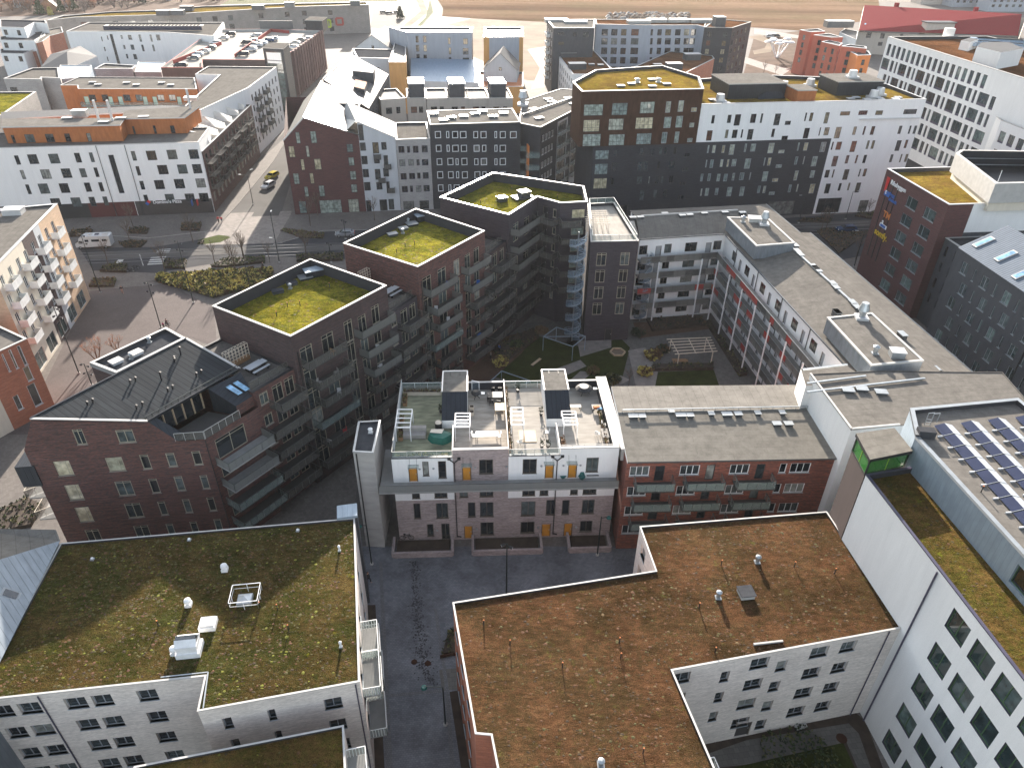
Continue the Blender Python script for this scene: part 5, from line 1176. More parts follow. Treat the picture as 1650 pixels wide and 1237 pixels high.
def link(px_line, mt, s_end, lab, zl=17.9, dep=13.0, kinds=('mesh_rail', 'mesh_rail', 'mesh_rail', 'mesh_rail', 'mesh_rail')):
 a, c_ = px_line; t = (Vector(c_) - Vector(a)).normalized(); n_ = Vector((-t.y, t.x))
 A_ = Vector(a) + n_ * .5; C_ = Vector(c_) + n_ * .5
 Lk = Bld('apartment_building', lab, 'building', [tuple(A_), tuple(C_), tuple(C_ + n_ * dep), tuple(A_ + n_ * dep)], zl, mt, roof='pave_slab', par=.25, cope='black', cw=.3)
 w = Lk.edge(tuple(A_), tuple(C_));
 for k in range(6):
  z = zl - 3.0 - 3.05 * k
  if z < .6: break
  w.wn(w.L * .12, w.L * .12 + 1.2, z + .7, z + 2.3, WT); w.wn(w.L * .42, w.L * .42 + 1.5, z, z + 2.3, WTd); w.wn(w.L * .72, w.L * .72 + 1.4, z, z + 2.3, WTd)
 Lk.finish(); railing(Lk, [tuple(A_ + n_ * .8 + t * .3), tuple(C_ + n_ * .8 - t * .2)], zl - .2, 1.05, 1.3, 'rail_grey', 'mesh_rail', 'terrace_railing')
 for k in range(5):
  z = zl - 3.05 - 3.05 * k
  if z < .8: break
  balcony(w, w.L * .3 if k < 1 else .3, w.L - .2, z, 2.2, rail=kinds[k % len(kinds)], posts=1.2, slabm='slab_dark')
 return Lk
sA = SEe; b1 = boxes[0].w; b2 = boxes[1].w; b3 = B3.edge(at('full', 820, 346, ZB), at('full', 866, 317, ZB))
L1 = link((tuple(sA), tuple(b1.A)), 'brick_plum_red', 0, 'plum brick link with a picnic table terrace, just behind the dark metal roof')
L2 = link((tuple(b1.B), tuple(b2.A)), 'brick_slate', 0, 'plum brick link with a sunken roof terrace between the first and second green roofed blocks')
L3 = link((tuple(b2.B), tuple(b3.A)), 'brick_plum', 0, 'plum brick link with dark balconies between the second and third green roofed blocks')
def picnic(p, th, z, label):
 root = thing('picnic_table', label, 'table', (*p, z)); b = MB()
 b.rbox(p, th, 2.6, .9, z + .68, z + .76, 'grey_light'); b.build('tabletop', root)
 for e in (-.95, .95): b = MB(); b.rbox(off(p, th, e), th, .1, .8, z, z + .68, 'black'); b.build('leg', root)
 for e in (-.85, .85):
  b = MB(); q = off(p, th + 90, e); b.rbox(q, th, 2.4, .35, z + .42, z + .48, 'grey_light')
  for f_ in (-.9, .9): b.rbox(off(q, th, f_), th, .08, .3, z, z + .42, 'black')
  b.build('bench', root)
picnic(at('k', 320, 100, 18.2), 57, 17.66, 'long grey picnic table with benches on the roof terrace behind the dark metal roof'); picnic(at('z5', 55, 455, 18.2), 57, 17.66, 'grey picnic table on the terrace between the first and second green roofs')
def trellis(p, th, z, label, ln=3.2, h=2.2):
 root = thing('trellis', label, 'trellis', (*p, z), 'white terrace trellises'); b = MB()
 for k in range(8): q = off(p, th, -ln / 2 + ln * k / 7); b.bar((*q, z), (*q, z + h), .06, 'wood_pale'); q2 = off(q, th + 90, .6); b.bar((*q2, z), (*q2, z + h), .06, 'wood_pale'); b.bar((*q, z + h), (*q2, z + h), .05, 'wood_pale')
 for k in range(5):
  zz = z + h * (k + 1) / 5
  for d_ in (0, .6): a = off(off(p, th + 90, d_), th, -ln / 2); e = off(off(p, th + 90, d_), th, ln / 2); b.bar((*a, zz), (*e, zz), .05, 'wood_pale')
 b.build('lattice', root); b = MB(); b.rbox(off(p, th + 90, .3), th, ln, .7, z, z + .5, 'wood'); b.build('planter', root)
trellis(at('f', 225, 1110, 18.0), 57, 17.66, 'pale lattice trellis standing against the first plum brick block above the picnic table'); trellis(at('f', 945, 640, 18.6), 57, 17.66, 'pale lattice trellis beside the wall of the second plum brick block')
# ==== E dark tower with furnished roof
E_ = Bld('apartment_building', 'dark plum brick tower with a furnished white roof terrace, right of the spiral stair', 'building', P2('full', [(952, 389.5), (1029, 388), (990, 326), (947, 328)], 18.6), 18.6, 'brick_slate', roof='deck_white', par=.5, cope='cope_light', cw=.3)
w = E_.front()
for x0, x1, y in ((970, 1022, 507), (1103, 1152, 496)):
 s0, _ = w.px('g', x0, y); s1, _ = w.px('g', x1, y)
 for k in range(4): w.wn(s0, s1, 14.3 - 3.05 * k, 16.6 - 3.05 * k, WTd)
s0, _ = w.px('g', 1012, 950); w.door(s0, s0 + 1.3, .05, 2.3, 'black'); E_.finish()
ip = inset(E_.poly, .25); railing(E_, ip, 18.5, 1.1, 1.4, 'galv', 'glass_rail', 'terrace_railing', close=True)
b = MB(); c_ = at('g', 965, 310, 20);
for k in range(5):
 for j_ in range(4): b.bar((c_[0] - 1.8 + k * .9, c_[1] - 3 + j_ * 1.9, 18.2), (c_[0] - 1.8 + k * .9, c_[1] - 3 + j_ * 1.9, 20.1), .06, 'wood_pale')
for k in range(7): b.bar((c_[0] - 2, c_[1] - 3 + k * .95, 20.1), (c_[0] + 2, c_[1] - 3 + k * .95, 20.1), .07, 'wood_pale')
rt = thing('pergola', 'timber pergola over seats on the dark tower roof terrace next to the spiral stair', 'pergola', (*c_, 18.1)); b.build('frame', rt)
# ==== gallery wings in white render
ZE = 15.9; ZR = 17.3
a0 = at('full', 1031, 385, ZE); a1 = (37.35, 121.0); a2 = (42.75, 76.5); a3 = (58.9, 68.0); a4 = (52.5, 121.9); a4b = (50.7, 121.7); a5 = (48.7, 136.0); a6 = (21.7, 131.5)
WG_ = Bld('apartment_building', 'long white rendered gallery building with a beige felt roof wrapping two sides of the courtyard', 'building', [a0, (22.0, 131.5), a5, a4b, a4, a3, (43.2, 73.0), a2, a1][::-1], ZE, 'white')
wi = WG_.edge(a1, a2) ; wbk = WG_.edge(a0, a1)
rows = [(12.9, 14.6), (9.9, 11.5), (6.9, 8.5), (3.9, 5.5), (.9, 2.5)]
for x0, x1, y in ((105, 150, 333), (245, 285, 322), (360, 425, 317), (517, 560, 309)):
 s0, _ = wbk.px('h', x0, y); s1, _ = wbk.px('h', x1, y)
 for r_ in rows: wbk.wn(s0, s1, *r_, WG)
for x0 in (195, 470):
 s0, _ = wbk.px('h', x0, 340);
 for z in (12.2, 9.2, 6.2, 3.2, .1): wbk.door(s0, s0 + 1.1, z, z + 2.15, 'door_grey')
sw = [wi.px('h', x, y)[0] for x, y in ((625, 350), (695, 430), (780, 525), (865, 620), (955, 725), (1060, 835))]; rev = wi.A.y < wi.B.y
for s in sw:
 for r_ in rows: wi.wn(s - .1, s + 1.7, *r_, WG)
 for z in (12.2, 9.2, 6.2, 3.2, .1): wi.door(s + 3.1, s + 4.1, z, z + 2.15, 'door_grey')
WG_.custom_roof = True; WG_.finish()
b = MB()
ri1 = (46.0, 113.0); ri0 = (43.8, 128.7); ri2 = (51.2, 70.5); rb = (21.8, 124.8); dirw = Vector((a2[0] - a1[0], a2[1] - a1[1])).normalized()
iA = (a1[0] - .3, a1[1] - .3); iB = (a2[0] - .3, a2[1])
rc = (43.2, 129.0)
re = (51.2, 71.5)
b.face([(*iA, ZE), (*iB, ZE), (*re, ZR), (*rc, ZR)], 'felt_grey', [(0, 0), (0, 45), (8, 50), (8, -8)])
b.face([(*rc, ZR), (*re, ZR), (*a3, ZE), (*a4, ZE), (*a4b, ZE + .05), (*a5, ZE)], 'felt_grey', [(-8, 0), (50, 0), (50, 7), (0, 7), (0, 6), (-14, 7)])
b.face([(a0[0], a0[1] - .2, ZE), (*iA, ZE), (*rc, ZR), (*rb, ZR)], 'felt_grey', [(0, 0), (0, 15), (7, 20), (7, 0)]); b.face([(*rb, ZR), (*rc, ZR), (*a5, ZE), (*a6, ZE)], 'felt_grey', [(0, 0), (20, 0), (25, 7), (0, 7)])
b.face([(*iB, ZE), (43.2, 73.0, ZE), (*re, ZR)], 'felt_grey')
for p, q in ((iA, iB), ((a0[0], a0[1] - .2), iA), (a3, a4), (a4b, a5)): b.bar((*p, ZE - .02), (*q, ZE - .02), .18, 'cope_dark', .16)
b.build('roof', WG_.root)
b = MB(); b.bar((*lerp(rc, re, .25), ZR + .12), (*lerp(rc, re, .9), ZR + .12), .35, 'cope_grey', .22); b.bar((*lerp(rb, rc, .05), ZR + .1), (*lerp(rb, rc, .9), ZR + .1), .3, 'cope_light', .2); b.build('ridge_flashing', WG_.root)
b = MB();
for s0 in (5.8, 15.0, 24.2, 33.4):
 b.bar((*wi.P(s0, 0, .08)[:2], 0), (*wi.P(s0, 0, .08)[:2], 15.8), .1, 'cope_dark')
b.build('drainpipe', WG_.root)
def gallery(w, s0, s1, z, seed, dep=1.7, red=.27):
 random.seed(seed); b = MB(); c = w.P((s0 + s1) / 2, 0, dep / 2); b.obox(c[:2], (w.t.x, w.t.y), (w.n.x, w.n.y), s1 - s0, dep, z - .2, z, 'slab'); bo = b.build('gallery', w.b.root)
 r = MB(); x = s0
 while x < s1 - .2:
  ln = min(rnd(1.2, 2.6), s1 - x); mm = 'red_panel' if rnd(0, 1) < red else ('mesh_grey' if rnd(0, 1) < .8 else 'rail_grey'); r.face([w.P(x, z - .25, dep), w.P(x + ln, z - .25, dep), w.P(x + ln, z + .95, dep), w.P(x, z + .95, dep)], mm); r.face([w.P(x + ln, z - .25, dep - .03), w.P(x, z - .25, dep - .03), w.P(x, z + .95, dep - .03), w.P(x + ln, z + .95, dep - .03)], mm)
  r.bar(w.P(x, z - .25, dep), w.P(x, z + 1.0, dep), .06, 'rail_grey'); x += ln
 r.bar(w.P(s0, z + 1.0, dep), w.P(s1, z + 1.0, dep), .07, 'galv'); sub(r, 'railing', bo, w.b.root)
for k, z in enumerate((12.2, 9.2, 6.2, 3.2)): gallery(wi, 1.7 if not rev else 0, wi.L, z, 40 + k); gallery(wbk, 0, wbk.L - 1.7, z, 50 + k, red=.07)
for s in np.arange(3.0, wi.L, 5.6): b = MB(); q = wi.P(s, 0, 1.75)[:2]; b.cone((*q, 0), (*q, 12.1), .13, .13, 'white_paint', 8); b.build('column', WG_.root)
for s in (4.5, 12.5): b = MB(); q = wbk.P(wbk.L - s, 0, 1.75)[:2]; b.cone((*q, 0), (*q, 12.1), .13, .13, 'white_paint', 8); b.build('column', WG_.root)
dorm(WG_, 'z1', [(265, 325), (650, 705), (1160, 665), (800, 335)], 16.3, 2.4, 'metal_zinc', 'felt_grey'); dorm(WG_, 'z2', [(275, 90), (860, 725), (1550, 660), (865, 30)], 16.3, 2.4, 'metal_zinc', 'felt_grey')
cowl(WG_, at('z1', 748, 420, 18.7), 18.6, 2.3, .75); stub(WG_, at('z1', 470, 390, 18.7), 18.6, 1.2, .3); curb(WG_, at('z1', 625, 350, 19.0), 18.6, 2.0, 1.6, .7, -7, 'cope_white', 'cope_light', 'ventilation_unit')
cowl(WG_, at('z2', 725, 95, 18.7), 18.6, 2.3, .75); stub(WG_, at('z2', 905, 565, 18.7), 18.6, 1.2, .3); curb(WG_, at('z2', 1190, 600, 18.7), 18.6, 1.6, 1.3, .9, -7, 'cope_white', 'galv', 'ventilation_unit')
for cr, pts in (('z1', [(1165, 705), (1190, 780), (1235, 830), (1410, 985), (1470, 1040)]), ('h', [(1080, 455), (1175, 540), (1190, 560), (1285, 645), (1305, 668), (1198, 698)]), ('z2', [(400, 25), (1270, 320)]), ('z3', [(1, 1)])):
 for x, y in pts:
  if x > 5: curb(WG_, at(cr, x, y, ZR + .1), ZR - .6, 1.3, .7, .9, -83)
for x, y in ((490, 765), (560, 830)): curb(WG_, at('z1', 0, 0, 0) if False else (CR and at('z2', 0, 0, 0)) if False else (lambda c__: c__)(at('full', 1450 + x / 8.245, 500 + y / 8.245, 17)), 16.4, 1.3, .8, .5, -83)
for x, y in ((68, 172), (110, 170), (245, 150), (342, 160), (383, 157), (463, 148), (578, 143), (675, 145)): curb(WG_, at('h', x, y, ZR + .1), ZR - .4, 1.1, .7, .6, 10)
CB = Bld('apartment_building', 'white corner block with grey felt roof joining the gallery building to the red brick row', 'building', [(36.1, 61.3), (41.6, 62.2), (57.9, 64.5), (58.6, 73.0), (43.5, 72.9), (35.3, 72.0)], 18.3, 'white', roof='felt_grey', par=.03, cope='felt_grey', cw=.05)
CB.finish()
b = MB()
for a_, c_ in (((35.3, 72.0), (36.1, 61.3)), ((36.1, 61.3), (41.6, 62.2))): b.bar((*a_, 18.42), (*c_, 18.42), .22, 'cope_light', .2)
b.build('coping', CB.root)
b = MB(); SB = P2('n', [(125, 290), (350, 272), (470, 357), (150, 375)], 17.6); b.prism(SB if area(SB) > 0 else SB[::-1], 0, 17.6, 'white', 'felt_grey'); CB.part('stair_block', b)
for a_, c_ in (((1293, 596), (1365, 588)), ((1300, 618), (1395, 606)), ((1300, 632), (1490, 610))): b = MB(); b.bar((*at('full', *a_, 18.4), 18.45), (*at('full', *c_, 18.4), 18.45), .22, 'galv', .16); CB.part('roof_rail', b)
for x, y in ((362, 392), (430, 385), (527, 402)): curb(CB, at('n', x, y, 18.6), 18.1, 1.2, .8, .5, -5)
def box_at(name, label, cr, px, z, mat, **kw): return Bld(name, label, 'building', P2(cr, px, z), z, mat, **kw)
def wedge(b, A, Bp, z, cr): pass
# ==== DW  corten / dark brick / white block north of the street
D0_ = (73.8, 173.4); thd = 8.5
def dl(s, d=0.0): q = off(D0_, thd, s); return off(q, thd + 90, d)
DW = Bld('apartment_building', 'long black brick and white block with a white render top, behind the courtyard', 'building', [dl(-56.9), dl(21.5), dl(21.5, 16), dl(16, 24), dl(-8, 30), dl(-56.9, 17)], 26.8, 'brick_black', roof='sedum_gold', par=.7, cope='cope_white', cw=.4)
w = DW.edge(dl(-56.9), dl(21.5)); ofs = 56.9
w.zone(-1, 99, 18.45, 30, 'white'); w.zone(ofs + .3, 99, 0, 18.46, 'white'); DW.edge(dl(21.5), dl(21.5, 16)).mat = 'white'
w.win('c', [(980, 638, 1005, 685), (1068, 635, 1097, 682), (1105, 633, 1150, 697), (1195, 632, 1235, 682), (1250, 630, 1272, 682), (1325, 628, 1370, 695), (1388, 670, 1425, 693), (1495, 625, 1515, 672), (1522, 625, 1550, 672), (1602, 622, 1640, 685), (952, 722, 992, 780), (1056, 718, 1080, 766), (1095, 718, 1130, 766), (1143, 716, 1162, 764), (1178, 716, 1218, 775), (1312, 712, 1338, 760), (1370, 752, 1408, 775), (1488, 708, 1530, 768), (1575, 706, 1592, 752), (1602, 706, 1640, 750)], WK)
w.win('c', [(958, 803, 974, 848), (985, 803, 1010, 848), (1038, 803, 1062, 848), (1078, 800, 1115, 858), (1162, 796, 1182, 842), (1197, 796, 1232, 840), (1292, 792, 1335, 850), (1352, 830, 1390, 850), (1455, 790, 1475, 835), (1490, 788, 1522, 835), (1580, 786, 1622, 842), (948, 885, 962, 928), (972, 885, 998, 930), (1028, 882, 1052, 925), (1065, 882, 1085, 925), (1092, 880, 1125, 922), (1162, 877, 1205, 935), (1270, 872, 1285, 918), (1290, 872, 1318, 918), (1338, 910, 1375, 930), (1440, 868, 1465, 912), (1487, 866, 1503, 910), (1532, 865, 1575, 922)], WP)
w.win('c', [(568, 978, 602, 1020), (632, 975, 646, 1018), (670, 975, 697, 1018), (702, 975, 720, 1016), (745, 972, 775, 1015), (805, 1005, 842, 1028), (583, 1052, 615, 1110), (660, 1050, 685, 1095), (712, 1048, 740, 1090), (572, 893, 635, 948), (680, 892, 704, 936), (742, 890, 785, 934), (820, 928, 855, 948), (585, 820, 610, 860), (650, 818, 668, 860), (690, 816, 715, 858), (718, 815, 742, 856), (770, 812, 795, 855), (830, 848, 865, 870), (428, 900, 458, 948), (425, 985, 445, 1025), (440, 828, 465, 865), (795, 1082, 832, 1105)], WB)
w.win('c', [(338, 832, 418, 885), (335, 905, 412, 968), (328, 985, 408, 1047)], style('cornerglass', 'frame_black', 'glass_pale', n=3))
w.win('c', [(1010, 962, 1035, 1005), (1048, 962, 1075, 1005), (1095, 958, 1115, 1000), (1135, 955, 1168, 998), (1190, 955, 1205, 996), (1260, 950, 1300, 1005), (1318, 986, 1355, 1008), (1435, 945, 1468, 1000), (920, 962, 940, 1005), (960, 960, 982, 1003), (1525, 942, 1560, 985), (920, 1045, 935, 1085), (945, 1042, 972, 1085), (1000, 1040, 1025, 1080), (1065, 1036, 1100, 1088), (1135, 1034, 1170, 1086), (1235, 1028, 1258, 1070), (1265, 1028, 1288, 1070), (1405, 1022, 1430, 1065), (1450, 1020, 1468, 1062), (1520, 1018, 1560, 1072), (1300, 1062, 1335, 1080)], WP)
w.win('u', [(300, 500, 365, 587), (440, 495, 483, 560), (518, 493, 552, 560), (577, 492, 622, 560), (788, 490, 830, 553), (867, 487, 902, 552), (903, 487, 945, 552), (277, 612, 305, 675), (313, 610, 368, 675), (420, 605, 483, 692), (545, 603, 580, 668), (582, 602, 622, 667), (765, 600, 826, 683), (835, 597, 877, 662), (280, 720, 340, 802), (383, 716, 425, 780), (460, 714, 492, 778), (517, 713, 560, 777), (723, 708, 763, 770), (800, 706, 832, 770), (838, 705, 877, 767), (227, 828, 275, 888), (283, 826, 312, 888), (365, 822, 425, 905), (485, 820, 515, 880), (520, 818, 560, 878), (225, 932, 282, 1010), (330, 928, 366, 988), (402, 925, 432, 985), (458, 924, 515, 1002), (222, 387, 283, 475), (72, 392, 102, 458), (108, 390, 150, 458)], WK)
w.win('u', [(348, 380, 430, 412), (487, 373, 565, 408), (617, 372, 683, 408), (832, 363, 943, 402)], WK)
w.wn(ofs + 1.0, ofs + 7.2, .1, 3.9, WH); w.wn(ofs + 12.2, ofs + 14.6, .1, 3.0, WH); w.wn(ofs - 12, ofs - 5, .2, 3.6, WH); w.wn(3.5, 9.5, .1, 4.2, WH)
DW.finish()
b = MB(); b.obox(dl(13.5, -.25), (math.cos(R(thd)), math.sin(R(thd))), (-math.sin(R(thd)), math.cos(R(thd))), 15, .5, 22.6, 22.8, 'cope_white'); DW.part('ledge', b)
for i in range(7): pass
CT = Bld('apartment_building', 'rust brown corten clad upper volume with big pale corner windows, cantilevered over black brick', 'building', [dl(-60.4, -.35), dl(-33.0, -.35), dl(-29.5, 12), dl(-34, 26), dl(-52, 22), dl(-60.4, 9)], 30.1, 'corten', z0=18.3, roof='sedum_gold', par=.6, cope='cope_white', cw=.4)
w = CT.front()
w.win('c', [(275, 577, 387, 643), (430, 570, 522, 640), (585, 563, 673, 630), (272, 663, 367, 732), (412, 657, 500, 723), (560, 650, 664, 716), (268, 750, 373, 820), (414, 742, 505, 808), (565, 737, 655, 802)], style('corner2', 'frame_black', 'glass_pale', n=4, transom=.35))
w.win('c', [(727, 562, 762, 625), (796, 557, 833, 620), (870, 595, 905, 620), (718, 647, 763, 710), (783, 643, 828, 707), (860, 680, 890, 706), (705, 733, 740, 795), (775, 730, 808, 792), (848, 766, 880, 788)], WP); CT.finish()
b = MB(); b.face([(*p, 18.32) for p in CT.poly[::-1]], 'corten'); b.build('soffit', CT.root)
for p_ in (-45, -40): stub(CT, dl(p_, 10), 29.5, 1.0, .5, 'cope_white')
for s_, d_ in ((-43, 5), (-39, 7), (-47, 8), (-41, 12), (-50, 6)): curb(CT, dl(s_, d_), 29.5, 1.6, 1.2, .4, 8, 'cope_white')
for (s0, s1, d0, d1, h, m_) in ((-24, -10, 7, 18, 3.2, 'metal_dark'), (3.5, 15, 8, 17, 3.0, 'metal_dark'), (-9.5, -5, 2.0, 8, 2.6, 'wood_orange')):
 b = MB(); Q = [dl(s0, d0), dl(s1, d0), dl(s1, d1), dl(s0, d1)]; b.prism(Q, 26.0, 26.1 + h, m_, 'felt_pale'); q2 = inset(Q, -.15); b.prism(q2, 26.1 + h, 26.3 + h, 'cope_light', 'felt_pale'); DW.part('roof_housing', b)
for s_, d_, k in ((-6, 16, 1), (2, 18, 1), (9, 12, 1), (14, 7, 0), (11, 4.5, 0), (-27, 4, 0)):
 z_ = 29.2 if (s_, d_) == (9, 12) else 26.2
 b = MB(); b.rbox(dl(s_, d_), 8, 2.6, 2.2, z_, z_ + .5, 'cope_white'); b.cone((*dl(s_, d_), z_ + .5), (*dl(s_, d_), z_ + 1.8), 1.1, .9, 'cope_white', 12); DW.part('ventilation_unit', b)
for s_, d_ in ((8.5, 3), (5, 4), (12, 3.2), (15.5, 2.6), (-28, 6), (-26, 2.5), (7, 5), (17, 4)): curb(DW, dl(s_, d_), 26.15, 1.5, 1.2, .35, 8, 'cope_white')
b = MB(); b.face([(*dl(-17, 6), 26.2), (*dl(-10, 6), 26.2), (*dl(-12, 8), 29), (*dl(-15, 10), 29)], 'metal_dark'); DW.part('sloped_hatch', b)
# ==== N row across the street
N0 = (-48.1, 168.8)
def nl(s, d=0.0): q = off(N0, 9, s); return off(q, 99, d)
RN = Bld('apartment_building', 'dark red gabled brick corner house with dark recessed bay, across the street', 'building', [nl(-5), nl(11.9), nl(11.9, 9), nl(4, 42), nl(-9, 44)], 17.6, 'brick_speck')
w = RN.edge(nl(-5), nl(11.9)); w.prof = [(0, 17.6), (5.1, 22.5), (17, 18.3)]
w.win('b', [(122, 732, 153, 795), (203, 728, 245, 793), (82, 810, 125, 872), (178, 808, 205, 870), (405, 798, 445, 843), (150, 883, 178, 943), (225, 880, 270, 940), (415, 873, 452, 918), (108, 960, 150, 1020), (200, 958, 230, 1018), (424, 948, 462, 995), (170, 1035, 200, 1090), (250, 1028, 290, 1088), (430, 1022, 468, 1065), (140, 1115, 190, 1180), (255, 1118, 385, 1185), (415, 1112, 480, 1182)], style('rn', 'frame_black', 'glass_pale', d=.15, transom=.3))
w.wn(5.6, 8.9, 3.2, 17.0, style('bay', 'frame_black', 'glass_dark', d=.6, n=3, transom=.5)); RN.custom_roof = True; RN.finish()
b = MB(); apx = nl(.1, -.15); bk = at('b', 268, 452, 22.6); r1_ = at('b', 470, 605, 18.5); r2_ = at('b', 500, 545, 18.6)
b.face([(*nl(-5.1, -.15), 17.7), (*apx, 22.6), (*bk, 22.6), (bk[0] - 5.5, bk[1], 17.7)], 'metal_dark'); b.face([(*apx, 22.6), (*nl(12.1, -.15), 18.5), (*r1_, 18.5), (*r2_, 18.6), (*bk, 22.6)], 'roof_white')
b.bar((*apx, 22.7), (*bk, 22.7), .3, 'cope_white'); b.bar((*nl(-5.1, -.15), 17.75), (*apx, 22.65), .25, 'cope_white'); b.bar((*apx, 22.65), (*nl(12.1, -.15), 18.55), .2, 'cope_dark'); b.build('roof', RN.root)
for x, y, m_ in ((310, 600, 'cope_light'), (365, 610, 'cope_light')): curb(RN, at('b', x, y, 19.8), 19.0, 2.6, 1.6, 1.0, 20, m_, 'clad_grey', 'ventilation_unit')
b = MB(); Q = P2('b', [(365, 575), (470, 580), (455, 520), (350, 500)], 20.5); Q = Q if area(Q) > 0 else Q[::-1]; b.prism(Q, 18, 20.6, 'clad_grey', 'roof_white'); RN.part('dormer', b)
RN2 = Bld('apartment_building', 'white rendered gabled house with small black balconies, next to the dark red gable', 'building', [nl(11.95), nl(20.3), nl(20.3, 14), nl(11.95, 14)], 17.4, 'grey_light')
w = RN2.edge(nl(11.95), nl(20.3)); w.prof = [(0, 21.5), (8.35, 17.6)]
w.win('b', [(478, 790, 513, 835), (597, 787, 630, 830), (548, 788, 588, 850), (483, 865, 522, 910), (610, 860, 640, 925), (556, 862, 592, 905), (490, 938, 528, 982), (562, 936, 598, 995), (608, 932, 643, 978), (498, 1010, 537, 1055), (570, 1008, 607, 1050), (625, 1005, 650, 1070), (588, 1105, 635, 1165), (510, 1110, 545, 1170), (638, 1103, 672, 1160)], WK); w.win('b', [(468, 690, 505, 778), (545, 725, 627, 775)], style('bigw', 'frame_black', 'glass_warm', n=2, transom=.5)); RN2.custom_roof = True; RN2.finish()
b = MB(); b.face([(*nl(11.7, -.2), 21.7), (*nl(20.5, -.2), 17.6), (*nl(20.5, 14), 17.6), (*nl(9, 18), 21.9)], 'roof_white'); b.face([(*nl(11.7, -.2), 21.7), (*nl(9, 18), 21.9), (*nl(7.5, 16), 18.6), (*nl(8.4, 0.4), 18.6)], 'metal_zinc'); b.build('roof', RN2.root)
for s_, z_ in ((3.0, 13.0), (5.2, 10.6), (3.6, 7.4), (5.6, 4.9)): balcony(w, s_, s_ + 1.7, z_, .8, rail='rail_grey', slabm='black', posts=.5, frame='black')
for i_, (x0, y0) in enumerate(((-1, 26), (5.5, 30))): pass
GR = Bld('apartment_building', 'narrow light grey brick house with dark red window surrounds, left of the black house', 'building', [nl(20.4), nl(28.4), nl(28.4, 15), nl(20.4, 15)], 17.2, 'brick_lightgrey', roof='felt_grey')
w = GR.edge(nl(20.4), nl(28.4)); w.win('b', [(693, 810, 728, 847), (740, 810, 760, 847), (773, 808, 806, 847), (822, 806, 857, 845), (698, 885, 733, 920), (747, 883, 780, 918), (793, 882, 812, 917), (824, 882, 860, 916), (706, 960, 740, 995), (752, 958, 787, 992), (797, 957, 817, 990), (828, 956, 862, 990), (712, 1030, 747, 1065), (757, 1030, 776, 1064), (790, 1028, 822, 1062), (832, 1026, 868, 1060)], WM2); w.win('b', [(720, 1115, 783, 1160), (810, 1112, 865, 1158)], WH); GR.finish()
BH = Bld('apartment_building', 'black brick house with rows of white framed square windows under a pale felt roof', 'building', [nl(28.5), nl(49.9), nl(49.9, 13), nl(28.5, 13)], 20.4, 'brick_black', roof='felt_pale', par=.1, cope='cope_light', cw=.25)
w = BH.edge(nl(28.5), nl(49.9))
for y, xs in ((728, [(895, 930), (958, 975), (990, 1025), (1035, 1070), (1108, 1135), (1148, 1182), (1225, 1240), (1255, 1288), (1312, 1348)]), (803, [(900, 933), (960, 978), (992, 1027), (1040, 1073), (1110, 1143), (1157, 1180), (1225, 1242), (1255, 1288)]), (877, [(905, 937), (965, 998), (1010, 1027), (1043, 1075), (1113, 1137), (1150, 1184), (1225, 1242), (1255, 1288)]), (950, [(908, 942), (968, 1000), (1013, 1030), (1045, 1078), (1115, 1147), (1158, 1182), (1225, 1242), (1255, 1288)]), (1022, [(912, 944), (970, 987), (1000, 1033), (1046, 1080), (1115, 1147)])):
 for x0, x1 in xs: w.win('b', [(x0, y, x1, y + 37)], WW)
BH.finish()
for s_, d_ in ((34, 5), (37, 6), (40, 8), (44, 5), (30, 9), (47, 8), (32, 3), (42, 10)): curb(BH, nl(s_, d_), 20.3, 2.0, 1.4, .5, 9, 'cope_white')
ND = Bld('apartment_building', 'dark grey block with glazed balcony bays and an orange fin, right of the black house', 'building', P2('c', [(38, 705), (275, 583), (265, 500), (150, 492), (-60, 560), (-85, 680)], 19.5), 19.5, 'brick_black', roof='felt_pale', par=.1, cope='cope_light', cw=.25)
w = ND.edge(at('c', 38, 705, 19.5), at('c', 275, 583, 19.5)); Ln = w.L
w.rep(1.0, Ln * .3, 1.7, 1.2, [(15.8, 17.3), (12.6, 14.1), (9.4, 10.9), (6.2, 7.7), (3.0, 4.5)], WWd)
for f0, f1 in ((.38, .62), (.72, .97)):
 w.zone(Ln * f0, Ln * f1, 0, 18.6, 'grey_light')
 for z in (15.6, 12.4, 9.2, 6.0, 2.8): w.wn(Ln * f0 + .4, Ln * f1 - .4, z, z + 2.5, WH)
ND.finish()
for f0, f1 in ((.38, .62), (.72, .97)):
 for z in (15.5, 12.3, 9.1, 5.9, 2.7): balcony(w, Ln * f0 + .2, Ln * f1 - .2, z, 1.0, rail='glass_rail', posts=1.2)
b = MB(); b.bar((*at('c', -60, 640, 19.6), 19.8), (*at('c', 262, 530, 19.6), 19.8), .4, 'cope_grey'); b.build('ridge_flashing', ND.root)
w = ND.edge(at('c', -85, 680, 19.5), at('c', 38, 705, 19.5))
b = MB(); b.rbox(w.P(w.L * .55, 0, .8)[:2], 9, .35, 2.2, 0, 15, 'panel_orange'); ND.part('fin', b)
for z in (12.6, 9.6, 6.6, 3.6):
 for f_, sx in ((.78, 3.2), (.2, 4.0)): b = MB(); b.rbox(w.P(w.L * f_, 0, .8)[:2], 9, sx, 1.8, z - .2 + (f_ < .5), z + .9 + (f_ < .5), 'glass_rail'); ND.part('balcony', b)
cowl(ND, at('c', -60, 560, 20.5), 19.5, 3.6, 1.2)
for x, y in ((0, 600), (30, 650), (100, 560), (80, 545), (220, 570), (190, 540)): curb(ND, at('c', x, y, 19.8), 19.4, 2.0, 1.3, .4, 30, 'cope_white')
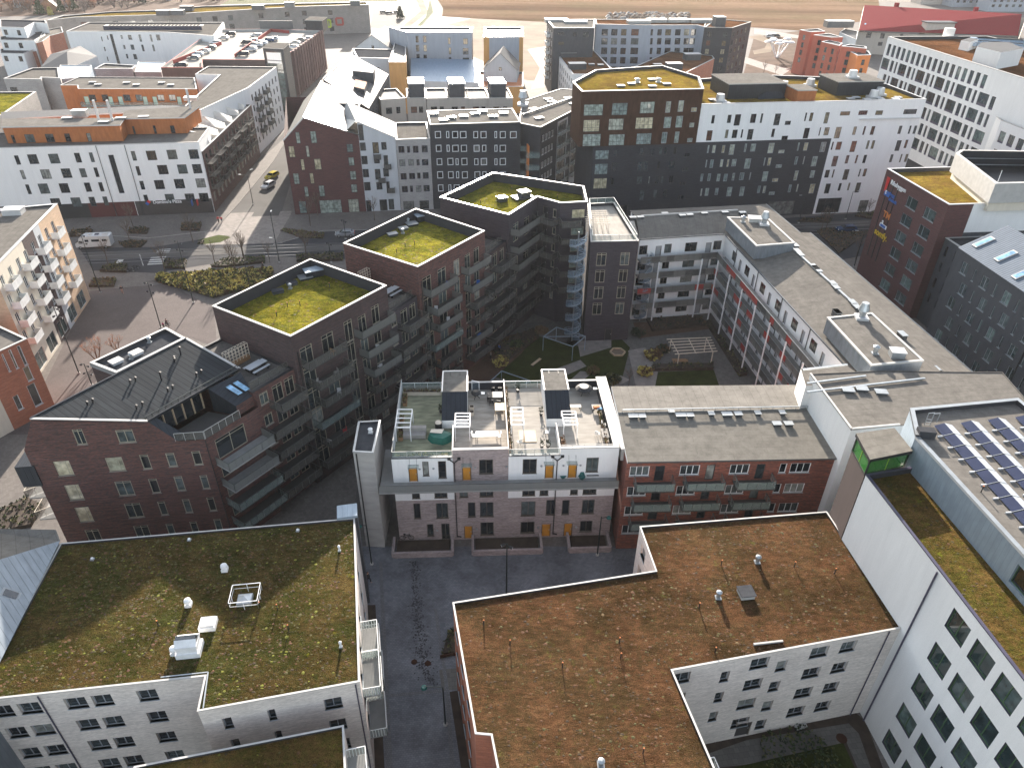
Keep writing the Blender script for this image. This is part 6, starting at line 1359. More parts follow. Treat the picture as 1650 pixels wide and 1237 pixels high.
for i, (x0, x1) in enumerate(((595, 735), (740, 850), (850, 970), (965, 1090), (1085, 1200), (1195, 1330))):
 z_ = 15.0; Q = [at('b', x0, 545 if i else 552, z_), at('b', x1 - 3, 543, z_)]; t = (Vector(Q[1]) - Vector(Q[0])).normalized(); n_ = Vector((-t.y, t.x)) * 13
 T = Bld('terraced_house', 'beige rear terrace house %s, behind the black house' % ('with a white balcony at the left end', 'with a dark stair box on its left', 'second from left with bright roof deck', 'with the middle dark stair box', 'with tall parapet between two stair boxes', 'at the right end with a round table')[i], 'building', [Q[0], Q[1], tuple(Vector(Q[1]) + n_), tuple(Vector(Q[0]) + n_)], z_, 'beige', roof='deck_white', par=.5, group=None, cope='cope_light', cw=.25)
 w = T.front();
 if w.L > 4: w.wn(w.L * .18, w.L * .18 + 1.8, 10.8, 12.6, WK); w.wn(w.L * .6, w.L * .6 + 1.2, 10.8, 12.6, WK)
 T.finish()
 if i in (1, 3, 5):
  c_ = Vector(T.poly[0]) + t * 3 + n_ * .55; b = MB(); b.rbox(tuple(c_), 9, 4.5, 8, 14.4, 18.2, 'clad_grey'); b.rbox(tuple(c_), 9, 4.8, 8.3, 18.2, 18.5, 'cope_white'); T.part('stair_housing', b)
zr1, zr2, ze1, ze2 = at('b', 278, 440, 21), at('b', 432, 300, 21), at('b', 530, 600, 16.5), at('b', 640, 410, 16.5)
ZG = Bld('apartment_building', 'long white metal roofed wing with dormers running back from the dark red gable', 'building', [ze1, ze2, zr2, zr1], 16.3, 'clad_grey'); ZG.custom_roof = True
w = max(ZG.walls, key=lambda q: q.n.x - q.n.y); w.rep(1, w.L - 1, 3, 1.2, [(13, 14.8), (10, 11.8), (7, 8.8)], WB); ZG.finish()
b = MB(); b.face([(*zr1, 21), (*ze1, 16.4), (*ze2, 16.4), (*zr2, 21)], 'roof_white'); b.face([(*zr1, 21), (*zr1, 15), (*ze1, 15), (*ze1, 16.4)], 'clad_grey'); b.face([(*zr2, 21), (*ze2, 16.4), (*ze2, 15), (*zr2, 15)], 'brick_speck'); b.face([(*zr2, 21), (*zr2, 15), (*zr1, 15), (*zr1, 21)], 'metal_dark'); b.bar((*zr1, 21.1), (*zr2, 21.1), .3, 'cope_white'); b.build('roof', ZG.root)
b = MB(); Q = P2('b', [(440, 400), (555, 412), (562, 375), (470, 370)], 20.0); b.prism(Q if area(Q) > 0 else Q[::-1], 17, 20.4, 'clad_grey', 'roof_white'); ZG.part('dormer', b)
b = MB(); Q = P2('b', [(445, 480), (505, 495), (520, 455), (455, 440)], 19.0); b.prism(Q if area(Q) > 0 else Q[::-1], 17.5, 19.0, 'cope_dark', 'wood_orange'); ZG.part('roof_terrace', b)
ZG2 = Bld('apartment_building', 'small white walled house with felt roof behind the metal roofed wing', 'building', P2('b', [(465, 320), (655, 325), (670, 275), (440, 270)], 17.0), 17.0, 'grey_light', roof='felt_dark', par=.3, cope='cope_light'); w = ZG2.front(); w.rep(1, w.L - 1, 5, 1.6, [(12, 14), (9, 11)], WK); ZG2.finish()
def gable_house(label, cr, fl, fr, z, h, depth_px, wallm, roofm, name='gabled_house'):
 a = Vector(at(cr, *fl, z)); c = Vector(at(cr, *fr, z)); t = (c - a).normalized(); n_ = Vector((-t.y, t.x)); d_ = depth_px; L_ = (c - a).length
 G_ = Bld(name, label, 'building', [tuple(a), tuple(c), tuple(c + n_ * d_), tuple(a + n_ * d_)], z, wallm); w = G_.edge(tuple(a), tuple(c)); w.prof = [(0, z), (w.L / 2, z + h), (w.L, z)]; w3 = G_.edge(tuple(c + n_ * d_), tuple(a + n_ * d_)); w3.prof = [(0, z), (w3.L / 2, z + h), (w3.L, z)]
 w.wn(L_ / 2 - .5, L_ / 2 + .5, z - .3, z + .9, WB); G_.custom_roof = True; G_.finish(); m_ = (a + c) / 2; b = MB(); e = t * .5; f_ = n_ * .4
 b.face([(*(a - e - f_), z - .2), (*(m_ - f_), z + h + .15), (*(m_ + n_ * d_ + f_), z + h + .15), (*(a - e + n_ * d_ + f_), z - .2)][::-1], roofm); b.face([(*(m_ - f_), z + h + .15), (*(c + e - f_), z - .2), (*(c + e + n_ * d_ + f_), z - .2), (*(m_ + n_ * d_ + f_), z + h + .15)][::-1], roofm)
 b.build('roof', G_.root); return G_
gable_house('white gabled house with bright metal roof, left of the pale blue tall block', 'b', (455, 265), (650, 270), 15.5, 4.5, 24, 'grey_light', 'roof_white')
gable_house('small white gabled house with grey metal roof below the narrow white tower', 'b', (1165, 385), (1350, 390), 12.5, 5.5, 14, 'grey_light', 'roof_white')
OB = box_at('apartment_building', 'narrow ochre wall block beside the pale blue tall block', 'b', [(640, 345), (735, 345), (735, 175), (690, 180)], 17.0, 'ochre', roof='roof_white', par=.3); OB.finish()
PB = box_at('apartment_building', 'tall pale blue-grey block with a white edged roof in front of the brown field', 'b', [(740, 180), (1100, 180), (1105, 150), (640, 150)], 22.0, 'grey_blue', roof='roof_white', par=.6, cope='cope_white', cw=.8); w = PB.front()
w.win('b', [(788, 200, 807, 237), (830, 200, 850, 237), (790, 250, 810, 287), (832, 250, 852, 287), (793, 300, 812, 335), (833, 303, 852, 340), (968, 210, 983, 247), (972, 265, 987, 303), (973, 318, 987, 353), (1052, 215, 1078, 247), (1050, 268, 1082, 303), (1050, 320, 1085, 355)], WK); PB.finish()
PT = box_at('apartment_building', 'narrow white tower with ochre flanks to the right of the pale blue block', 'b', [(1165, 205), (1385, 205), (1385, 150), (1168, 150)], 20.0, 'ochre', roof='roof_white', par=.6, cope='cope_white', cw=.8); w = PT.front(); w.zone(w.L * .14, w.L * .9, 0, 22, 'grey_blue'); PT.finish()
OCH = box_at('apartment_building', 'low ochre house with orange terrace in front of the small gable', 'b', [(1140, 480), (1385, 480), (1385, 400), (1140, 395)], 9.0, 'ochre', roof='rust_orange', par=.6, cope='cope_white', cw=.5); OCH.finish()
Q = P2('b', [(760, 440), (1140, 450), (1135, 372), (765, 362)], 11.0); BM = Bld('shed_building', 'low hall with a pale blue standing seam metal roof behind the beige terrace houses', 'building', Q, 10.5, 'grey_light'); BM.custom_roof = True; BM.finish()
b = MB(); Pp = BM.poly; b.face([(*Pp[0], 10.5), (*Pp[1], 10.5), (*Pp[2], 13.5), (*Pp[3], 13.5)], 'roof_bluemetal'); b.face([(*Pp[1], 10.5), (*Pp[2], 10.5), (*Pp[2], 13.5)], 'grey_light'); b.face([(*Pp[3], 10.5), (*Pp[0], 10.5), (*Pp[3], 13.5)], 'grey_light'); b.build('roof', BM.root)
# ==== B white facade block with orange penthouse
B0 = (-72.9, 168.7)
def bl(s, d=0.0): q = off(B0, 9, s); return off(q, 99, d)
B = Bld('apartment_building', 'long white rendered block with square black windows above a pizza shop at the street corner', 'building', [bl(-75), bl(0), bl(0, 13), bl(-75, 13)], 16.9, 'white', roof='felt_grey', par=.3, cope='cope_light', cw=.3)
w = B.edge(bl(-75), bl(0)); L0 = 75
w.win('a', [(75, 860, 118, 912), (147, 856, 220, 908), (263, 852, 337, 905), (408, 848, 455, 900), (490, 846, 527, 898), (722, 838, 760, 890), (805, 835, 872, 887), (920, 831, 985, 882), (1040, 828, 1105, 880)], WB)
w.win('a', [(107, 942, 147, 992), (218, 938, 290, 990), (333, 935, 403, 985), (435, 932, 485, 982), (515, 928, 553, 980), (748, 921, 783, 972), (868, 916, 935, 965), (978, 912, 1042, 962), (1060, 910, 1122, 960)], WB)
w.win('a', [(137, 1022, 178, 1075), (207, 1018, 280, 1072), (322, 1015, 392, 1068), (462, 1012, 512, 1062), (541, 1010, 580, 1060), (770, 1002, 805, 1050), (850, 997, 915, 1047), (960, 993, 1027, 1043), (1080, 990, 1142, 1038)], WB)
w.win('a', [(275, 1100, 345, 1145), (388, 1095, 458, 1145), (488, 1092, 538, 1142), (566, 1090, 605, 1138), (792, 1078, 828, 1130), (910, 1075, 972, 1125), (1020, 1072, 1083, 1118), (1098, 1070, 1160, 1115)], WB)
w.win('a', [(597, 858, 690, 1070)], style('slot', 'frame_black', 'glass_dark', n=1, d=.2))
w.zone(L0 - 28, L0 - 17.6, 0, 3.6, 'red_dark'); w.zone(0, L0 - 28, 0, 3.6, 'black'); w.zone(L0 - 17.5, L0, 0, 3.6, 'door_dark'); w.rep(1, L0 - 28, 4.2, 3.8, [(.3, 3.2)], style('shopt', 'frame_black', 'glass_teal', n=3, d=.2)); w.rep(L0 - 17.5, L0 - 1, 4.1, 3.8, [(.3, 2.9)], style('shopd', 'frame_black', 'glass_dark', n=2, d=.2)); w.rep(.8, 28, 6, 1.8, [(13, 14.6), (10, 11.6), (7, 8.6), (4, 5.6)], WB)
B.finish()
for x in (530, 690): s_, _ = w.px('a', x, 810); pipe(B, w.P(s_, 0, .08)[:2], 0, 16.8, 'cope_dark', .14)
s_, z_ = w.px('a', 865, 1180); wall_text(w, s_, 2.95, "Domino's Pizza", 1.05, 'white_paint', .25, bold=.02, name='shop_sign')
b = MB(); sc0 = w.P(s_ - 1.1, 3.25, .3);
for (e, mm) in ((-.22, 'blue'), (.22, 'red')):
 c_ = Vector(sc0) + Vector((w.t.x, w.t.y, 1)) * e * 1.0; t3 = Vector((w.t.x, w.t.y, 0)); u3 = Vector((0, 0, 1)); d1 = (t3 + u3).normalized() * .32; d2 = (t3 - u3).normalized() * .36
 b.face([c_ - d1 - d2, c_ - d1 + d2, c_ + d1 + d2, c_ + d1 - d2], mm)
b.build('sign_logo', B.root)
for x, mm in ((1080, 'blue'), (1110, 'red')): s2, z2 = w.px('a', x, 1165); b = MB(); b.rbox(w.P(s2, 0, .9)[:2], 9, .15, 1.1, 2.4, 3.7, mm); b.build('projecting_sign', B.root)
def slab_on(bld, cr, px, z0, z, m, roof='felt_pale', name='penthouse', wins=()):
 Q = P2(cr, px, z); Q = Q if area(Q) > 0 else Q[::-1]; f_ = type('o', (), {})(); f_.root = bld.root; mb = MB(); ws = []
 for i in range(len(Q)):
  ww = Wall(f_, Q[i], Q[(i + 1) % len(Q)], z0, z, m); ws.append(ww)
 for (wi_, c2, rects, st) in wins:
  fr = min([q for q in ws if q.L > 2.5], key=lambda q: q.n.y) if wi_ == 'f' else ws[wi_]; fr.win(c2, rects, st)
 for ww in ws: ww.build(mb)
 mb.build(name, bld.root)
 for ww in ws: ww.place(bld.root)
 b = MB(); q1 = inset(Q, -.25); b.prism(q1, z, z + .25, 'cope_white', roof); b.build(name + '_roof', bld.root); return Q
slab_on(B, 'x8', [(-560, 690), (665, 668), (715, 600), (-560, 610)], 16.7, 20.2, 'wood_orange', wins=[('f', 'a', [(62, 762, 97, 806), (137, 760, 205, 805), (250, 757, 313, 802), (357, 753, 402, 798), (478, 749, 515, 794)], WB)])
slab_on(B, 'x8', [(700, 602), (1345, 590), (1500, 475), (740, 520)], 16.7, 20.2, 'wood_orange', wins=[('f', 'x8', [(808, 718, 855, 800), (1025, 712, 1075, 795), (1202, 708, 1270, 790)], WB)])
slab_on(B, 'x8', [(-560, 610), (1100, 520), (1480, 475), (1100, 470), (-560, 540)], 16.7, 19.6, 'wood_orange', roof='roof_white')
for x, y, h_ in ((262, 565, 2.2), (1420, 390, 1.2)):
 p_ = at('x8', x, y, 20.5); curb(B, p_, 20.3, 3.2, 2.0, 1.6 if h_ > 2 else .8, 9, 'cope_white', 'cope_grey', 'ventilation_unit')
for x, y in ((455, 490), (597, 490), (1415, 360)): p_ = at('x8', x, y + 130, 20.4); b = MB(); b.cone((*p_, 20.2), (*p_, 25), .3, .3, 'cope_white', 8); B.part('chimney', b)
for x, y in ((120, 590), (500, 630), (680, 590), (920, 575)): curb(B, at('x8', x, y, 20.6), 20.4, 2.2, 1.0, .4, 9, 'cope_white')
WS_ = box_at('apartment_building', 'white end block with dark balconies and long beige roof left of the car park', 'a', [(1110, 610), (1375, 487), (1530, 372), (1150, 368), (1080, 412), (1215, 415), (1010, 600)], 18.5, 'white', roof='felt_light', par=.3, cope='cope_light', cw=.4)
w = WS_.edge(at('a', 1375, 487, 18.5), at('a', 1530, 372, 18.5)); rr = [(z, z + 1.7) for z in (14.6, 11.6, 8.6, 5.6, 2.6)]; w.rep(1.2, w.L - 1, 3.6, 1.3, rr, WB)
WS_.finish()
for z in (14.2, 11.2, 8.2, 5.2):
 for s_ in (3.5, 12.0): balcony(w, s_, s_ + 4, z, 1.2, rail='rail_grey', slabm='black', frame='black', posts=.6)
FQ = [bl(.1, .4), tuple(at('a', 1395, 560, 14.8)), tuple(at('a', 1385, 545, 14.8)), tuple(at('a', 1160, 690, 14.8))]
c1 = Vector(at('a', 1390, 575, 14.8)); c0 = Vector(bl(.2, .6)); t = (c1 - c0).normalized(); n_ = Vector((-t.y, t.x)) * 7
BF = Bld('apartment_building', 'orange-brown brick street front with stacked iron balconies and white scalloped terrace dividers above', 'building', [tuple(c0), tuple(c1), tuple(c1 + n_), tuple(c0 + n_)], 14.6, 'brick_plum_red', roof='deck_white', par=.4, cope='cope_grey')
w = BF.edge(tuple(c0), tuple(c1)); w.rep(1.2, w.L - 1, 3.2, 1.5, [(11.6, 13.6), (8.6, 10.6), (5.6, 7.6), (2.2, 4.4)], WK); BF.finish()
for z in (11.4, 8.4, 5.4):
 for s_ in np.arange(1.0, w.L - 5, 7.0): balcony(w, float(s_), float(s_) + 4.6, z, 1.5, rail='mesh_rail', slabm='slab_dark', posts=.8)
for k in range(6):
 f_ = .2 + k * .14; p_ = c0 + t * ((c1 - c0).length * f_); b = MB(); q_ = [p_ + n_ * .1, p_ + n_ * .95]; hs_ = (1.2, 3.2)
 b.face([(*q_[0], 14.3), (*q_[1], 14.3), (*q_[1], 17.4), (*(q_[0] + (q_[1] - q_[0]) * .5), 16.6), (*q_[0], 15.5)], 'white'); b.face([(*q_[0], 15.5), (*(q_[0] + (q_[1] - q_[0]) * .5), 16.6), (*q_[1], 17.4), (*q_[1], 14.3), (*q_[0], 14.3)], 'white'); BF.part('terrace_divider', b)
OG = box_at('apartment_building', 'orange clad gallery row with mint green doors in the inner yard behind the white block', 'x8', [(45, 245), (225, 245), (232, 282), (1480, 285), (1455, 165), (240, 158)], 17.0, 'wood_orange', roof='felt_light', par=.2, cope='cope_light', cw=.3)
w = max(OG.walls, key=lambda q: -q.n.y * q.L)
for x0, x1 in ((340, 430), (475, 560), (700, 790), (830, 915), (1058, 1145), (1180, 1265)): w.win('x8', [(x0, 345, x1, 412)], WB)
for x0, x1 in ((297, 350), (548, 600), (652, 705), (912, 962), (1015, 1065), (1270, 1318), (1372, 1410)):
 s0, _ = w.px('x8', x0, 400); s1, _ = w.px('x8', x1, 400)
 for z in (12.6, 9.6): w.door(s0, s1, z, z + 2.3, 'door_mint')
OG.finish(); balcony(w, .2, w.L - .2, 12.5, 1.6, rail='glass_rail', posts=2.5, name='gallery'); balcony(w, .2, w.L - .2, 9.5, 1.6, rail='glass_rail', posts=2.5, name='gallery')
for x, y in ((385, 215), (443, 238), (743, 218), (845, 240), (1110, 218), (1205, 243)): curb(OG, at('x8', x, y, 17.1), 16.8, 1.8, 1.0, .5, 9, 'cope_white')
GY = box_at('apartment_building', 'grey brick block with pale yellow stair glazing behind the far left green roof', 'x1', [(45, 1045), (545, 1055), (560, 1030), (800, 1040), (780, 900), (430, 905)], 16.5, 'brick_lightgrey', roof='felt_grey', par=.4, cope='cope_light', cw=.5); w = GY.front(); w.rep(1, w.L - 6, 4, 2.2, [(12, 14), (9, 11)], WB); GY.finish()
LZ = box_at('house', 'small block with a light blue-grey metal roof between grey brick and mauve brick houses', 'x1', [(755, 1060), (1180, 1020), (1215, 870), (800, 865)], 15.0, 'clad_blue', roof='roof_bluemetal', par=.1); LZ.finish()
WHp = Bld('house', 'white house with a hipped pale metal roof before the large white block, top left', 'building', P2('x1', [(530, 890), (900, 900), (1290, 740), (1060, 600), (670, 710)], 14.5), 14.2, 'grey_light'); WHp.custom_roof = True; WHp.finish()
b = MB(); q = WHp.poly; top = at('x1', 890, 690, 17.0); n_ = len(q)
for i in range(n_): b.face([(*q[i], 14.2), (*q[(i + 1) % n_], 14.2), (*top, 17.0)], 'roof_white')
b.build('roof', WHp.root)
WB2 = box_at('apartment_building', 'large white apartment block with a solar array along its roof, top left', 'a', [(365, 175), (600, 175), (925, 180), (1185, 200), (1240, 125), (490, 125)], 17.5, 'white', roof='felt_grey', par=.4, cope='cope_light', cw=.6)
w = max(WB2.walls, key=lambda q: -q.n.y * q.L)
w = WB2.edge(at('a', 600, 175, 17.5), at('a', 925, 180, 17.5)); w.win('a', [(665, 195, 682, 217), (705, 195, 733, 222), (765, 193, 787, 232), (827, 193, 847, 232), (862, 193, 890, 225), (680, 250, 697, 273), (720, 248, 747, 277), (780, 248, 802, 286), (840, 248, 860, 286), (695, 300, 712, 325), (735, 300, 762, 330), (615, 190, 645, 360)], WB)
w4 = WB2.edge(at('a', 365, 175, 17.5), at('a', 600, 175, 17.5)); w4.win('a', [(558, 205, 570, 230), (590, 198, 602, 222), (573, 262, 587, 285), (590, 315, 602, 340)], WB); WB2.finish()
for k in range(26):
 p_ = lerp(at('a', 590, 158, 18), at('a', 1100, 158, 18), k / 25); b = MB(); b.rbox(p_, 8, 2.4, .25, 17.3, 18.9, 'solar'); b.rbox((p_[0], p_[1] + 2), 8, 2.6, 3.0, 18.7, 18.85, 'solar'); WB2.part('solar_panel', b)
for lab, px, z, m_ in (('white stepped terrace block at the far left edge, its top level', [(0, 150), (135, 155), (190, 125), (260, 130), (250, 115), (0, 110)], 17.0, 'white'), ('middle level of the stepped white terrace block at the far left edge', [(0, 222), (190, 225), (250, 190), (240, 175), (0, 205)], 13.5, 'white'), ('lowest level of the stepped white terrace block at the far left edge', [(0, 295), (130, 298), (200, 270), (190, 262), (0, 272)], 10.0, 'white')):
 q = box_at('apartment_building', lab, 'a', px, z, m_, roof='felt_dark', par=.4, cope='cope_light'); w = q.front(); w.rep(1, w.L - .5, 6, 1.6, [(z - 3, z - 1)], WB); q.finish()
RS = box_at('apartment_building', 'salmon red brick side of the stepped terrace block, top left', 'a', [(200, 240), (235, 230), (275, 200), (350, 180), (340, 150), (240, 170)], 13.5, 'brick_orange', roof='felt_light', par=.4); w = RS.front(); w.rep(.6, w.L - .5, 3, 1.6, [(10.5, 12), (7.5, 9)], WB); RS.finish()
RS2 = box_at('apartment_building', 'lower salmon red brick end with balconies, top left', 'a', [(135, 290), (200, 285), (205, 265), (140, 270)], 9.5, 'brick_orange', roof='felt_light', par=.4); RS2.finish()
MV = box_at('apartment_building', 'low mauve brick house behind the orange gallery row', 'x2', [(15, 915), (520, 915), (575, 870), (150, 845)], 12.5, 'brick_mauve', roof='felt_light', par=.4, cope='cope_white', cw=.5); MV.finish()
MV2 = box_at('house', 'small pink walled house with blue-grey metal roof next to the car park ramp', 'x2', [(550, 960), (905, 960), (960, 830), (600, 820)], 12.0, 'brick_mauve', roof='roof_bluemetal', par=.1, cope='cope_light'); MV2.finish()
# ==== multi-storey car park
PK = box_at('car_park', 'multi-storey car park with cars on its roof deck and a vertically striped brown side', 'full', [(259, 109), (326, 109), (326, 96), (436, 97), (468.4, 84.4), (517.9, 49.5), (430, 47), (344, 48)], 16.0, 'brown_plaster', roof='deck_white', par=.9, cope='red_panel', cw=.3)
PK.parin = 'cope_grey'
w = PK.edge(at('full', 468.4, 84.4, 16), at('full', 517.9, 49.5, 16)); w.mat = 'fins_brown'; PK.finish()
b = MB()
n_f = 13
for k in range(n_f): s_ = w.L * (k + .5) / n_f; b.obox(w.P(s_, 0, .45)[:2], (w.t.x, w.t.y), (w.n.x, w.n.y), w.L / n_f * .5, .9, 1.0, 16.3, 'brick_plum_red' if False else 'fins_brown')
b.build('fin', PK.root)
for lab, px, z, m_ in (('dark glass stair tower', [(160, 535), (385, 547), (450, 485), (240, 483)], 20.7, 'metal_dark'), ('upper', [(630, 230), (815, 235), (870, 195), (690, 190)], 19.5, 'metal_dark')):
 q = P2('x3', px, z); q = q if area(q) > 0 else q[::-1]; b = MB(); b.prism(q, 0 if z > 20 else 15, z, m_, 'felt_grey'); b.prism(inset(q, -.2), z, z + .2, 'cope_light', 'felt_grey'); PK.part('stair_tower', b)
 if z > 20:
  f_ = type('o', (), {})(); f_.root = PK.root; ws = [Wall(f_, q[i], q[(i + 1) % 4], 0, z, m_) for i in range(4)]; fr = min(ws, key=lambda u: u.n.y); fr.A = fr.A + fr.n * .05; b = MB(); Ln = fr.L
  b.face([fr.P(Ln * .12, 1, .1), fr.P(Ln * .88, 1, .1), fr.P(Ln * .88, z - 1, .1), fr.P(Ln * .12, z - 1, .1)], 'glass_teal');
  for k in range(6): b.bar(fr.P(Ln * .1, 2 + k * 3, .15), fr.P(Ln * .9, 2 + k * 3, .15), .2, 'frame_black')
  b.face([fr.P(Ln * .15, z - 4.6, .16), fr.P(Ln * .85, z - 4.6, .16), fr.P(Ln * .85, z - 1.2, .16), fr.P(Ln * .15, z - 1.2, .16)], 'white'); b.build('glazing', PK.root)
b = MB(); q = P2('a', [(1435, 125), (1620, 125), (1620, 122), (1435, 121)], 18.5); b.bar((*q[0], 17.5), (*q[1], 17.5), .4, 'cope_dark', 3.2); PK.part('screen_wall', b)
for p0, p1 in (((1300, 310), (1500, 170)), ((1500, 170), (1600, 180)), ((1225, 240), (960, 345))): b = MB(); b.bar((*at('a', *p0, 15.6), 15.7), (*at('a', *p1, 15.6), 15.7), .3, 'red_panel', 1.2); PK.part('deck_parapet', b)
# ==== long grey school
SCp = [(0, 30), (75, 34), (122, 28), (262, 24), (410, 15), (480, 11), (560, 8.5), (594, 8), (598, 3), (560, 1), (470, 4), (330, 8), (250, 17), (180, 18), (100, 26), (0, 22)]
S_ = box_at('school_building', 'long low grey brick building with curved front and scattered lime framed windows, top left', 'full', [(75, 33), (122, 28), (262, 24), (410, 15), (480, 11), (560, 8.5), (594, 8), (592, 3.5), (470, 6), (330, 10), (250, 17), (180, 19), (100, 26)], 14.0, 'brick_school', roof='sedum_gold', par=.6, cope='cope_light', cw=.8)
for w in S_.walls:
 if w.n.y < -.3 and w.L > 20: w.rep(4, w.L - 4, 9, 2.4, [(9.5, 11.8), (5.5, 7.8), (1.5, 3.8)], WB, jit=2.4)
S_.finish()
wsx = [w for w in S_.walls if w.n.y < -.1]
for w, s_, z_, ww_, hh_, mm in [(wsx[-1], .1, 9, 5, 4, 'lime')]: pass
for cr, x0, y0, x1, y1, mm in (('x3', 870, 225, 915, 300, 'lime'), ('x3', 970, 205, 1050, 275, 'red_panel'), ('x3', 1160, 165, 1200, 240, 'lime'), ('x3', 1035, 400, 1080, 490, 'lime'), ('x3', 1300, 215, 1335, 270, 'lime')):
 for w in wsx:
  s0, za = w.px(cr, x0, y0); s1, zb = w.px(cr, x1, y1)
  if -.5 < s0 and s1 < w.L + .5 and zb > 0 and (w.L > 12):
   b = MB();
   for p, q in (((s0, za), (s1, za)), ((s1, za), (s1, zb)), ((s1, zb), (s0, zb)), ((s0, zb), (s0, za))): b.bar(w.P(p[0], p[1], .15), w.P(q[0], q[1], .15), .9, mm)
   b.build('coloured_surround', S_.root); break
for x, y in ((905, 70), (985, 68), (1035, 45), (1430, 40)): curb(S_, at('a', x, y, 15), 13.8, 6, 4, 2.2, 5, 'cope_white', 'clad_grey', 'ventilation_unit')
for x, y in ((92, 20), (455, 10)): curb(S_, at('b', x, y + 8, 15), 13.8, 5, 4, 2.6, 5, 'cope_white', 'cope_dark', 'ventilation_unit')
# ==== grey U block and its brown roofed neighbours
U1 = box_at('apartment_building', 'dark grey left end of the U shaped block with small balconies, by the field', 'c', [(110, 155), (335, 155), (340, 108), (72, 110)], 24.0, 'clad_grey', roof='felt_pale', par=.3, cope='cope_white', cw=.5); w = U1.front(); w.win('c', [(135, 180, 170, 195), (218, 180, 237, 203), (273, 180, 305, 207), (135, 232, 168, 250)], WK); w9 = min(U1.walls, key=lambda q: q.n.x); w9.rep(1, w9.L - .5, 5, 1.5, [(z, z + 1.8) for z in (20, 17, 14, 11, 8, 5)], WW); U1.finish()
for z in (19.6, 16.6, 13.6, 10.6, 7.6, 4.6): balcony(w9, w9.L * .3, w9.L * .3 + 6, z, 1.4, rail='rail_white', slabm='cope_white', posts=None)
U2 = box_at('apartment_building', 'long light grey middle part of the U shaped block with rust brown roof', 'c', [(345, 135), (600, 140), (905, 140), (945, 150), (960, 112), (340, 108)], 23.5, 'grey_blue', roof='sedum_rust', par=.2, cope='cope_light', cw=.4)
for w, xs in ((U2.edge(at('c', 345, 135, 23.5), at('c', 600, 140, 23.5)), [(375, 412), (428, 465), (482, 515), (538, 583)]), (U2.edge(at('c', 600, 140, 23.5), at('c', 905, 140, 23.5)), [(645, 662), (683, 710), (726, 762), (780, 815), (830, 862), (880, 912)])):
 for k, y in enumerate((163, 213, 266, 318, 370)):
  for x0, x1 in xs: w.win('c', [(x0 - k * 2, y, x1 - k * 2, y + 35)], WK if k == 0 else WB)
U2.finish()
U3 = box_at('apartment_building', 'dark brown brick right end of the U shaped block, near the small park', 'c', [(945, 152), (1100, 155), (1205, 122), (1010, 105)], 23.5, 'brick_black', roof='sedum_rust', par=.2, cope='cope_light', cw=.4)
for w in U3.walls:
 if w.n.y < -.2: w.rep(1.5, w.L - 1, 4.4 if w.n.x > .3 else 6, 1.6, [(z, z + 1.9) for z in (20, 17, 14, 11, 8, 5, 1)], WK)
U3.walls[0].b and None
w = U3.edge(at('c', 1100, 155, 23.5), at('c', 1205, 122, 23.5)); w.mat = 'brick_plum'; U3.finish()
for bld_, pts in ((U2, ((580, 115), (690, 108), (795, 108), (925, 110))), (U1, ((230, 118), (125, 108)))):
 for x, y in pts: curb(bld_, at('c', x, y, 24.3), 23.3, 9, 4, 1.2, 8, 'cope_white', 'cope_grey', 'ventilation_unit')
curb(U3, at('c', 1025, 120, 25), 23.3, 4, 4, 3.5, 8, 'cope_white', 'clad_grey', 'ventilation_unit')
V1 = box_at('apartment_building', 'white house with a rust brown roof and dark roof boxes, before the U block', 'c', [(110, 275), (215, 412), (495, 412), (440, 390), (330, 275)], 14.0, 'white', roof='sedum_rust', par=.2, cope='cope_white', cw=.5)
w = V1.edge(at('c', 215, 412, 14), at('c', 495, 412, 14)); w.win('c', [(245, 437, 283, 468), (328, 436, 402, 478)], WP); w5 = V1.edge(at('c', 110, 275, 14), at('c', 215, 412, 14)); w5.rep(1, w5.L - 1, 4.4, 1.6, [(z, z + 1.8) for z in (10.5, 7.5, 4.5, 1.5)], WB); V1.finish(); curb(V1, at('c', 240, 365, 14.8), 13.8, 6, 3.4, 2.0, 8, 'cope_white', 'clad_grey', 'ventilation_unit'); curb(V1, at('c', 190, 300, 14.8), 13.8, 6, 3.0, 1.6, 8, 'cope_grey', 'clad_grey', 'ventilation_unit')
for x, y in ((320, 355), (370, 358)): curb(V1, at('c', x, y, 14.3), 13.9, 2, 1.5, .5, 8, 'cope_white')
V2 = box_at('apartment_building', 'pink brick house with a wide rust brown roof right in front of the U block', 'c', [(537, 380), (580, 430), (790, 430), (1000, 325), (990, 310), (755, 285)], 14.0, 'brick_orange', roof='sedum_rust', par=.2, cope='cope_light', cw=.4); V2.finish(); curb(V2, at('c', 775, 365, 14.8), 13.8, 5.5, 3.4, 2.0, 8, 'cope_white', 'clad_grey', 'ventilation_unit'); curb(V2, at('c', 875, 315, 14.8), 13.8, 6, 3.4, 2.2, 8, 'cope_white', 'clad_grey', 'ventilation_unit'); curb(V2, at('c', 685, 355, 14.3), 13.9, 3, 1.6, .5, 8, 'cope_white')
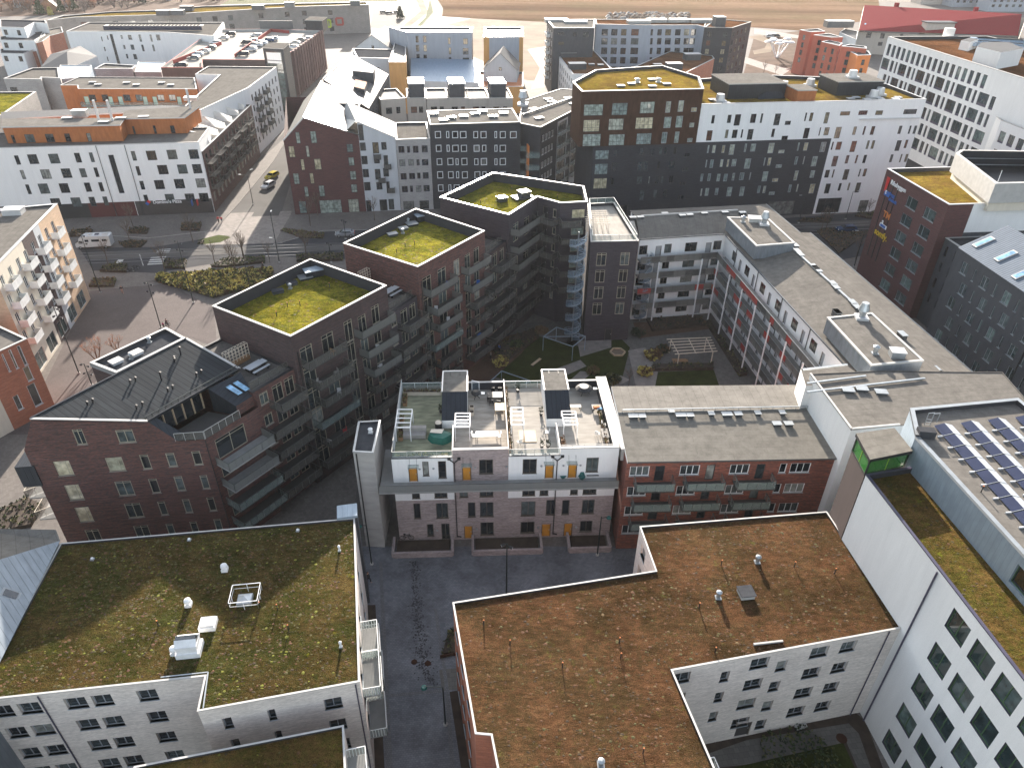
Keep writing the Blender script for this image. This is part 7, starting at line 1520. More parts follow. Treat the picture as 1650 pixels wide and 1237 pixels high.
# ==== orange red cubes, red barn roof, far flats
def cube(px, z, lab, m_='terracotta'):
 q = box_at('apartment_building', lab, 'x6', px, z, m_, roof='roof_white', par=.3, cope='cope_white', cw=.5)
 for w in q.walls:
  if w.n.y < -.1 and w.L > 5: w.rep(1.2, w.L - 1, 4.6, 1.4, [(z - 3.6, z - 1.6), (z - 6.6, z - 4.6), (z - 9.6, z - 7.6), (z - 12.6, z - 10.6)], WB, jit=1.2)
 q.finish(); return q
cube([(870, 250), (965, 268), (1080, 262), (1020, 240)], 17.5, 'leftmost of the terracotta cube houses by the park')
cube([(985, 292), (1130, 312), (1230, 310), (1110, 280)], 17.5, 'second terracotta cube house with dark tall windows'); cube([(1050, 348), (1200, 382), (1225, 360), (1110, 335)], 16.5, 'low recessed terracotta cube in the middle of the group'); cube([(1215, 385), (1425, 405), (1420, 388), (1280, 370)], 17.0, 'rightmost terracotta cube house next to the white office');
cube([(1290, 432), (1350, 462), (1462, 458), (1440, 425)], 15.5, 'terracotta cube at the front corner, partly behind the white office', 'panel_orange')
RBn = Bld('row_house', 'long grey rendered row under a steep bright red metal roof at the top right', 'building', P2('d', [(548, 212), (1620, 260), (1660, 120), (640, 60)], 10.0), 10.0, 'beige'); RBn.custom_roof = True
w = RBn.front(); w.win('d', [(597, 215, 640, 252), (690, 222, 728, 257), (675, 280, 712, 305), (830, 200, 855, 222)], WM2); RBn.finish()
P = [at('d', 552, 205, 11.0), at('d', 1610, 240, 11.0), at('d', 1635, 95, 18.0), at('d', 590, 35, 18.0)]; b = MB(); b.face([(*P[0], 11.0), (*P[1], 11.0), (*P[2], 18.0), (*P[3], 18.0)], 'roof_red')
bk = [lerp(P[0], P[3], 1.9), lerp(P[1], P[2], 1.9)]; b.face([(*P[3], 18.0), (*P[2], 18.0), (*bk[1], 11), (*bk[0], 11)], 'roof_red'); b.face([(*P[0], 11), (*P[3], 18), (*bk[0], 11)], 'beige'); b.face([(*P[0], 10), (*P[0], 11), (*bk[0], 11), (*bk[0], 10)][::-1], 'beige'); b.build('roof', RBn.root)
def onred(x, y):
 n_ = (Vector((*P[1], 11)) - Vector((*P[0], 11))).cross(Vector((*P[3], 18)) - Vector((*P[0], 11))); d = ray('d', x, y); t_ = (Vector((*P[0], 11)) - CAMP).dot(n_) / d.dot(n_); return CAMP + d * t_
for x, y in ((602, 162), (628, 163), (714, 170), (1453, 222)):
 p = onred(x, y); b = MB(); n_ = (Vector((*P[1], 11)) - Vector((*P[0], 11))).normalized(); u_ = (Vector((*P[3], 18)) - Vector((*P[0], 11))).normalized(); q_ = n_.cross(u_) * .12
 b.face([p + q_ - n_ * .9 - u_ * 1.2, p + q_ + n_ * .9 - u_ * 1.2, p + q_ + n_ * .9 + u_ * 1.2, p + q_ - n_ * .9 + u_ * 1.2], 'glass_sky'); b.build('roof_window', RBn.root)
q0 = onred(1065, 190); dd_ = MB(); dd_.rbox((q0.x, q0.y - 1), 3, 14, 5, 8.5, 15.0, 'beige'); dd_.rbox((q0.x, q0.y - 1), 3, 15, 6.2, 15.0, 15.4, 'metal_dark'); dd_.build('dormer', RBn.root)
for x in (800, 1325): p = onred(x, 48 if x == 800 else 78); b = MB(); b.rbox((p.x, p.y), 3, 2, 1.5, p.z - 1, p.z + 2, 'roof_red'); b.build('chimney', RBn.root)
WL = box_at('house', 'low building with a white and light blue front beside the red roof', 'x6', [(1200, 270), (1340, 330), (1355, 262), (1240, 240)], 9.0, 'clad_blue', roof='roof_white', par=.3, cope='cope_white', cw=.6); WL.finish(); curb(WL, at('x6', 1195, 190, 12), 10, 14, 5, 3, 5, 'cope_white', 'cope_dark', 'ventilation_unit')
for i, (x, y, wd) in enumerate(((1180, 12, 26), (1430, 30, 30), (1600, 60, 22))):
 c_ = at('d', x, y + 20, 0); q = Bld('apartment_building', ('far grey apartment block beyond the red roof, leftmost of the distant flats', 'far grey-beige apartment block behind the right end of the red roof', 'distant apartment block cut by the right edge above the white office')[i], 'building', [off(c_, 5, -wd), off(c_, 5, wd), off(off(c_, 5, wd), 95, 14), off(off(c_, 5, -wd), 95, 14)], 16, 'grey_blue' if i else 'beige', roof='felt_grey')
 w = q.front(); w.rep(2, w.L - 2, 5, 2.2, [(z, z + 1.7) for z in (12.5, 9.3, 6.1, 2.9)], WB); q.finish()
# ==== white office with punched windows
OL = at('x7', 485, 103, 33.0);
def W3(px, z): return at('x7', *px, z)
o1 = W3((485, 103), 33.0); o2 = W3((1650, 460), 33.0); t = (Vector(o2) - Vector(o1)).normalized(); n_ = Vector((-t.y, t.x)); o3 = Vector(o1) + t * 62;
OF = Bld('office_building', 'white office block with a grid of tall dark windows and a brown roof, upper right', 'building', [o1, tuple(o3), tuple(o3 + n_ * 34), tuple(Vector(o1) + n_ * 30)], 33.0, 'white', roof='sedum_rust', par=.7, cope='cope_light', cw=.5)
w = OF.edge(o1, tuple(o3))
w.win('x7', [(478, 175, 478 + 30, 285), (522, 190, 535, 303), (575, 207, 585, 318), (625, 225, 635, 338)], WO) if False else None
for k in range(18):
 s0 = 1.2 + k * 2.45; w.wn(s0, s0 + 1.5, 28.4, 31.4, WO)
sp_ = [0.8, 3.2, 4.9]
for r_, z in enumerate((24.8, 20.9, 17.0, 13.1, 9.2)):
 x = 0.3 + (r_ * 2.6) % 4.1; k = r_ % 3
 while x < 50:
  wd = (3.6, 1.5, 1.0)[k % 3]; w.wn(x, x + wd, z, z + 2.9, WO); x += wd + .85; k += 1
w.zone(0, 62, 0, 6.5, 'brick_black'); OF.finish()
q = P2('x7', [(1245, 188), (1455, 238), (1650, 205), (1520, 150), (1290, 150)], 36.0); q = q if area(q) > 0 else q[::-1]; b = MB(); b.prism(q, 32, 36.0, 'white', 'roof_white'); OF.part('roof_housing', b)
q = P2('x7', [(1110, 135), (1190, 150), (1260, 125), (1180, 112)], 34.5); q = q if area(q) > 0 else q[::-1]; b = MB(); b.prism(q, 32, 34.5, 'white', 'roof_white'); OF.part('roof_housing', b)
for k in range(8):
 for j_ in range(3): p_ = lerp(at('x7', 1260, 110 + j_ * 22, 34), at('x7', 1640, 130 + j_ * 30, 34), k / 7); b = MB(); b.rbox(p_, -17, 3.6, 2.0, 33.2, 33.9, 'roof_bluemetal'); b.build('solar_panel', OF.root)
b = MB(); p_ = at('x7', 1000, 90, 33); b.rbox(p_, -15, 2.5, 2.0, 32.5, 34.8, 'cope_white'); OF.part('ventilation_unit', b)
OF2 = Bld('office_building', 'lower white wing with dark framed windows before the white office, on the right edge', 'building', [tuple(Vector(o1) + t * 46 + n_ * -.1 + Vector((0, -9))), tuple(Vector(o1) + t * 70 + Vector((0, -9))), tuple(Vector(o1) + t * 70 + n_ * 6), tuple(Vector(o1) + t * 46 + n_ * 2)], 24, 'white', roof='felt_light'); OF2.walls[0].rep(1, 22, 3.0, 1.9, [(19.5, 22), (15.5, 18)], WO); OF2.finish()
# ==== speckled plum brick sign building
SA = (71.8, 139.6); ths = -83.2
def sl(s, d=0.0): q = off(SA, ths, s); return off(q, ths + 90, d)
ez = 22.0
SO = Bld('office_building', 'dark red speckled brick office with company signs on its wall and a golden green roof', 'building', [sl(0, 0), sl(19.7, 0), sl(19.7, 4.6), sl(19.7, 40), sl(0, 40)], ez, 'brick_speck', roof='sedum_gold', par=.7, cope='cope_white', cw=.35)
w = SO.edge(sl(0), sl(19.7))
for r_ in ((350, 315, 418, 435), (470, 388, 540, 510), (303, 462, 362, 588), (420, 540, 482, 668), (258, 608, 308, 738), (370, 685, 428, 820), (212, 748, 262, 885), (318, 838, 372, 972), (158, 893, 200, 1020)): pass
for row in range(6):
 z1 = 19.75 - row * 3.3
 for s0 in (8.6, 14.2): w.wn(s0, s0 + 3.2, z1 - 2.0, z1, WS)
we = SO.edge(sl(19.7, 4.6), sl(19.7, 40)); we.mat = 'white'; we.zone(0, 40, 0, 16.8, 'clad_grey')
SO.finish()
for s_, z_, txt, sz, mm in ((1.9, 20.1, 'Riksbyggen', 1.05, 'white_paint'), (1.1, 17.7, 'Lindab', 1.0, 'blue'), (1.3, 8.9, 'somfy.', 1.5, 'yellow')): pass
s_, z_ = w.px('s', 232, 232); wall_text(w, s_, z_, 'Riksbyggen', 1.15, 'white_paint', .2, bold=.02)
s_, z_ = w.px('s', 215, 195); b = MB();
Q = [w.P(s_ - .2, z_ + .3, .25), w.P(s_ + .9, z_ + .3, .25), w.P(s_ + .7, z_ - 1.9, .25), w.P(s_ + .0, z_ - 2.6, .25)]; b.face(Q[::-1], 'red'); b.build('sign_logo', SO.root)
def panel(w, cr, x0, y0, x1, y1, m_, d=.22, nm='sign_panel'):
 s0, za = w.px(cr, x0, y0); s1, zb = w.px(cr, x1, y1); b = MB();
 b.face([w.P(s0, zb, d), w.P(s1, zb, d), w.P(s1, za, d), w.P(s0, za, d)], m_); b.build(nm, w.b.root); return s0, zb, s1, za
s0, zb, s1, za = panel(w, 's', 198, 270, 222, 325, 'blue'); wall_text(w, s0 + .3, zb + .35, 'E', .95, 'white_paint', .26, name='lettering')
s0, z0 = w.px('s', 224, 320); wall_text(w, s0, z0 + .35, 'bygg', .85, 'blue', .2, bold=.02); wall_text(w, s0, z0 - .55, 'elteknik', .85, 'blue', .2, bold=.02)
s0, z0 = w.px('s', 180, 445); wall_text(w, s0, z0, 'TM', 1.7, 'panel_orange', .2, bold=.03)
s0, zb, s1, za = panel(w, 's', 165, 485, 202, 540, 'white_paint'); panel(w, 's', 169, 493, 196, 532, 'blue', .26); wall_text(w, s0 + .55, zb + .75, 'a', 1.3, 'white_paint', .3, bold=.03)
s0, z0 = w.px('s', 122, 560); wall_text(w, s0, z0 + .1, 'somfy.', 1.75, 'yellow', .2, bold=.03)
for s_ in (2.0, 3.6, 5.2):
 b = MB(); b.bar(w.P(s_, 5, .06), w.P(s_, 20.5, .06), .12, 'black'); b.build('downlight_rail', SO.root)
cs_ = P2('i', [(855, 100), (1080, 270), (1400, 262), (1400, 90), (880, 82)], 26.0); cs_ = cs_ if area(cs_) > 0 else cs_[::-1]
b = MB(); b.prism(cs_, 21, 22.8, 'cream'); SO.part('roof_housing', b); b = MB(); q1 = inset(cs_, -.5); q2 = inset(cs_, .1)
for i in range(len(q1)):
 j = (i + 1) % len(q1); b.face([(*q1[i], 22.6), (*q1[j], 22.6), (*q1[j], 26.0), (*q1[i], 26.0)], 'concrete'); b.face([(*q2[j], 22.6), (*q2[i], 22.6), (*q2[i], 26.0), (*q2[j], 26.0)], 'metal_dark'); b.face([(*q1[i], 26.0), (*q1[j], 26.0), (*q2[j], 26.0), (*q2[i], 26.0)], 'cope_light')
b.face([(*p, 22.85) for p in q2], 'black'); b.build('plant_screen', SO.root)
b = MB()
for i in range(len(q2)): b.bar((*q2[i], 24.6), (*q2[(i + 1) % len(q2)], 24.6), .12, 'galv'); b.bar((*inset(cs_, 2)[i], 24.0), (*inset(cs_, 2)[(i + 1) % len(q2)], 24.0), .12, 'galv')
b.bar((*q2[1], 23), (*q2[1], 28), .08, 'white_paint'); b.build('pipework', SO.root)
dz = 19.5; e1_ = at('i', 850, 650, dz); e2_ = at('i', 1237, 912, dz); rdg = at('i', 1165, 465, 23.0); t = (Vector(e2_) - Vector(e1_)).normalized(); n_ = Vector((-t.y, t.x)); e2_ = tuple(Vector(e1_) + t * 62);
bk1 = Vector(e1_) + n_ * 14
GC = Bld('apartment_building', 'dark grey corrugated metal clad block with a pale zinc pitched roof at the right edge', 'building', [e1_, e2_, tuple(Vector(e2_) + n_ * 14), tuple(bk1)], dz, 'clad_grey'); GC.custom_roof = True
w = GC.edge(e1_, e2_)
for i in range(11):
 for k, z in enumerate((16.3, 13.3, 10.3, 7.3, 4.3, 1.3)):
  s0 = 2.2 + i * 5.0 + (k % 2) * 1.3; w.wn(s0, s0 + 1.6, z, z + 1.9, style('gc', 'frame_grey', 'glass_teal', d=.15, n=2, sill='sill_zinc')); w.wn(s0 + 3.0, s0 + 3.5, z, z + 1.9, style('gc2', 'frame_grey', 'glass_teal', d=.15, n=1, sill='sill_zinc'))
GC.finish()
b = MB(); m1 = Vector(e1_) + n_ * 7; m2 = Vector(e2_) + n_ * 7; bb2 = Vector(e2_) + n_ * 14
b.face([(*Vector(e1_), dz), (*Vector(e2_), dz), (*m2, 23.0), (*m1, 23.0)], 'zinc_corr', [(0, 0), (62, 0), (62, 8), (0, 8)]); b.face([(*m1, 23.0), (*m2, 23.0), (*bb2, dz), (*bk1, dz)], 'zinc_corr', [(0, 0), (62, 0), (62, 8), (0, 8)]); b.face([(*Vector(e1_), dz), (*m1, 23.0), (*bk1, dz)], 'clad_grey')
for s_ in (20, 41): b.bar((*w.P(s_, 0, .06)[:2], 0), (*w.P(s_, 0, .06)[:2], dz), .12, 'black')
b.build('roof', GC.root)
X_ = Vector((t.x, t.y, 0)); Y_ = (Vector((*m1, 23.0)) - Vector((*e1_, dz))).normalized(); Y_ = (Y_ - X_ * Y_.dot(X_)).normalized(); nn = X_.cross(Y_)
for x, y in ((1000, 622), (1130, 703), (1235, 805)):
 d = ray('i', x, y); k = (Vector((*e1_, dz)) - CAMP).dot(nn) / d.dot(nn); p = CAMP + d * k; b = MB()
 for e, s1_, s2_, m_ in ((.18, .55, 1.5, 'cope_light'), (.2, .42, 1.3, 'glass_sky')):
  Q = [p + nn * e + X_ * a * s1_ + Y_ * c_ * s2_ for a, c_ in ((-1, -1), (1, -1), (1, 1), (-1, 1))]; b.face(Q, m_)
  if e < .19: [b.face([Q[i_], Q[i_] - nn * .2, Q[(i_ + 1) % 4] - nn * .2, Q[(i_ + 1) % 4]], 'cope_grey') for i_ in range(4)]
 b.build('roof_window', GC.root)
GL = Bld('apartment_building', 'low dark clad link block squeezed between the sign building and the corrugated block', 'building', [sl(19.8, 1.5), sl(25, 1.5), sl(25, 18), sl(19.8, 18)], 16.0, 'clad_grey', roof='felt_dark'); GL.walls[0].rep(1, 5, 2.5, .6, [(z, z + 1.9) for z in (13, 10, 7, 4)], WB); GL.finish()
# ==== left edge buildings
TN = Bld('apartment_building', 'apartment block with tan, white and dark brick stripes and white balconies facing the square', 'building', [(-75.9, 96.0), (-80.8, 123.3), (-96, 118), (-92, 96)], 18.8, 'brick_tan', roof='felt_grey', par=.3, cope='cope_white', cw=.4)
w = TN.edge((-75.9, 96.0), (-80.8, 123.3)); Ln = w.L
w.zone(0, Ln * .40, 0, 20, 'cream'); w.zone(Ln * .40, Ln * .57, 0, 20, 'brick_plum'); w.zone(Ln * .57, Ln * .66, 0, 20, 'grey_light')
w.rep(1.0, Ln - 1, 3.1, 1.2, [(15.4, 17.2), (12.3, 14.1), (9.2, 11.0), (6.1, 7.9)], style('wsill', 'frame_white', 'glass', d=.15, sill='frame_white')); w.rep(1.5, Ln - 2, 5.2, 3.4, [(.4, 3.2)], style('wshop', 'cope_white', 'glass_teal', d=.1, n=2)); TN.finish()
for z in (14.9, 11.8, 8.7, 5.6):
 for s_ in (1.2, Ln * .3, Ln * .52, Ln * .76): balcony(w, s_, s_ + 3.2, z, 1.3, rail='rail_white', slabm='cope_white', posts=None, frame='rail_white')
curb(TN, (-86, 119), 18.5, 3, 2, 1.0, 9, 'cope_white', 'cope_white', 'ventilation_unit')
RL_ = Bld('apartment_building', 'bright orange-red brick house with white framed windows at the left edge of the photo', 'building', [(-80.3, 66.4), (-68.9, 88.2), (-78, 93.5), (-92, 72)], 12.0, 'brick_orange', roof='felt_grey', par=.3, cope='cope_light', cw=.3)
w = RL_.edge((-80.3, 66.4), (-68.9, 88.2)); w.zone(0, w.px('j', 105, 715)[0], 0, 13, 'cream')
st_ = style('wbig', 'frame_white', 'glass_warm', d=.15, sill='frame_white', n=1)
w.win('j', [(5, 245, 62, 335), (45, 222, 105, 318), (92, 200, 155, 298), (10, 345, 120, 440), (125, 320, 190, 378), (145, 420, 240, 512), (70, 480, 132, 540), (112, 565, 175, 655)], st_)
w.rep(.8, w.L * .5, 3.2, 2.0, [(8.2, 9.8), (5.2, 6.8), (2.2, 3.8)], style('frmb', 'frame_white', 'glass', n=2)); w.wn(w.L - 3, w.L - 1, .5, 2.5, st_)
RL_.finish()
FG = Bld('apartment_building', 'grey walled house with a bright yellow-green roof, far left edge behind the orange penthouse', 'building', P2('x1', [(-500, 1500), (20, 1500), (490, 1210), (-500, 1225)], 17.0) if False else P2('a', [(-220, 640), (10, 638), (200, 508), (-220, 512)], 18.0), 18.0, 'brick_school', roof='sedum_bright', par=.3, cope='cope_light', cw=.5); FG.finish()
# ==== ground, roads, courtyard
random.seed(11)
ground('ground', [(-900, -60), (900, -60), (1500, 1500), (-1500, 1500)], 0, 'pave')
gp('field', 'full', [(700, 26), (760, 30), (880, 36), (1220, 45), (1290, 50), (1420, 30), (1400, -100), (640, -100), (700, 10)], .012, 'field')
gp('far_grass', 'full', [(-300, 30), (60, 22), (330, 8), (560, 3), (640, 3), (640, -100), (-300, -100)], .006, 'grass_far'); gp('woodland_floor', 'full', [(-300, 34), (60, 26), (350, 11), (370, 0), (300, -20), (-300, -20)], .014, 'dirt')
gp('rough_ground', 'full', [(760, 30), (700, 45), (690, 60), (850, 130), (880, 130), (880, 36)], .008, 'sand')
gp('park_lawn', 'full', [(1195, 130), (1215, 60), (1290, 50), (1380, 30), (1300, 120)], .008, 'dirt')
gp('park_path', 'full', [(1205, 60), (1225, 56), (1250, 70), (1242, 84), (1215, 88), (1213, 82), (1232, 78), (1236, 70)], .016, 'sand')
gp('park_road', 'full', [(1195, 90), (1200, 102), (1260, 122), (1275, 112), (1225, 100)], .02, 'pave_light'); gp('field_road', 'full', [(1215, 55), (1292, 63), (1292, 58), (1215, 46)], .016, 'pave_light')
gp('gravel_path', 'full', [(850, 80), (880, 75), (885, 140), (855, 145), (870, 110)], .02, 'pave_light')
gp('country_road', 'full', [(655, 52), (690, 52), (712, 30), (714, 14), (705, 0), (690, -40), (672, -40), (690, 5), (698, 18), (688, 32)], .02, 'asphalt_far')
gp('cycle_path', 'full', [(640, 50), (652, 50), (690, 20), (682, 0), (674, -40), (664, -40), (670, 0), (678, 18)], .03, 'sand')
gp('road_verge', 'full', [(664, 50), (672, 50), (698, 20), (693, 0), (690, 12), (686, 28)], .034, 'grass')
gp('far_parking', 'full', [(597, 45), (640, 50), (665, 20), (655, 8), (600, 14)], .02, 'asphalt_far')
gp('side_street', 'full', [(337, 385), (407, 372), (445, 372), (480, 255), (560, 130), (470, 200), (400, 275), (380, 325)], .02, 'asphalt_light')
gp('street_crossing_paving', 'full', [(330, 345), (470, 340), (455, 392), (330, 395)], .025, 'pave_light')
gp('asphalt_patch', 'full', [(405, 349), (449, 348), (456, 330), (420, 326)], .03, 'asphalt_light')
gp('main_street', 'full', [(128, 400), (250, 398), (345, 382), (560, 372), (700, 366), (1000, 366), (1260, 352), (1460, 338), (1460, 400), (1320, 425), (1260, 400), (620, 420), (420, 412), (250, 440), (150, 436)], .02, 'asphalt')
gp('tram_paving', 'full', [(140, 408), (560, 392), (1450, 352), (1450, 362), (560, 402), (142, 418)], .026, 'asphalt_light')
b = MB()
for dy in (0, 5, 12, 17):
 b.bar((*at('full', 130, 408 + dy, 0), .04), (*at('full', 1400, 358 + dy * .9, 0), .04), .12, 'tram_rail', .03)
o = b.build('tram_rails'); tag(o, kind='structure')
b = MB()
for i in range(6):
 for (x0, y0, x1, y1) in (((818 + 0 * i), 505 - i * 7.5, 905, 500 - i * 7.5),):
  if i < 4:
   P = [at('e', 815 + i * 6, 505 - i * 12, 0), at('e', 900 + i * 6, 500 - i * 12, 0), at('e', 903 + i * 6, 494 - i * 12, 0), at('e', 819 + i * 6, 499 - i * 12, 0)]; b.face([(*p, .034) for p in P], 'marking')
for i in range(3): P = [at('e', 862 + i * 4, 442 - i * 9, 0), at('e', 935 + i * 4, 438 - i * 9, 0), at('e', 938 + i * 4, 434 - i * 9, 0), at('e', 866 + i * 4, 438 - i * 9, 0)]; b.face([(*p, .034) for p in P], 'marking')
for k in range(9): P = [at('e', 770 + k * 2.4, 447 + k * 7.2, 0), at('e', 776 + k * 2.4, 447 + k * 7.2, 0), at('e', 777 + k * 2.4, 451 + k * 7.2, 0), at('e', 771 + k * 2.4, 451 + k * 7.2, 0)]; b.face([(*p, .034) for p in P], 'marking')
P = [at('e', 632, 506, 0), at('e', 665, 506, 0), at('e', 685, 476, 0), at('e', 655, 476, 0)]; b.face([(*p, .034) for p in P], 'marking')
o = b.build('road_markings'); tag(o, kind='structure')
def slab_px(name, cr, px, h, mat, kerb='concrete'):
 P = [at(cr, x, y, 0) for x, y in px]; P = P if area(P) > 0 else P[::-1]; b = MB(); b.prism(P, 0, h, kerb, mat); o = b.build(name); tag(o, kind='structure'); return o
slab_px('north_pavement', 'full', [(440, 395), (470, 345), (560, 340), (1000, 338), (1400, 315), (1400, 335), (1000, 362), (620, 370), (520, 372)], .12, 'pave')
slab_px('corner_pavement', 'full', [(105, 375), (105, 340), (345, 325), (400, 275), (468, 215), (440, 262), (384, 330), (345, 372), (240, 384)], .12, 'pave')
slab_px('square_pavement', 'full', [(140, 452), (250, 455), (620, 438), (560, 452), (330, 452), (140, 468)], .05, 'pave')
gp('square', 'full', [(60, 640), (145, 470), (255, 450), (345, 495), (350, 560), (270, 530), (160, 600), (120, 700), (0, 700)], .02, 'plaza')
gp('brick_band', 'full', [(150, 465), (255, 457), (256, 462), (150, 471)], .026, 'brick_orange') if False else None
gp('street', 'full', [(575, 880), (1040, 880), (1040, 925), (735, 975), (800, 1300), (560, 1300)], .02, 'street_pave')
gp('street_edge_band', 'full', [(611, 905), (616, 905), (636, 1300), (624, 1300)], .026, 'kerb_band'); gp('street_edge_band', 'full', [(699, 980), (704, 980), (722, 1100), (738, 1300), (730, 1300), (716, 1100)], .026, 'kerb_band'); gp('street_cross_band', 'full', [(622, 1118), (715, 1110), (715, 1115), (623, 1123)], .03, 'kerb_band')
gp('planting_strip', 'v', [(85, 420), (140, 418), (190, 1300), (110, 1300)], .024, 'soil'); gp('planting_strip', 'v', [(512, 855), (565, 845), (640, 1237), (570, 1237)], .024, 'soil')
gp('entrance_paving', 'v', [(460, 745), (560, 735), (568, 840), (475, 850)], .024, 'pave_slab')
bm = MB()
for x, y in ((335, 705), (403, 712)):
 p = at('v', x, y, 0); bm.cone((*p, .02), (*p, .032), .32, .32, 'corten', 16)
for x, y in ((200, 1035), (480, 520)): p = at('v', x, y, 0); bm.rbox(p, 10, .5, .5, .02, .034, 'cope_dark')
p = at('p', 828, 1033, 0); bm.cone((*p, .03), (*p, .05), .5, .5, 'corten', 16)
o = bm.build('manhole_covers'); tag(o, kind='structure')
random.seed(5); b = MB()
for k in range(620):
 t_ = rnd(0, 1); x = 338 + 70 * t_ ** 2 + random.gauss(0, 11 + 14 * t_); y = 200 + 620 * t_; p = at('v', x, y, 0); s_ = rnd(.03, .15)
 a_ = rnd(0, PI); b.face([(p[0] + s_ * math.cos(a_ + q) * rnd(.5, 1), p[1] + s_ * math.sin(a_ + q) * rnd(.5, 1), .031) for q in (0, 1.3, 2.5, 3.8, 5)], 'asphalt')
o = b.build('fallen_leaves'); tag(o, kind='stuff')
gp('courtyard_paving', 'full', [(560, 880), (590, 700), (850, 520), (1030, 510), (1150, 500), (1240, 615), (990, 640), (640, 640), (630, 880)], .02, 'pave_slab')
gp('courtyard_lawn', 'full', [(770, 600), (860, 540), (940, 560), (1000, 545), (1015, 560), (1000, 620), (860, 625)], .03, 'grass_dark')
gp('courtyard_lawn', 'full', [(1045, 600), (1150, 596), (1160, 625), (1050, 625)], .03, 'grass_dark'); gp('courtyard_bed', 'full', [(1020, 520), (1135, 515), (1145, 530), (1030, 545)], .03, 'dirt')
gp('flower_bed', 'full', [(700, 640), (800, 545), (870, 530), (840, 570), (760, 640)], .034, 'dirt'); gp('gravel_circle', 'full', [(1012, 565), (1040, 560), (1060, 600), (1055, 625), (1025, 625)], .036, 'pave_light')
for pts in (((700, 590), (790, 530), (800, 535), (712, 600)), ((880, 600), (935, 580), (945, 590), (890, 615)), ((905, 625), (935, 598), (955, 600), (925, 625)), ((975, 620), (1000, 605), (1015, 612), (990, 625)), ((930, 548), (985, 545), (985, 560), (935, 575))): gp('slab_path', 'full', pts, .04, 'clad_blue' if False else 'pave_light')
hedge_poly('hedge', 'clipped dark hedge along the foot of the red panelled gallery building', [at('full', x, y, 0) for x, y in ((1135, 520), (1143, 518), (1205, 605), (1190, 608))], 1.0, ['leaf_dark', 'leaf_olive'], 8)
hedge_poly('hedge', 'dark hedge between the courtyard pergola and the small lawn', [at('full', x, y, 0) for x, y in ((1050, 590), (1150, 588), (1150, 597), (1048, 599))], 1.0, ['leaf_dark', 'leaf_olive'], 12)
hedge_poly('hedge', 'dark overgrown planting bed behind the courtyard pergola below the white galleries', [at('full', x, y, 0) for x, y in ((1040, 515), (1130, 512), (1138, 526), (1050, 535))], .9, ['leaf_dark', 'leaf_brown'], 8)
hedge_poly('planting_bed', 'winter-brown shrub bed at the foot of the stacked balconies in the courtyard', [at('full', x, y, 0) for x, y in ((790, 560), (860, 530), (870, 545), (810, 590))], .8, ['leaf_brown', 'leaf_dark', 'leaf_olive'], 6, cat='planting')
random.seed(61)
for i, (x, y, r_, h_, m_, lab) in enumerate(((712, 612, 1.2, 1.6, ['leaf_dark', 'leaf_olive'], 'dark round shrub at the foot of the balconies nearest the roof terraces'), (738, 596, 1.0, 1.2, ['leaf', 'leaf_olive'], 'greenish shrub in the bed below the middle balconies'), (806, 588, 1.3, 1.5, ['leaf_brown', 'leaf_gold'], 'straw coloured shrub at the edge of the courtyard lawn'), (832, 560, 1.1, 1.3, ['leaf', 'leaf_dark'], 'green shrub by the terrace with people'), (872, 536, 1.2, 1.0, ['leaf_brown'], 'rusty low shrub below the spiral stair'), (1040, 602, 1.3, 1.0, ['leaf_gold', 'leaf_brown'], 'tuft of straw grass left of the courtyard pergola'), (1052, 575, 1.5, 1.2, ['leaf_gold', 'leaf_brown', 'leaf_brown'], 'large clump of golden grass beside the pergola posts'), (1068, 566, 1.2, 1.1, ['leaf_brown', 'leaf_dark'], 'brown clump of grass behind the pergola'), (1028, 540, 1.2, 1.3, ['leaf_dark'], 'dark shrub beside the gravel path by the tower'), (985, 615, 1.4, 1.2, ['leaf_dark', 'leaf_olive'], 'dark shrub just behind the roof terraces, right end'), (955, 600, 1.0, .9, ['leaf_brown', 'leaf_olive'], 'low brown shrub between the slab paths'))): shrub('shrub', lab, at('full', x, y, 0), r_, h_, m_, 100 + i, size=.35)
gp('garden_soil', 'p', [(200, 1040), (880, 905), (940, 960), (1040, 1237), (230, 1237)], .02, 'soil'); gp('garden_path', 'p', [(230, 1100), (400, 1040), (860, 965), (905, 1010), (985, 1237), (930, 1237), (850, 1050), (400, 1150), (260, 1165)], .03, 'pave_slab'); gp('garden_lawn', 'p', [(330, 1166), (835, 1052), (920, 1237), (350, 1237)], .035, 'grass_dark')
b = MB(); b.prism([at('p', x, y, 0) for x, y in ((605, 965), (655, 950), (672, 985), (625, 998))], 0, .25, 'concrete'); b2 = b.build('entrance_step'); tag(b2, kind='structure')
root = thing('fire_escape', 'white spiral railing at the lower edge of the brown sedum roof', 'railing', (15.2, 27.5, 0)); b = MB()
for k in range(9): p = off((15.0, 28.5), -83, k * .35); b.bar((*p, 8.5), (*p, 9.6), .04, 'white_paint')
b.bar((15.0, 28.5, 9.6), (*off((15.0, 28.5), -83, 2.8), 9.6), .05, 'white_paint'); b.build('railing', root)
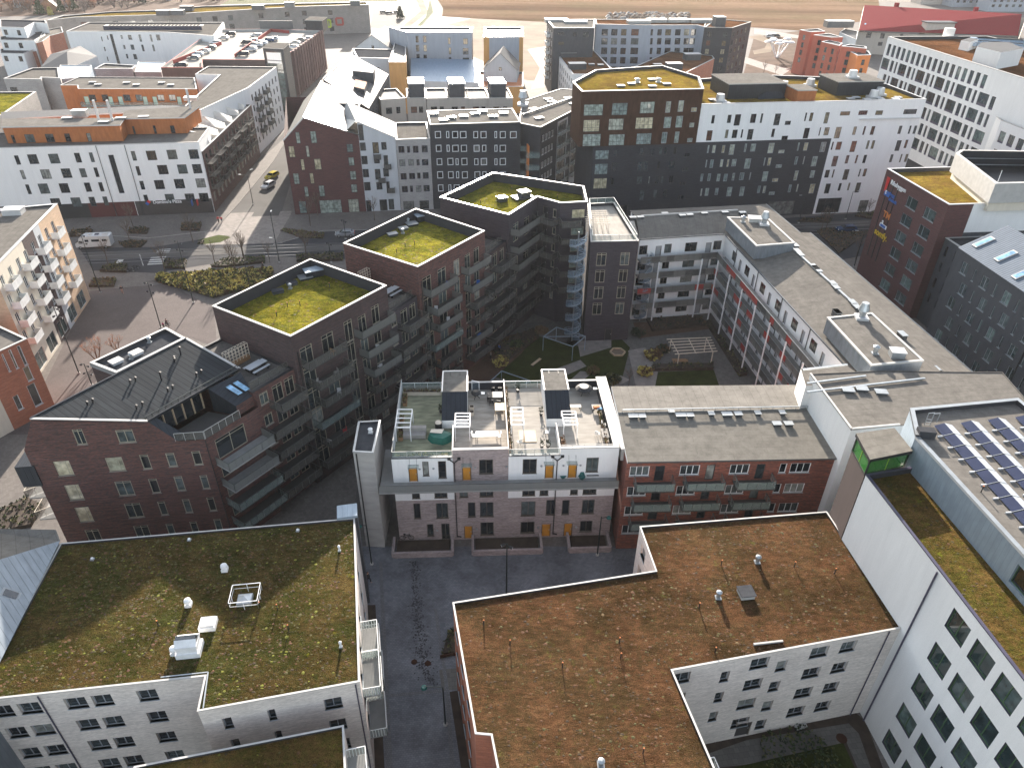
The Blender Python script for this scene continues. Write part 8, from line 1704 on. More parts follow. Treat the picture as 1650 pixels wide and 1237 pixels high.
# ==== planting on the square
def bed(lab, cr, px, h, mats, dens=14, name='hedge', size=.25, cat='hedge'): return hedge_poly(name, lab, [at(cr, x, y, 0) for x, y in px], h, mats, dens, size, cat)
bed('small clipped hedge block in front of the camper van kerb', 'e', [(550, 545), (590, 508), (710, 505), (705, 550)], .9, ['leaf_dark', 'leaf_olive'])
bed('low hedge block beside the tall lamp at the tan building', 'e', [(490, 632), (520, 590), (650, 585), (635, 628)], .9, ['leaf_olive', 'leaf_brown'])
bed('hedge block beside the zebra crossing', 'e', [(905, 525), (915, 485), (1040, 482), (1030, 530)], .9, ['leaf_dark', 'leaf_olive'])
bed('long low hedge running east of the crossing by the street', 'e', [(1165, 520), (1240, 478), (1470, 462), (1470, 495), (1250, 520)], .8, ['leaf', 'leaf_olive'])
bed('dark heather bed at the pavement corner near the pizza shop', 'e', [(655, 385), (720, 372), (820, 375), (780, 410), (690, 412)], .5, ['leaf_brown', 'leaf_dark'])
bed('dense shrub patch under the pizza shop window', 'e', [(1000, 320), (1010, 285), (1120, 280), (1110, 320)], 1.0, ['leaf_dark', 'leaf_brown'])
bed('second shrub patch by the shop front, left of the pizza sign', 'e', [(710, 335), (720, 308), (830, 306), (815, 338)], .9, ['leaf_dark', 'leaf_brown'])
bed('third shrub patch at the left end of the shop front', 'e', [(385, 352), (400, 318), (510, 312), (520, 345)], .9, ['leaf_dark', 'leaf_brown'])
bed('big raised bed of golden ornamental grasses on the square', 'e', [(862, 600), (875, 572), (1240, 545), (1510, 535), (1500, 590), (1380, 640), (1180, 690), (1080, 660)], .9, ['leaf_gold', 'leaf_olive', 'leaf', 'leaf_gold', 'leaf_brown'], 26, 'planting_bed', .45, 'planting')
bed('strip of grass and shrubs across the main street', 'f', [(450, 385), (480, 375), (700, 405), (690, 430), (560, 425)], .5, ['leaf_olive', 'leaf_brown'], 8, 'planting_bed', .3, 'planting')
bed('clipped hedge behind the first green roof block along the street', 'f', [(540, 560), (545, 528), (800, 515), (800, 552)], 1.0, ['leaf_olive', 'leaf_dark'])
bed('dark undergrowth below the street block in the bottom left corner behind the plum gable', 'j', [(0, 1240), (0, 1120), (160, 1040), (240, 1090), (180, 1200)], 1.0, ['leaf_dark', 'leaf_olive', 'leaf'], 8)
gp('verge', 'e', [(1090, 390), (1110, 365), (1230, 345), (1280, 352), (1220, 380), (1140, 390)], .03, 'grass'); gp('verge', 'f', [(0, 455), (0, 435), (110, 408), (175, 415), (90, 445)], .034, 'grass')
bed('green spikes of shrubs on the grassy traffic island', 'e', [(1090, 390), (1100, 372), (1135, 366), (1130, 388)], .3, ['leaf_dark'], 6)
bed('dark bed beside the street behind the gallery building', 'i', [(20, 560), (60, 540), (340, 560), (150, 690), (60, 600)], .5, ['leaf_dark', 'leaf_brown'], 5)
bed('shrubs on the pavement in front of the white block', 'i', [(240, 470), (270, 450), (355, 452), (345, 485)], .9, ['leaf_dark', 'leaf_olive'], 8); bed('dark planting strip in front of the black brick block', 'h', [(975, 200), (1010, 180), (1170, 178), (1160, 205)], .4, ['leaf_dark', 'leaf_brown'], 8)
bed('small planted bed behind a corten edge, right side of the cobbled street', 'v', [(470, 680), (500, 570), (560, 530), (556, 665)], .8, ['leaf_dark', 'leaf_olive'], 18, 'planting_bed')
b = MB(); b.bar((*at('v', 465, 685, 0), .02), (*at('v', 556, 668, 0), .02), .12, 'corten', .8); rt = b.build('planter_edge'); shrub('shrub', 'low green shrubs growing in the small back garden behind the brown sedum roof', at('p', 640, 1130, 0), 3.5, .5, ['leaf_dark', 'leaf_olive', 'leaf'], 200, n=500, size=.2); tag(rt, 'rusty planter edge of the small bed right of the cobbled street', 'planter')
T1 = bare_tree(7.5, .45, 'bark', 'twig', 4, 1, .11, label='bare young tree nearest the zebra crossing', group='bare street trees'); T1.location = (*at('e', 915, 545, 0), 0)
T2 = bare_tree(6.5, .6, 'bark', 'twig', 4, 2, .1, label='bare spreading tree by the hedge at the camper van', group='bare street trees'); T2.location = (*at('e', 600, 500, 0), 0)
T3 = bare_tree(6.5, .7, 'bark_red', 'twig_red', 4, 3, .1, label='low multi-stem reddish bare tree on the square by the dark roofed house', multi=6); T3.location = (*at('e', 545, 1045, 0), 0)
T4 = bare_tree(4.6, .7, 'bark_red', 'twig_red', 3, 9, .08, label='smaller reddish bare bush right of the multi-stem tree', multi=6); T4.location = (*at('e', 650, 985, 0), 0)
spots = [(T1, 'e', 1190, 500, 'round bare bush-tree left end of the long hedge', .8), (T1, 'e', 1305, 545, 'tall bare tree in the golden bed, left one', 1.0), (T2, 'e', 1355, 475, 'tall bare tree behind the long hedge', 1.1), (T1, 'e', 1070, 380, 'bare tree on the pavement right of the pizza sign', 1.0), (T2, 'e', 722, 385, 'bare tree in the heather bed in front of the shop', 1.0), (T2, 'e', 740, 300, 'bare tree against the white facade left of the pizza sign', 1.0),
 (T2, 'f', 180, 555, 'bare tree at the left end of the hedge by the crossing lamp', .9), (T1, 'f', 250, 545, 'bare tree beside the street lamp on the square hedge', .9), (T1, 'f', 395, 560, 'low bare tree right of the tall street lamp', .7), (T2, 'f', 600, 540, 'large bare tree in front of the silver car', 1.15), (T1, 'f', 620, 360, 'bare tree in front of the red gabled house, left', 1.1), (T2, 'f', 660, 300, 'bare tree in front of the red gabled house, right', 1.0), (T1, 'f', 975, 330, 'bare tree by the white gabled house pavement', .9), (T2, 'f', 1290, 250, 'bare tree near the black brick house pavement', .9),
 (T1, 'h', 1110, 250, 'bare tree on the pavement before the black block', .9), (T2, 'i', 70, 560, 'bare tree by the parked blue car', 1.0), (T1, 'i', 250, 720, 'bare tree just left of the sign building foot', .9), (T2, 'i', 315, 470, 'bare tree in front of the white block near the round sign', .8), (T1, 'm', 180, 220, 'bare tree on the courtyard lawn by the gravel path', .55), (T2, 'h', 110, 850, 'bare courtyard tree beside the gravel circle', .55), (T1, 'c', 1270, 415, 'little bare tree by the park path', .9), (T2, 'c', 1335, 420, 'second little bare tree by the park path', .8)]
for (src, cr, x, y, lab, k) in spots: copy_tree(src, (*at(cr, x, y, 0), 0), rnd(0, 6), lab, group='bare street trees', scale=k)
random.seed(21)
FT = bare_tree(9, .7, 'twig_far', 'twig_far', 3, 31, .2, name='bare_tree', label='leafless tree in the wooded strip beyond the grey school, far left', group='far leafless trees', multi=7); FT.location = (*at('full', 20, 8, 0), 0)
FT2 = bare_tree(8, .8, 'bark_red', 'twig_red', 3, 33, .2, name='bare_tree', label='reddish leafless tree in the wooded strip beyond the grey school', group='far leafless trees red', multi=7); FT2.location = (*at('full', 150, 10, 0), 0)
for k in range(260):
 x = rnd(-60, 370); y = rnd(-14, 14 if x > 150 else 22); src = FT if rnd(0, 1) < .7 else FT2
 if x > 220 and y > 4: continue
 copy_tree(src, (*at('full', x, y, 0), 0), rnd(0, 6), None, scale=rnd(.8, 1.6))
for k in range(36): copy_tree(FT, (*at('full', rnd(380, 640), rnd(-12, -2), 0), 0), rnd(0, 6), None, scale=rnd(.5, .9))
def conifer(p, h, lab, m='leaf_dark'):
 root = thing('evergreen_tree', lab, 'tree', (*p, 0)); b = MB()
 for k in range(260): z = h * rnd(.05, 1); r_ = (1 - z / h) * h * .38 + .2; a = rnd(0, 2 * PI); rr = r_ * math.sqrt(rnd(.2, 1)); tuft(b, (p[0] + rr * math.cos(a), p[1] + rr * math.sin(a), z), .9, m, 2)
 t_ = MB(); t_.cone((*p, 0), (*p, h * .8), .25, .06, 'bark', 6); t_.build('trunk', root); b.build('crown', root)
for x, y, h_, lab, m_ in ((66, 24, 9, 'dark green conifer beside the small gabled cottage', 'leaf'), (100, 20, 7, 'green conifer right of the golden bush', 'leaf'), (118, 17, 9, 'tall conifer at the edge of the wooded strip', 'leaf'), (85, 15, 10, 'dark conifer behind the cottage', 'leaf_dark'), (82, 25, 4, 'golden yellow conifer bush by the cottage', 'leaf_gold'), (230, 6, 9, 'lone conifer in the wooded strip', 'leaf_dark'), (645, 30, 6, 'green shrub by the blue van at the far parking', 'leaf_dark')): conifer(at('full', x, y, 0), h_, lab, m_)
cg = Bld('cottage', 'small brown gabled cottage among conifers at the top left', 'building', [off(at('full', 80, 20, 0), 20, -5), off(at('full', 80, 20, 0), 20, 5), off(off(at('full', 80, 20, 0), 20, 5), 110, 7), off(off(at('full', 80, 20, 0), 20, -5), 110, 7)], 3, 'wood'); w = cg.walls[0]; w.prof = [(0, 3), (w.L / 2, 8), (w.L, 3)]; cg.custom_roof = True; cg.finish(); b = MB(); q = cg.poly; a_ = lerp(q[0], q[1], .5); c_ = lerp(q[3], q[2], .5)
b.face([(*q[0], 2.8), (*a_, 8.1), (*c_, 8.1), (*q[3], 2.8)][::-1], 'cope_dark'); b.face([(*a_, 8.1), (*q[1], 2.8), (*q[2], 2.8), (*c_, 8.1)][::-1], 'cope_light'); b.build('roof', cg.root)
random.seed(3)
for k, (x, y, m_, lab) in enumerate(((25, 3, 'grey_light', 'tiny distant pale house at the top left edge'), (55, -2, 'terracotta', 'tiny distant red house among bare trees'), (105, 2, 'grey_light', 'tiny distant white house beyond the conifers'), (180, -6, 'beige', 'tiny distant beige house beyond the woods'), (270, -8, 'grey_light', 'tiny distant pale house above the solar array'))):
 p = at('full', x, y, 0); gable_house(lab, 'full', (x - 4, y), (x + 4, y), 3.5, 3, 9, m_, 'roof_red' if m_ == 'terracotta' else 'cope_dark', 'cottage')
# ==== vehicles
cars = {}
for n_, (kd, c_) in dict(silver=('hatch', 'car_silver'), white=('wagon', 'car_white'), yellow=('wagon', 'car_yellow'), black=('suv', 'car_black'), blue=('wagon', 'car_blue'), grey=('hatch', 'car_grey'), whitevan=('van', 'car_white')).items(): cars[n_] = make_car(c_, '', 'car', kind=kd); cars[n_].location = (0, -500, 0)
used = set()
def park(kind, p, rz, lab, z=0, group=None, scale=None):
 src = cars[kind]
 if kind not in used: used.add(kind); src.location = (*p, z); src.rotation_euler = (0, 0, rz); src['label'] = lab; o = src
 else: o = copy_tree(src, (*p, z), rz, lab)
 if group: o['group'] = group
 if scale: o.scale = (scale,) * 3
 return o
park('silver', at('f', 812, 412, 0), R(188), 'silver car driving on the main street behind the bare tree');
park('white', at('f', 387, 145, 0), R(-108), 'white car coming down the side street, in front of the yellow one'); park('yellow', at('f', 407, 92, 0), R(-108), 'yellow car following the white car down the side street')
park('blue', at('i', 190, 555, 0), R(184), 'dark blue car parked by the pavement near the sign building')
dk = 15.12
row1 = [('grey', 1180 + 1120, 860), ]
pk = [('black', 'x2', 1160, 870), ('grey', 'x2', 1335, 765), ('white', 'x2', 1380, 720), ('silver', 'x2', 1480, 680), ('grey', 'x2', 1560, 630), ('white', 'x2', 1620, 565), ('silver', 'a', 1238, 210), ('black', 'a', 1275, 190), ('black', 'a', 1345, 300), ('black', 'a', 1388, 270), ('white', 'a', 1420, 250), ('silver', 'a', 1440, 235), ('white', 'a', 1395, 225), ('black', 'a', 1365, 237), ('white', 'a', 1420, 195), ('blue', 'a', 1485, 222), ('white', 'a', 1510, 215), ('white', 'x3', 30, 545), ('silver', 'x3', 60, 490), ('white', 'x3', 150, 480), ('silver', 'x3', 215, 440), ('white', 'x3', 495, 520), ('silver', 'x3', 520, 475), ('grey', 'x3', 580, 440), ('white', 'x3', 650, 425), ('silver', 'x3', 80, 390)]
for i, (kd, cr, x, y) in enumerate(pk):
 nb = ['nearest the ramp corner of the roof deck', 'second from the ramp corner', 'third from the ramp corner', 'fourth along the left red parapet', 'fifth along the left red parapet', 'sixth along the left red parapet', 'near the far end of the left row', 'at the far end of the left row', 'in front of the middle red wall', 'second in the middle row', 'third in the middle row', 'fourth in the middle row', 'standing apart left of the middle row', 'behind the second middle car', 'far back in the middle row', 'beside the red wall end', 'next to the blue car at the red wall', 'just left of the glass stair tower', 'behind the car at the stair tower', 'right of the stair tower roof edge', 'parked alone in the centre right of the deck', 'by the striped parapet, first', 'by the striped parapet, second', 'by the striped parapet, third', 'by the striped parapet, fourth', 'behind the red divider'][i]
 park(kd, at(cr, x, y, dk + .7), R(188 if i < 17 else 175) + rnd(-.05, .05), '%s car on the car park roof, %s' % (dict(grey='dark grey', white='white', silver='silver', black='black', blue='blue')[kd], nb), dk, 'cars on the car park roof')
for i, (x, y) in enumerate(((618, 22), (628, 23), (640, 22))): park('black', at('full', x, y, 0), R(5), 'small dark car at the far parking beyond the school, %s' % ('left', 'middle', 'right')[i], 0, 'cars beyond the school')
park('whitevan', at('full', 1240, 61, 0), R(5), 'white van parked on the path by the field', 0); park('black', at('full', 1250, 60, 0), R(5), 'black car parked behind the white van by the field', 0)
cv = thing('camper_van', 'white camper van parked on the street in front of the shops', 'camper van', (0, 0, 0)); b = MB()
pr = [(-3.6, .55), (-3.65, 2.75), (-3.4, 2.95), (1.9, 2.95), (2.7, 2.55), (3.0, 1.75), (3.75, 1.35), (3.8, .6), (3.7, .45)]
for sg in (-1, 1): P = [(x, sg * 1.13, z) for x, z in pr]; b.face(P if sg < 0 else P[::-1], 'car_white')
for i in range(len(pr)): a, c_ = pr[i], pr[(i + 1) % len(pr)]; b.face([(a[0], -1.13, a[1]), (a[0], 1.13, a[1]), (c_[0], 1.13, c_[1]), (c_[0], -1.13, c_[1])], 'car_white')
b.build('body', cv)
for sg in (-1, 1):
 for x0, x1, z0, z1 in ((-3.0, -2.0, 1.7, 2.2), (-1.4, .2, 1.7, 2.2), (.8, 1.6, 1.7, 2.2)): b = MB(); b.face([(x0, sg * 1.145, z0), (x1, sg * 1.145, z0), (x1, sg * 1.145, z1), (x0, sg * 1.145, z1)][::(1 if sg < 0 else -1)], 'car_glass'); b.build('window', cv)
 b = MB(); b.face([(2.1, sg * 1.145, 1.35), (3.0, sg * 1.145, 1.35), (2.85, sg * 1.145, 1.95), (2.1, sg * 1.145, 1.95)][::(1 if sg < 0 else -1)], 'car_glass'); b.build('window', cv)
b = MB(); b.face([(2.98, -1.0, 1.85), (2.98, 1.0, 1.85), (2.75, .9, 2.45), (2.75, -.9, 2.45)], 'car_glass'); b.face([(3.78, -1.0, 1.38), (3.78, 1.0, 1.38), (3.06, 1.0, 1.8), (3.06, -1.0, 1.8)], 'car_glass'); b.build('windscreen', cv)
for x in (-2.4, 2.9):
 for sg in (-1, 1): b = MB(); b.cone((x, sg * .9, .36), (x, sg * 1.14, .36), .36, .36, 'tyre', 14); b.cone((x, sg * 1.14, .36), (x, sg * 1.16, .36), .2, .18, 'steel', 10); b.build('wheel', cv)
for x, sx in ((-2.6, 1.0), (-.9, .8), (.6, .7)): b = MB(); b.box(x - sx / 2, -.35, 2.95, x + sx / 2, .35, 3.1, 'cope_light' if x != -.9 else 'solar'); b.build('roof_hatch', cv)
p = at('e', 535, 405, 0); cv.location = (*p, 0); cv.rotation_euler = (0, 0, R(188)); cv.scale = (.98, .98, .98)
def bike(p, rz, lab, m='black'):
 r_ = thing('bicycle', lab, 'bicycle', (0, 0, 0));
 for x in (-.52, .52):
  b = MB(); n_ = 16
  for k in range(n_): a0, a1 = 2 * PI * k / n_, 2 * PI * (k + 1) / n_; b.bar((x + .33 * math.cos(a0), 0, .35 + .33 * math.sin(a0)), (x + .33 * math.cos(a1), 0, .35 + .33 * math.sin(a1)), .045, 'tyre')
  for k in range(4): a0 = PI * k / 4; b.bar((x - .31 * math.cos(a0), 0, .35 - .31 * math.sin(a0)), (x + .31 * math.cos(a0), 0, .35 + .31 * math.sin(a0)), .01, 'steel')
  b.build('wheel', r_)
 b = MB();
 for a, c_ in (((-.52, 0, .35), (-.15, 0, .35)), ((-.15, 0, .35), (-.25, 0, .85)), ((-.52, 0, .35), (-.25, 0, .8)), ((-.15, 0, .35), (.36, 0, .8)), ((-.24, 0, .8), (.36, 0, .82)), ((.36, 0, .85), (.52, 0, .35))): b.bar(a, c_, .04, m)
 b.build('frame', r_); b = MB(); b.bar((.33, 0, .8), (.34, 0, 1.02), .03, m); b.bar((.3, -.28, 1.03), (.3, .28, 1.03), .035, 'black'); b.build('handlebar', r_); b = MB(); b.box(-.38, -.07, .88, -.14, .07, .95, 'black'); b.build('saddle', r_)
 r_.location = (*p, 0); r_.rotation_euler = (0, 0, rz); return r_
bk_ = bike(at('e', 928, 850, 0), R(80), 'bicycle ridden across the square by a rider in dark clothes')
b1_ = bike(at('e', 725, 545, 0), R(10), 'bicycle parked beside the small hedge block, left one'); copy_tree(b1_, (*at('e', 752, 530, 0), 0), R(20), 'bicycle parked beside the small hedge block, right one')
for k in range(9): copy_tree(b1_, (*at('e', 1175 + 10 * k, 195 - 11 * k, 0), 0), R(10 + k * 3), 'bicycle in the rack at the corner of the white pizza shop block', group='bicycles in the rack at the white block corner')
copy_tree(b1_, (*at('l', 205, 1135, 0), .3), R(3), 'bicycle leaning at the brick wall left of the yellow doors')
person('person in a red jacket walking on the corner pavement, left of a pair', at('e', 1212, 272, 0), 'cloth_red', 'cloth_black', R(100), group=None); person('person in a red top with dark trousers walking, right of a pair', at('e', 1230, 272, 0), 'cloth_red', 'cloth_blue', R(80), 1.65)
person('person in a dark coat walking by the hedge blocks on the square', at('e', 680, 662, 0), 'cloth_black', 'skin', R(-60), 1.7); person('person in black striding past the corner of the left sedum roof on the dark street', at('full', 594, 938, 0), 'cloth_black', 'cloth_black', R(-20), 1.8)
person('dark clothed person riding the bicycle across the square', at('e', 928, 850, 0), 'cloth_black', 'cloth_black', R(80), 1.75, 'sit'); person('small child in pink beside the cyclist on the square', at('e', 908, 852, 0), 'cloth_pink', 'cloth_black', R(70), 1.15, 'stand')
person('person in black walking along the long hedge by the street', at('e', 1458, 530, 0), 'cloth_black', 'cloth_black', R(0), 1.75)
person('person in a pale top standing on the balcony terrace among friends, left', at('z5', 880, 990, 1.0), 'white_paint' if False else 'grey_cloth', 'cloth_black', R(0), 1.7, 'stand', z=.1); person('person in a blue jacket on the ground floor terrace', at('z5', 950, 930, 1.0), 'blue', 'cloth_black', R(30), 1.7, 'stand', z=.1)
# ==== lamps
def lamp(lab, cr, base, h, arms, **k): return lamp_post(lab, at(cr, *base, 0), h, arms, **k)
sp3 = [(0, .35, 200, 'spot'), (-.5, .35, 20, 'spot'), (-1.6, .35, 200, 'spot'), (-2.0, .35, 20, 'spot')]
lamp('tall black spotlight mast in front of the tan striped building', 'e', (557, 658), 12.1, sp3); lamp('tall black spotlight mast beside the golden grass bed', 'e', (1072, 715), 12.6, sp3); lamp('tall black spotlight mast at the left side of the square by the brick house', 'e', (438, 1105), 12.2, sp3); lamp('tall black spotlight mast next to the cyclist', 'e', (892, 853), 9.0, sp3); lamp('black spotlight mast behind the dark flat roof with hatches', 'e', (510, 1170), 4.0, sp3)
lamp('short black spotlight pole in the golden grass bed', 'e', (1382, 618), 5.5, sp3[:2]); lamp('street lamp with grey head at the crossing behind the hedge', 'f', (447, 560), 11.0, [(0, .3, 90, 'flat'), (-5.5, .5, 180, 'flat')]); lamp('street lamp with long arms on the side street pavement', 'e', (1402, 172), 7.5, [(0, 1.6, 175, 'flat'), (1.2, .8, 20, 'flat')]); lamp('black post in front of the silver car', 'f', (815, 430), 4.5, sp3[:2]); lamp('black lamp with two spots behind the first green roof', 'f', (735, 560), 4.5, sp3[:2])
lamp('black lamp post with two white heads before the yellow doors of the terrace', 'full', (816, 962), 8.5, [(0, .35, 200, 'spot'), (-.35, .35, -20, 'spot')]); lamp('lamp post with a round teal head at the right end of the terrace houses', 'l', (1318, 1215), 6.3, [(-.2, .9, 10, 'disc')]); lamp('lamp post with a round teal head on the cobbled street at the bottom', 'v', (492, 1020), 6.0, [(0, 1.7, 180, 'disc')]); lamp('lamp post with a teal head by the concrete tower', 'v', (122, 215), 6.3, [(0, .8, 180, 'disc')])
lamp('street lamp near the parked dark blue car', 'i', (240, 765), 8, [(0, 1.2, 170, 'flat')]); lamp('street lamp in front of the white block near the sign building', 'i', (190, 485), 7, [(0, 1.0, 0, 'flat')]); lamp('street lamp on the pavement before the black block', 'h', (985, 205), 7, [(0, 1.0, 200, 'flat')])
# ==== courtyard and terrace things
pgP = [at('h', x, y, 2.6) for x, y in ((255, 850), (500, 840), (535, 915), (300, 932))]; root = thing('pergola', 'large pale timber pergola over the courtyard seating area', 'pergola', (*pgP[0], 0)); b = MB()
for k in range(6): b.bar((*lerp(pgP[0], pgP[3], k / 5), 2.7), (*lerp(pgP[1], pgP[2], k / 5), 2.7), .12, 'wood_pale')
for e in (.1, .5, .9): b.bar((*lerp(pgP[0], pgP[1], e), 2.55), (*lerp(pgP[3], pgP[2], e), 2.55), .12, 'wood_pale')
b.build('beams', root)
for p in [lerp(pgP[0], pgP[1], .1), lerp(pgP[0], pgP[1], .9), lerp(pgP[3], pgP[2], .1), lerp(pgP[3], pgP[2], .9)]: b = MB(); b.bar((*p, 0), (*p, 2.5), .14, 'wood_pale'); b.build('post', root)
def bench_set(p, th, lab, m='wood'):
 root = thing('picnic_table', lab, 'table', (*p, 0)); b = MB(); b.rbox(p, th, 2.6, .8, .68, .75, m); b.build('tabletop', root)
 for e in (-1, 1): b = MB(); b.rbox(off(p, th, e), th, .1, .7, 0, .68, m); b.build('leg', root)
 for e in (-.8, .8): b = MB(); q = off(p, th + 90, e); b.rbox(q, th, 2.4, .35, .42, .48, m); b.rbox(off(q, th, -.9), th, .08, .3, 0, .42, m); b.rbox(off(q, th, .9), th, .08, .3, 0, .42, m); b.build('bench', root)
bench_set(at('h', 330, 965, .7), 0, 'orange-brown picnic table under the courtyard pergola')
def cage(px, cr, z, lab):
 P = [at(cr, x, y, z) for x, y in px]; root = thing('frame_shelter', lab, 'steel frame', (*P[0], 0), 'blue-grey steel frames in the courtyard'); b = MB(); n_ = len(P)
 for i in range(n_): b.bar((*P[i], z), (*P[(i + 1) % n_], z), .12, 'clad_blue')
 b.bar((*P[0], z), (*P[2], z), .1, 'clad_blue'); b.build('top_frame', root)
 for p in P: q = MB(); q.bar((*p, 0), (*p, z), .1, 'clad_blue'); q.build('post', root)
cage([(672, 970), (745, 918), (905, 968), (835, 1025)], 'g', 2.8, 'blue-grey steel frame shelter on the courtyard path below the spiral stair'); cage([(380, 1215), (440, 1160), (600, 1215), (520, 1260)], 'g', 2.8, 'blue-grey steel frame just behind the back edge of the white roof terraces')
for cr, x, y, th, lab in (('g', 632, 1110, 55, 'pale timber bench lying on the dark courtyard lawn'),):
 p = at(cr, x, y, .4); root = thing('bench', lab, 'bench', (*p, 0)); b = MB(); b.rbox(p, th, 2.6, .45, .4, .48, 'wood_light'); b.build('seat', root)
 for e in (-1, 1): b = MB(); b.rbox(off(p, th, e), th, .08, .4, 0, .4, 'black'); b.build('leg', root)
p = at('g', 1082, 1060, 0); root = thing('sandbox', 'round timber edged sandbox on the dark courtyard lawn', 'sandbox', (*p, 0)); b = MB()
for k in range(6): a = k * PI / 3; q0 = (p[0] + 1.3 * math.cos(a), p[1] + 1.3 * math.sin(a)); q1 = (p[0] + 1.3 * math.cos(a + PI / 3), p[1] + 1.3 * math.sin(a + PI / 3)); b.bar((*q0, .2), (*q1, .2), .18, 'wood_light', .3)
b.build('rim', root); b = MB(); b.cone((*p, 0), (*p, .12), 1.15, 1.15, 'sand', 6); b.build('sand', root)
DZ = 12.36
def dk_(cr, x, y, z=12.7): return at(cr, x, y, z)
def planter(p, lab, sx=.9, sy=.4, h=.45, m='wood_light', plant=('leaf_olive', 'leaf_brown'), group=None, z=DZ, tall=.25, seed=1):
 random.seed(seed); root = thing('planter', lab, 'planter', (*p, z), group); b = MB(); b.rbox(p, 3, sx, sy, z, z + h, m); b.build('box', root); b = MB(); b.rbox(p, 3, sx - .1, sy - .1, z + h - .02, z + h + .01, 'soil'); b.build('soil', root)
 if plant:
  b = MB()
  for k in range(18): tuft(b, (p[0] + rnd(-.45, .45) * sx, p[1] + rnd(-.45, .45) * sy, z + h + rnd(0, tall)), .16, random.choice(plant), 3)
  b.build('plant', root)
for i, x in enumerate((398, 520, 648, 762)): planter(dk_('y1', x, 345), 'pale planter box in the row of four at the back fence of the leftmost terrace', 1.3, .5, .5, 'wood_pale', group='planter boxes at the back fence', seed=i)
for i, (x, y) in enumerate(((295, 935), (300, 850), (355, 400), (350, 480), (310, 700))): planter(dk_('y1', x, y), 'terracotta tinted planter along the left screen of the leftmost roof terrace, %s from the front' % ('first', 'second', 'fifth', 'fourth', 'third')[i], .5, .8, .5, 'wood', seed=9 + i)
random.seed(4); fp = [tuple(w_) for w_ in (wp(.3, .25), wp(6.5, .25), wp(6.5, .8), wp(.3, .8))] if False else None
wrow = ROW.edge(RA, RB)
def rp(s, d): q = wrow.A + wrow.t * s - wrow.n * d; return (q.x, q.y)
hedge_poly('flower_box', 'long flower box of brown and green plants along the glass front of the leftmost terrace', [rp(.4, .35), rp(6.4, .35), rp(6.4, .85), rp(.4, .85)], .7, ['leaf_olive', 'leaf_brown', 'leaf_gold', 'leaf'], 90, .16, 'flower box', 'wood_light', z=DZ)
hedge_poly('climbing_plants', 'wilted climbing plants along the timber screen in the middle of the roof terraces', [rp(13.15, 1), rp(13.5, 1), rp(13.5, 13), rp(13.15, 13)], 1.3, ['leaf_brown', 'leaf_olive'], 60, .14, 'planting', 'wood', z=DZ)
hedge_poly('climbing_plants', 'row of plants along the right parapet of the rightmost roof terrace', [rp(24.3, 1), rp(24.7, 1), rp(24.7, 9), rp(24.3, 9)], .9, ['leaf_brown', 'leaf_olive'], 60, .14, 'planting', 'wood', z=DZ)
hedge_poly('climbing_plants', 'reddish plants behind the right white pergola', [rp(19.1, .8), rp(19.7, .8), rp(19.7, 3), rp(19.1, 3)], 1.2, ['leaf_brown', 'bark_red'], 90, .14, 'planting', 'wood', z=DZ)
p = dk_('y1', 478, 900); root = thing('sofa', 'grey covered sofa on the leftmost roof terrace', 'sofa', (*p, DZ)); b = MB(); b.rbox(p, 3, 2.6, 1.1, DZ + .05, DZ + .55, 'grey_cloth'); b.build('seat', root); b = MB(); b.rbox(off(p, 93, .55), 3, 2.7, .55, DZ + .05, DZ + 1.0, 'grey_cloth'); b.build('backrest', root)
for e in (-1.1, 1.1): b = MB(); b.rbox(off(p, 3, e), 3, .12, 1.0, DZ, DZ + .08, 'wood'); b.build('leg', root)
p = dk_('y1', 820, 945); root = thing('furniture_cover', 'dark green tarpaulin over garden furniture with a pale cloth on top', 'tarpaulin', (*p, DZ)); b = MB(); n_ = 14
for i in range(n_):
 a0, a1 = 2 * PI * i / n_, 2 * PI * (i + 1) / n_; q = lambda a, k, z: (p[0] + 1.5 * k * math.cos(a) * (1 + .12 * math.sin(3 * a)), p[1] + .95 * k * math.sin(a) * (1 + .1 * math.cos(5 * a)), z)
 b.face([q(a0, 1, DZ), q(a1, 1, DZ), q(a1, .8, DZ + .8), q(a0, .8, DZ + .8)], 'green_cover'); b.face([q(a0, .8, DZ + .8), q(a1, .8, DZ + .8), (p[0], p[1], DZ + .95)], 'green_cover')
b.build('cover', root); b = MB(); b.face([(p[0] - 1.2, p[1] + .1, DZ + .98), (p[0] + .2, p[1] - .1, DZ + 1.0), (p[0] + .4, p[1] + .9, DZ + .9), (p[0] - 1.1, p[1] + .9, DZ + .85)], 'cream'); b.build('cloth', root)
def grill(p, lab, z=DZ, m='black', r=.75):
 root = thing('barbecue', lab, 'barbecue', (*p, z)); b = MB(); b.cone((*p, z + .55), (*p, z + .85), r * .6, r, m, 12); b.cone((*p, z + .85), (*p, z + 1.15), r, r * .55, m, 12); b.build('lid', root)
 for k in range(3): a = k * 2.1; q = MB(); q.bar((p[0], p[1], z + .6), (p[0] + r * .7 * math.cos(a), p[1] + r * .7 * math.sin(a), z), .06, 'black'); q.build('leg', root)
 b = MB(); b.rbox(off(p, 3, r * 1.3), 3, .5, .5, z + .75, z + .8, 'galv'); b.build('side_shelf', root)
grill(dk_('y2', 915, 290, 13.2), 'large black covered barbecue at the back parapet of the rightmost roof terrace', r=1.1); grill(dk_('y1', 1295, 370, 13.0), 'dark covered barbecue behind the open glass door', r=.65)
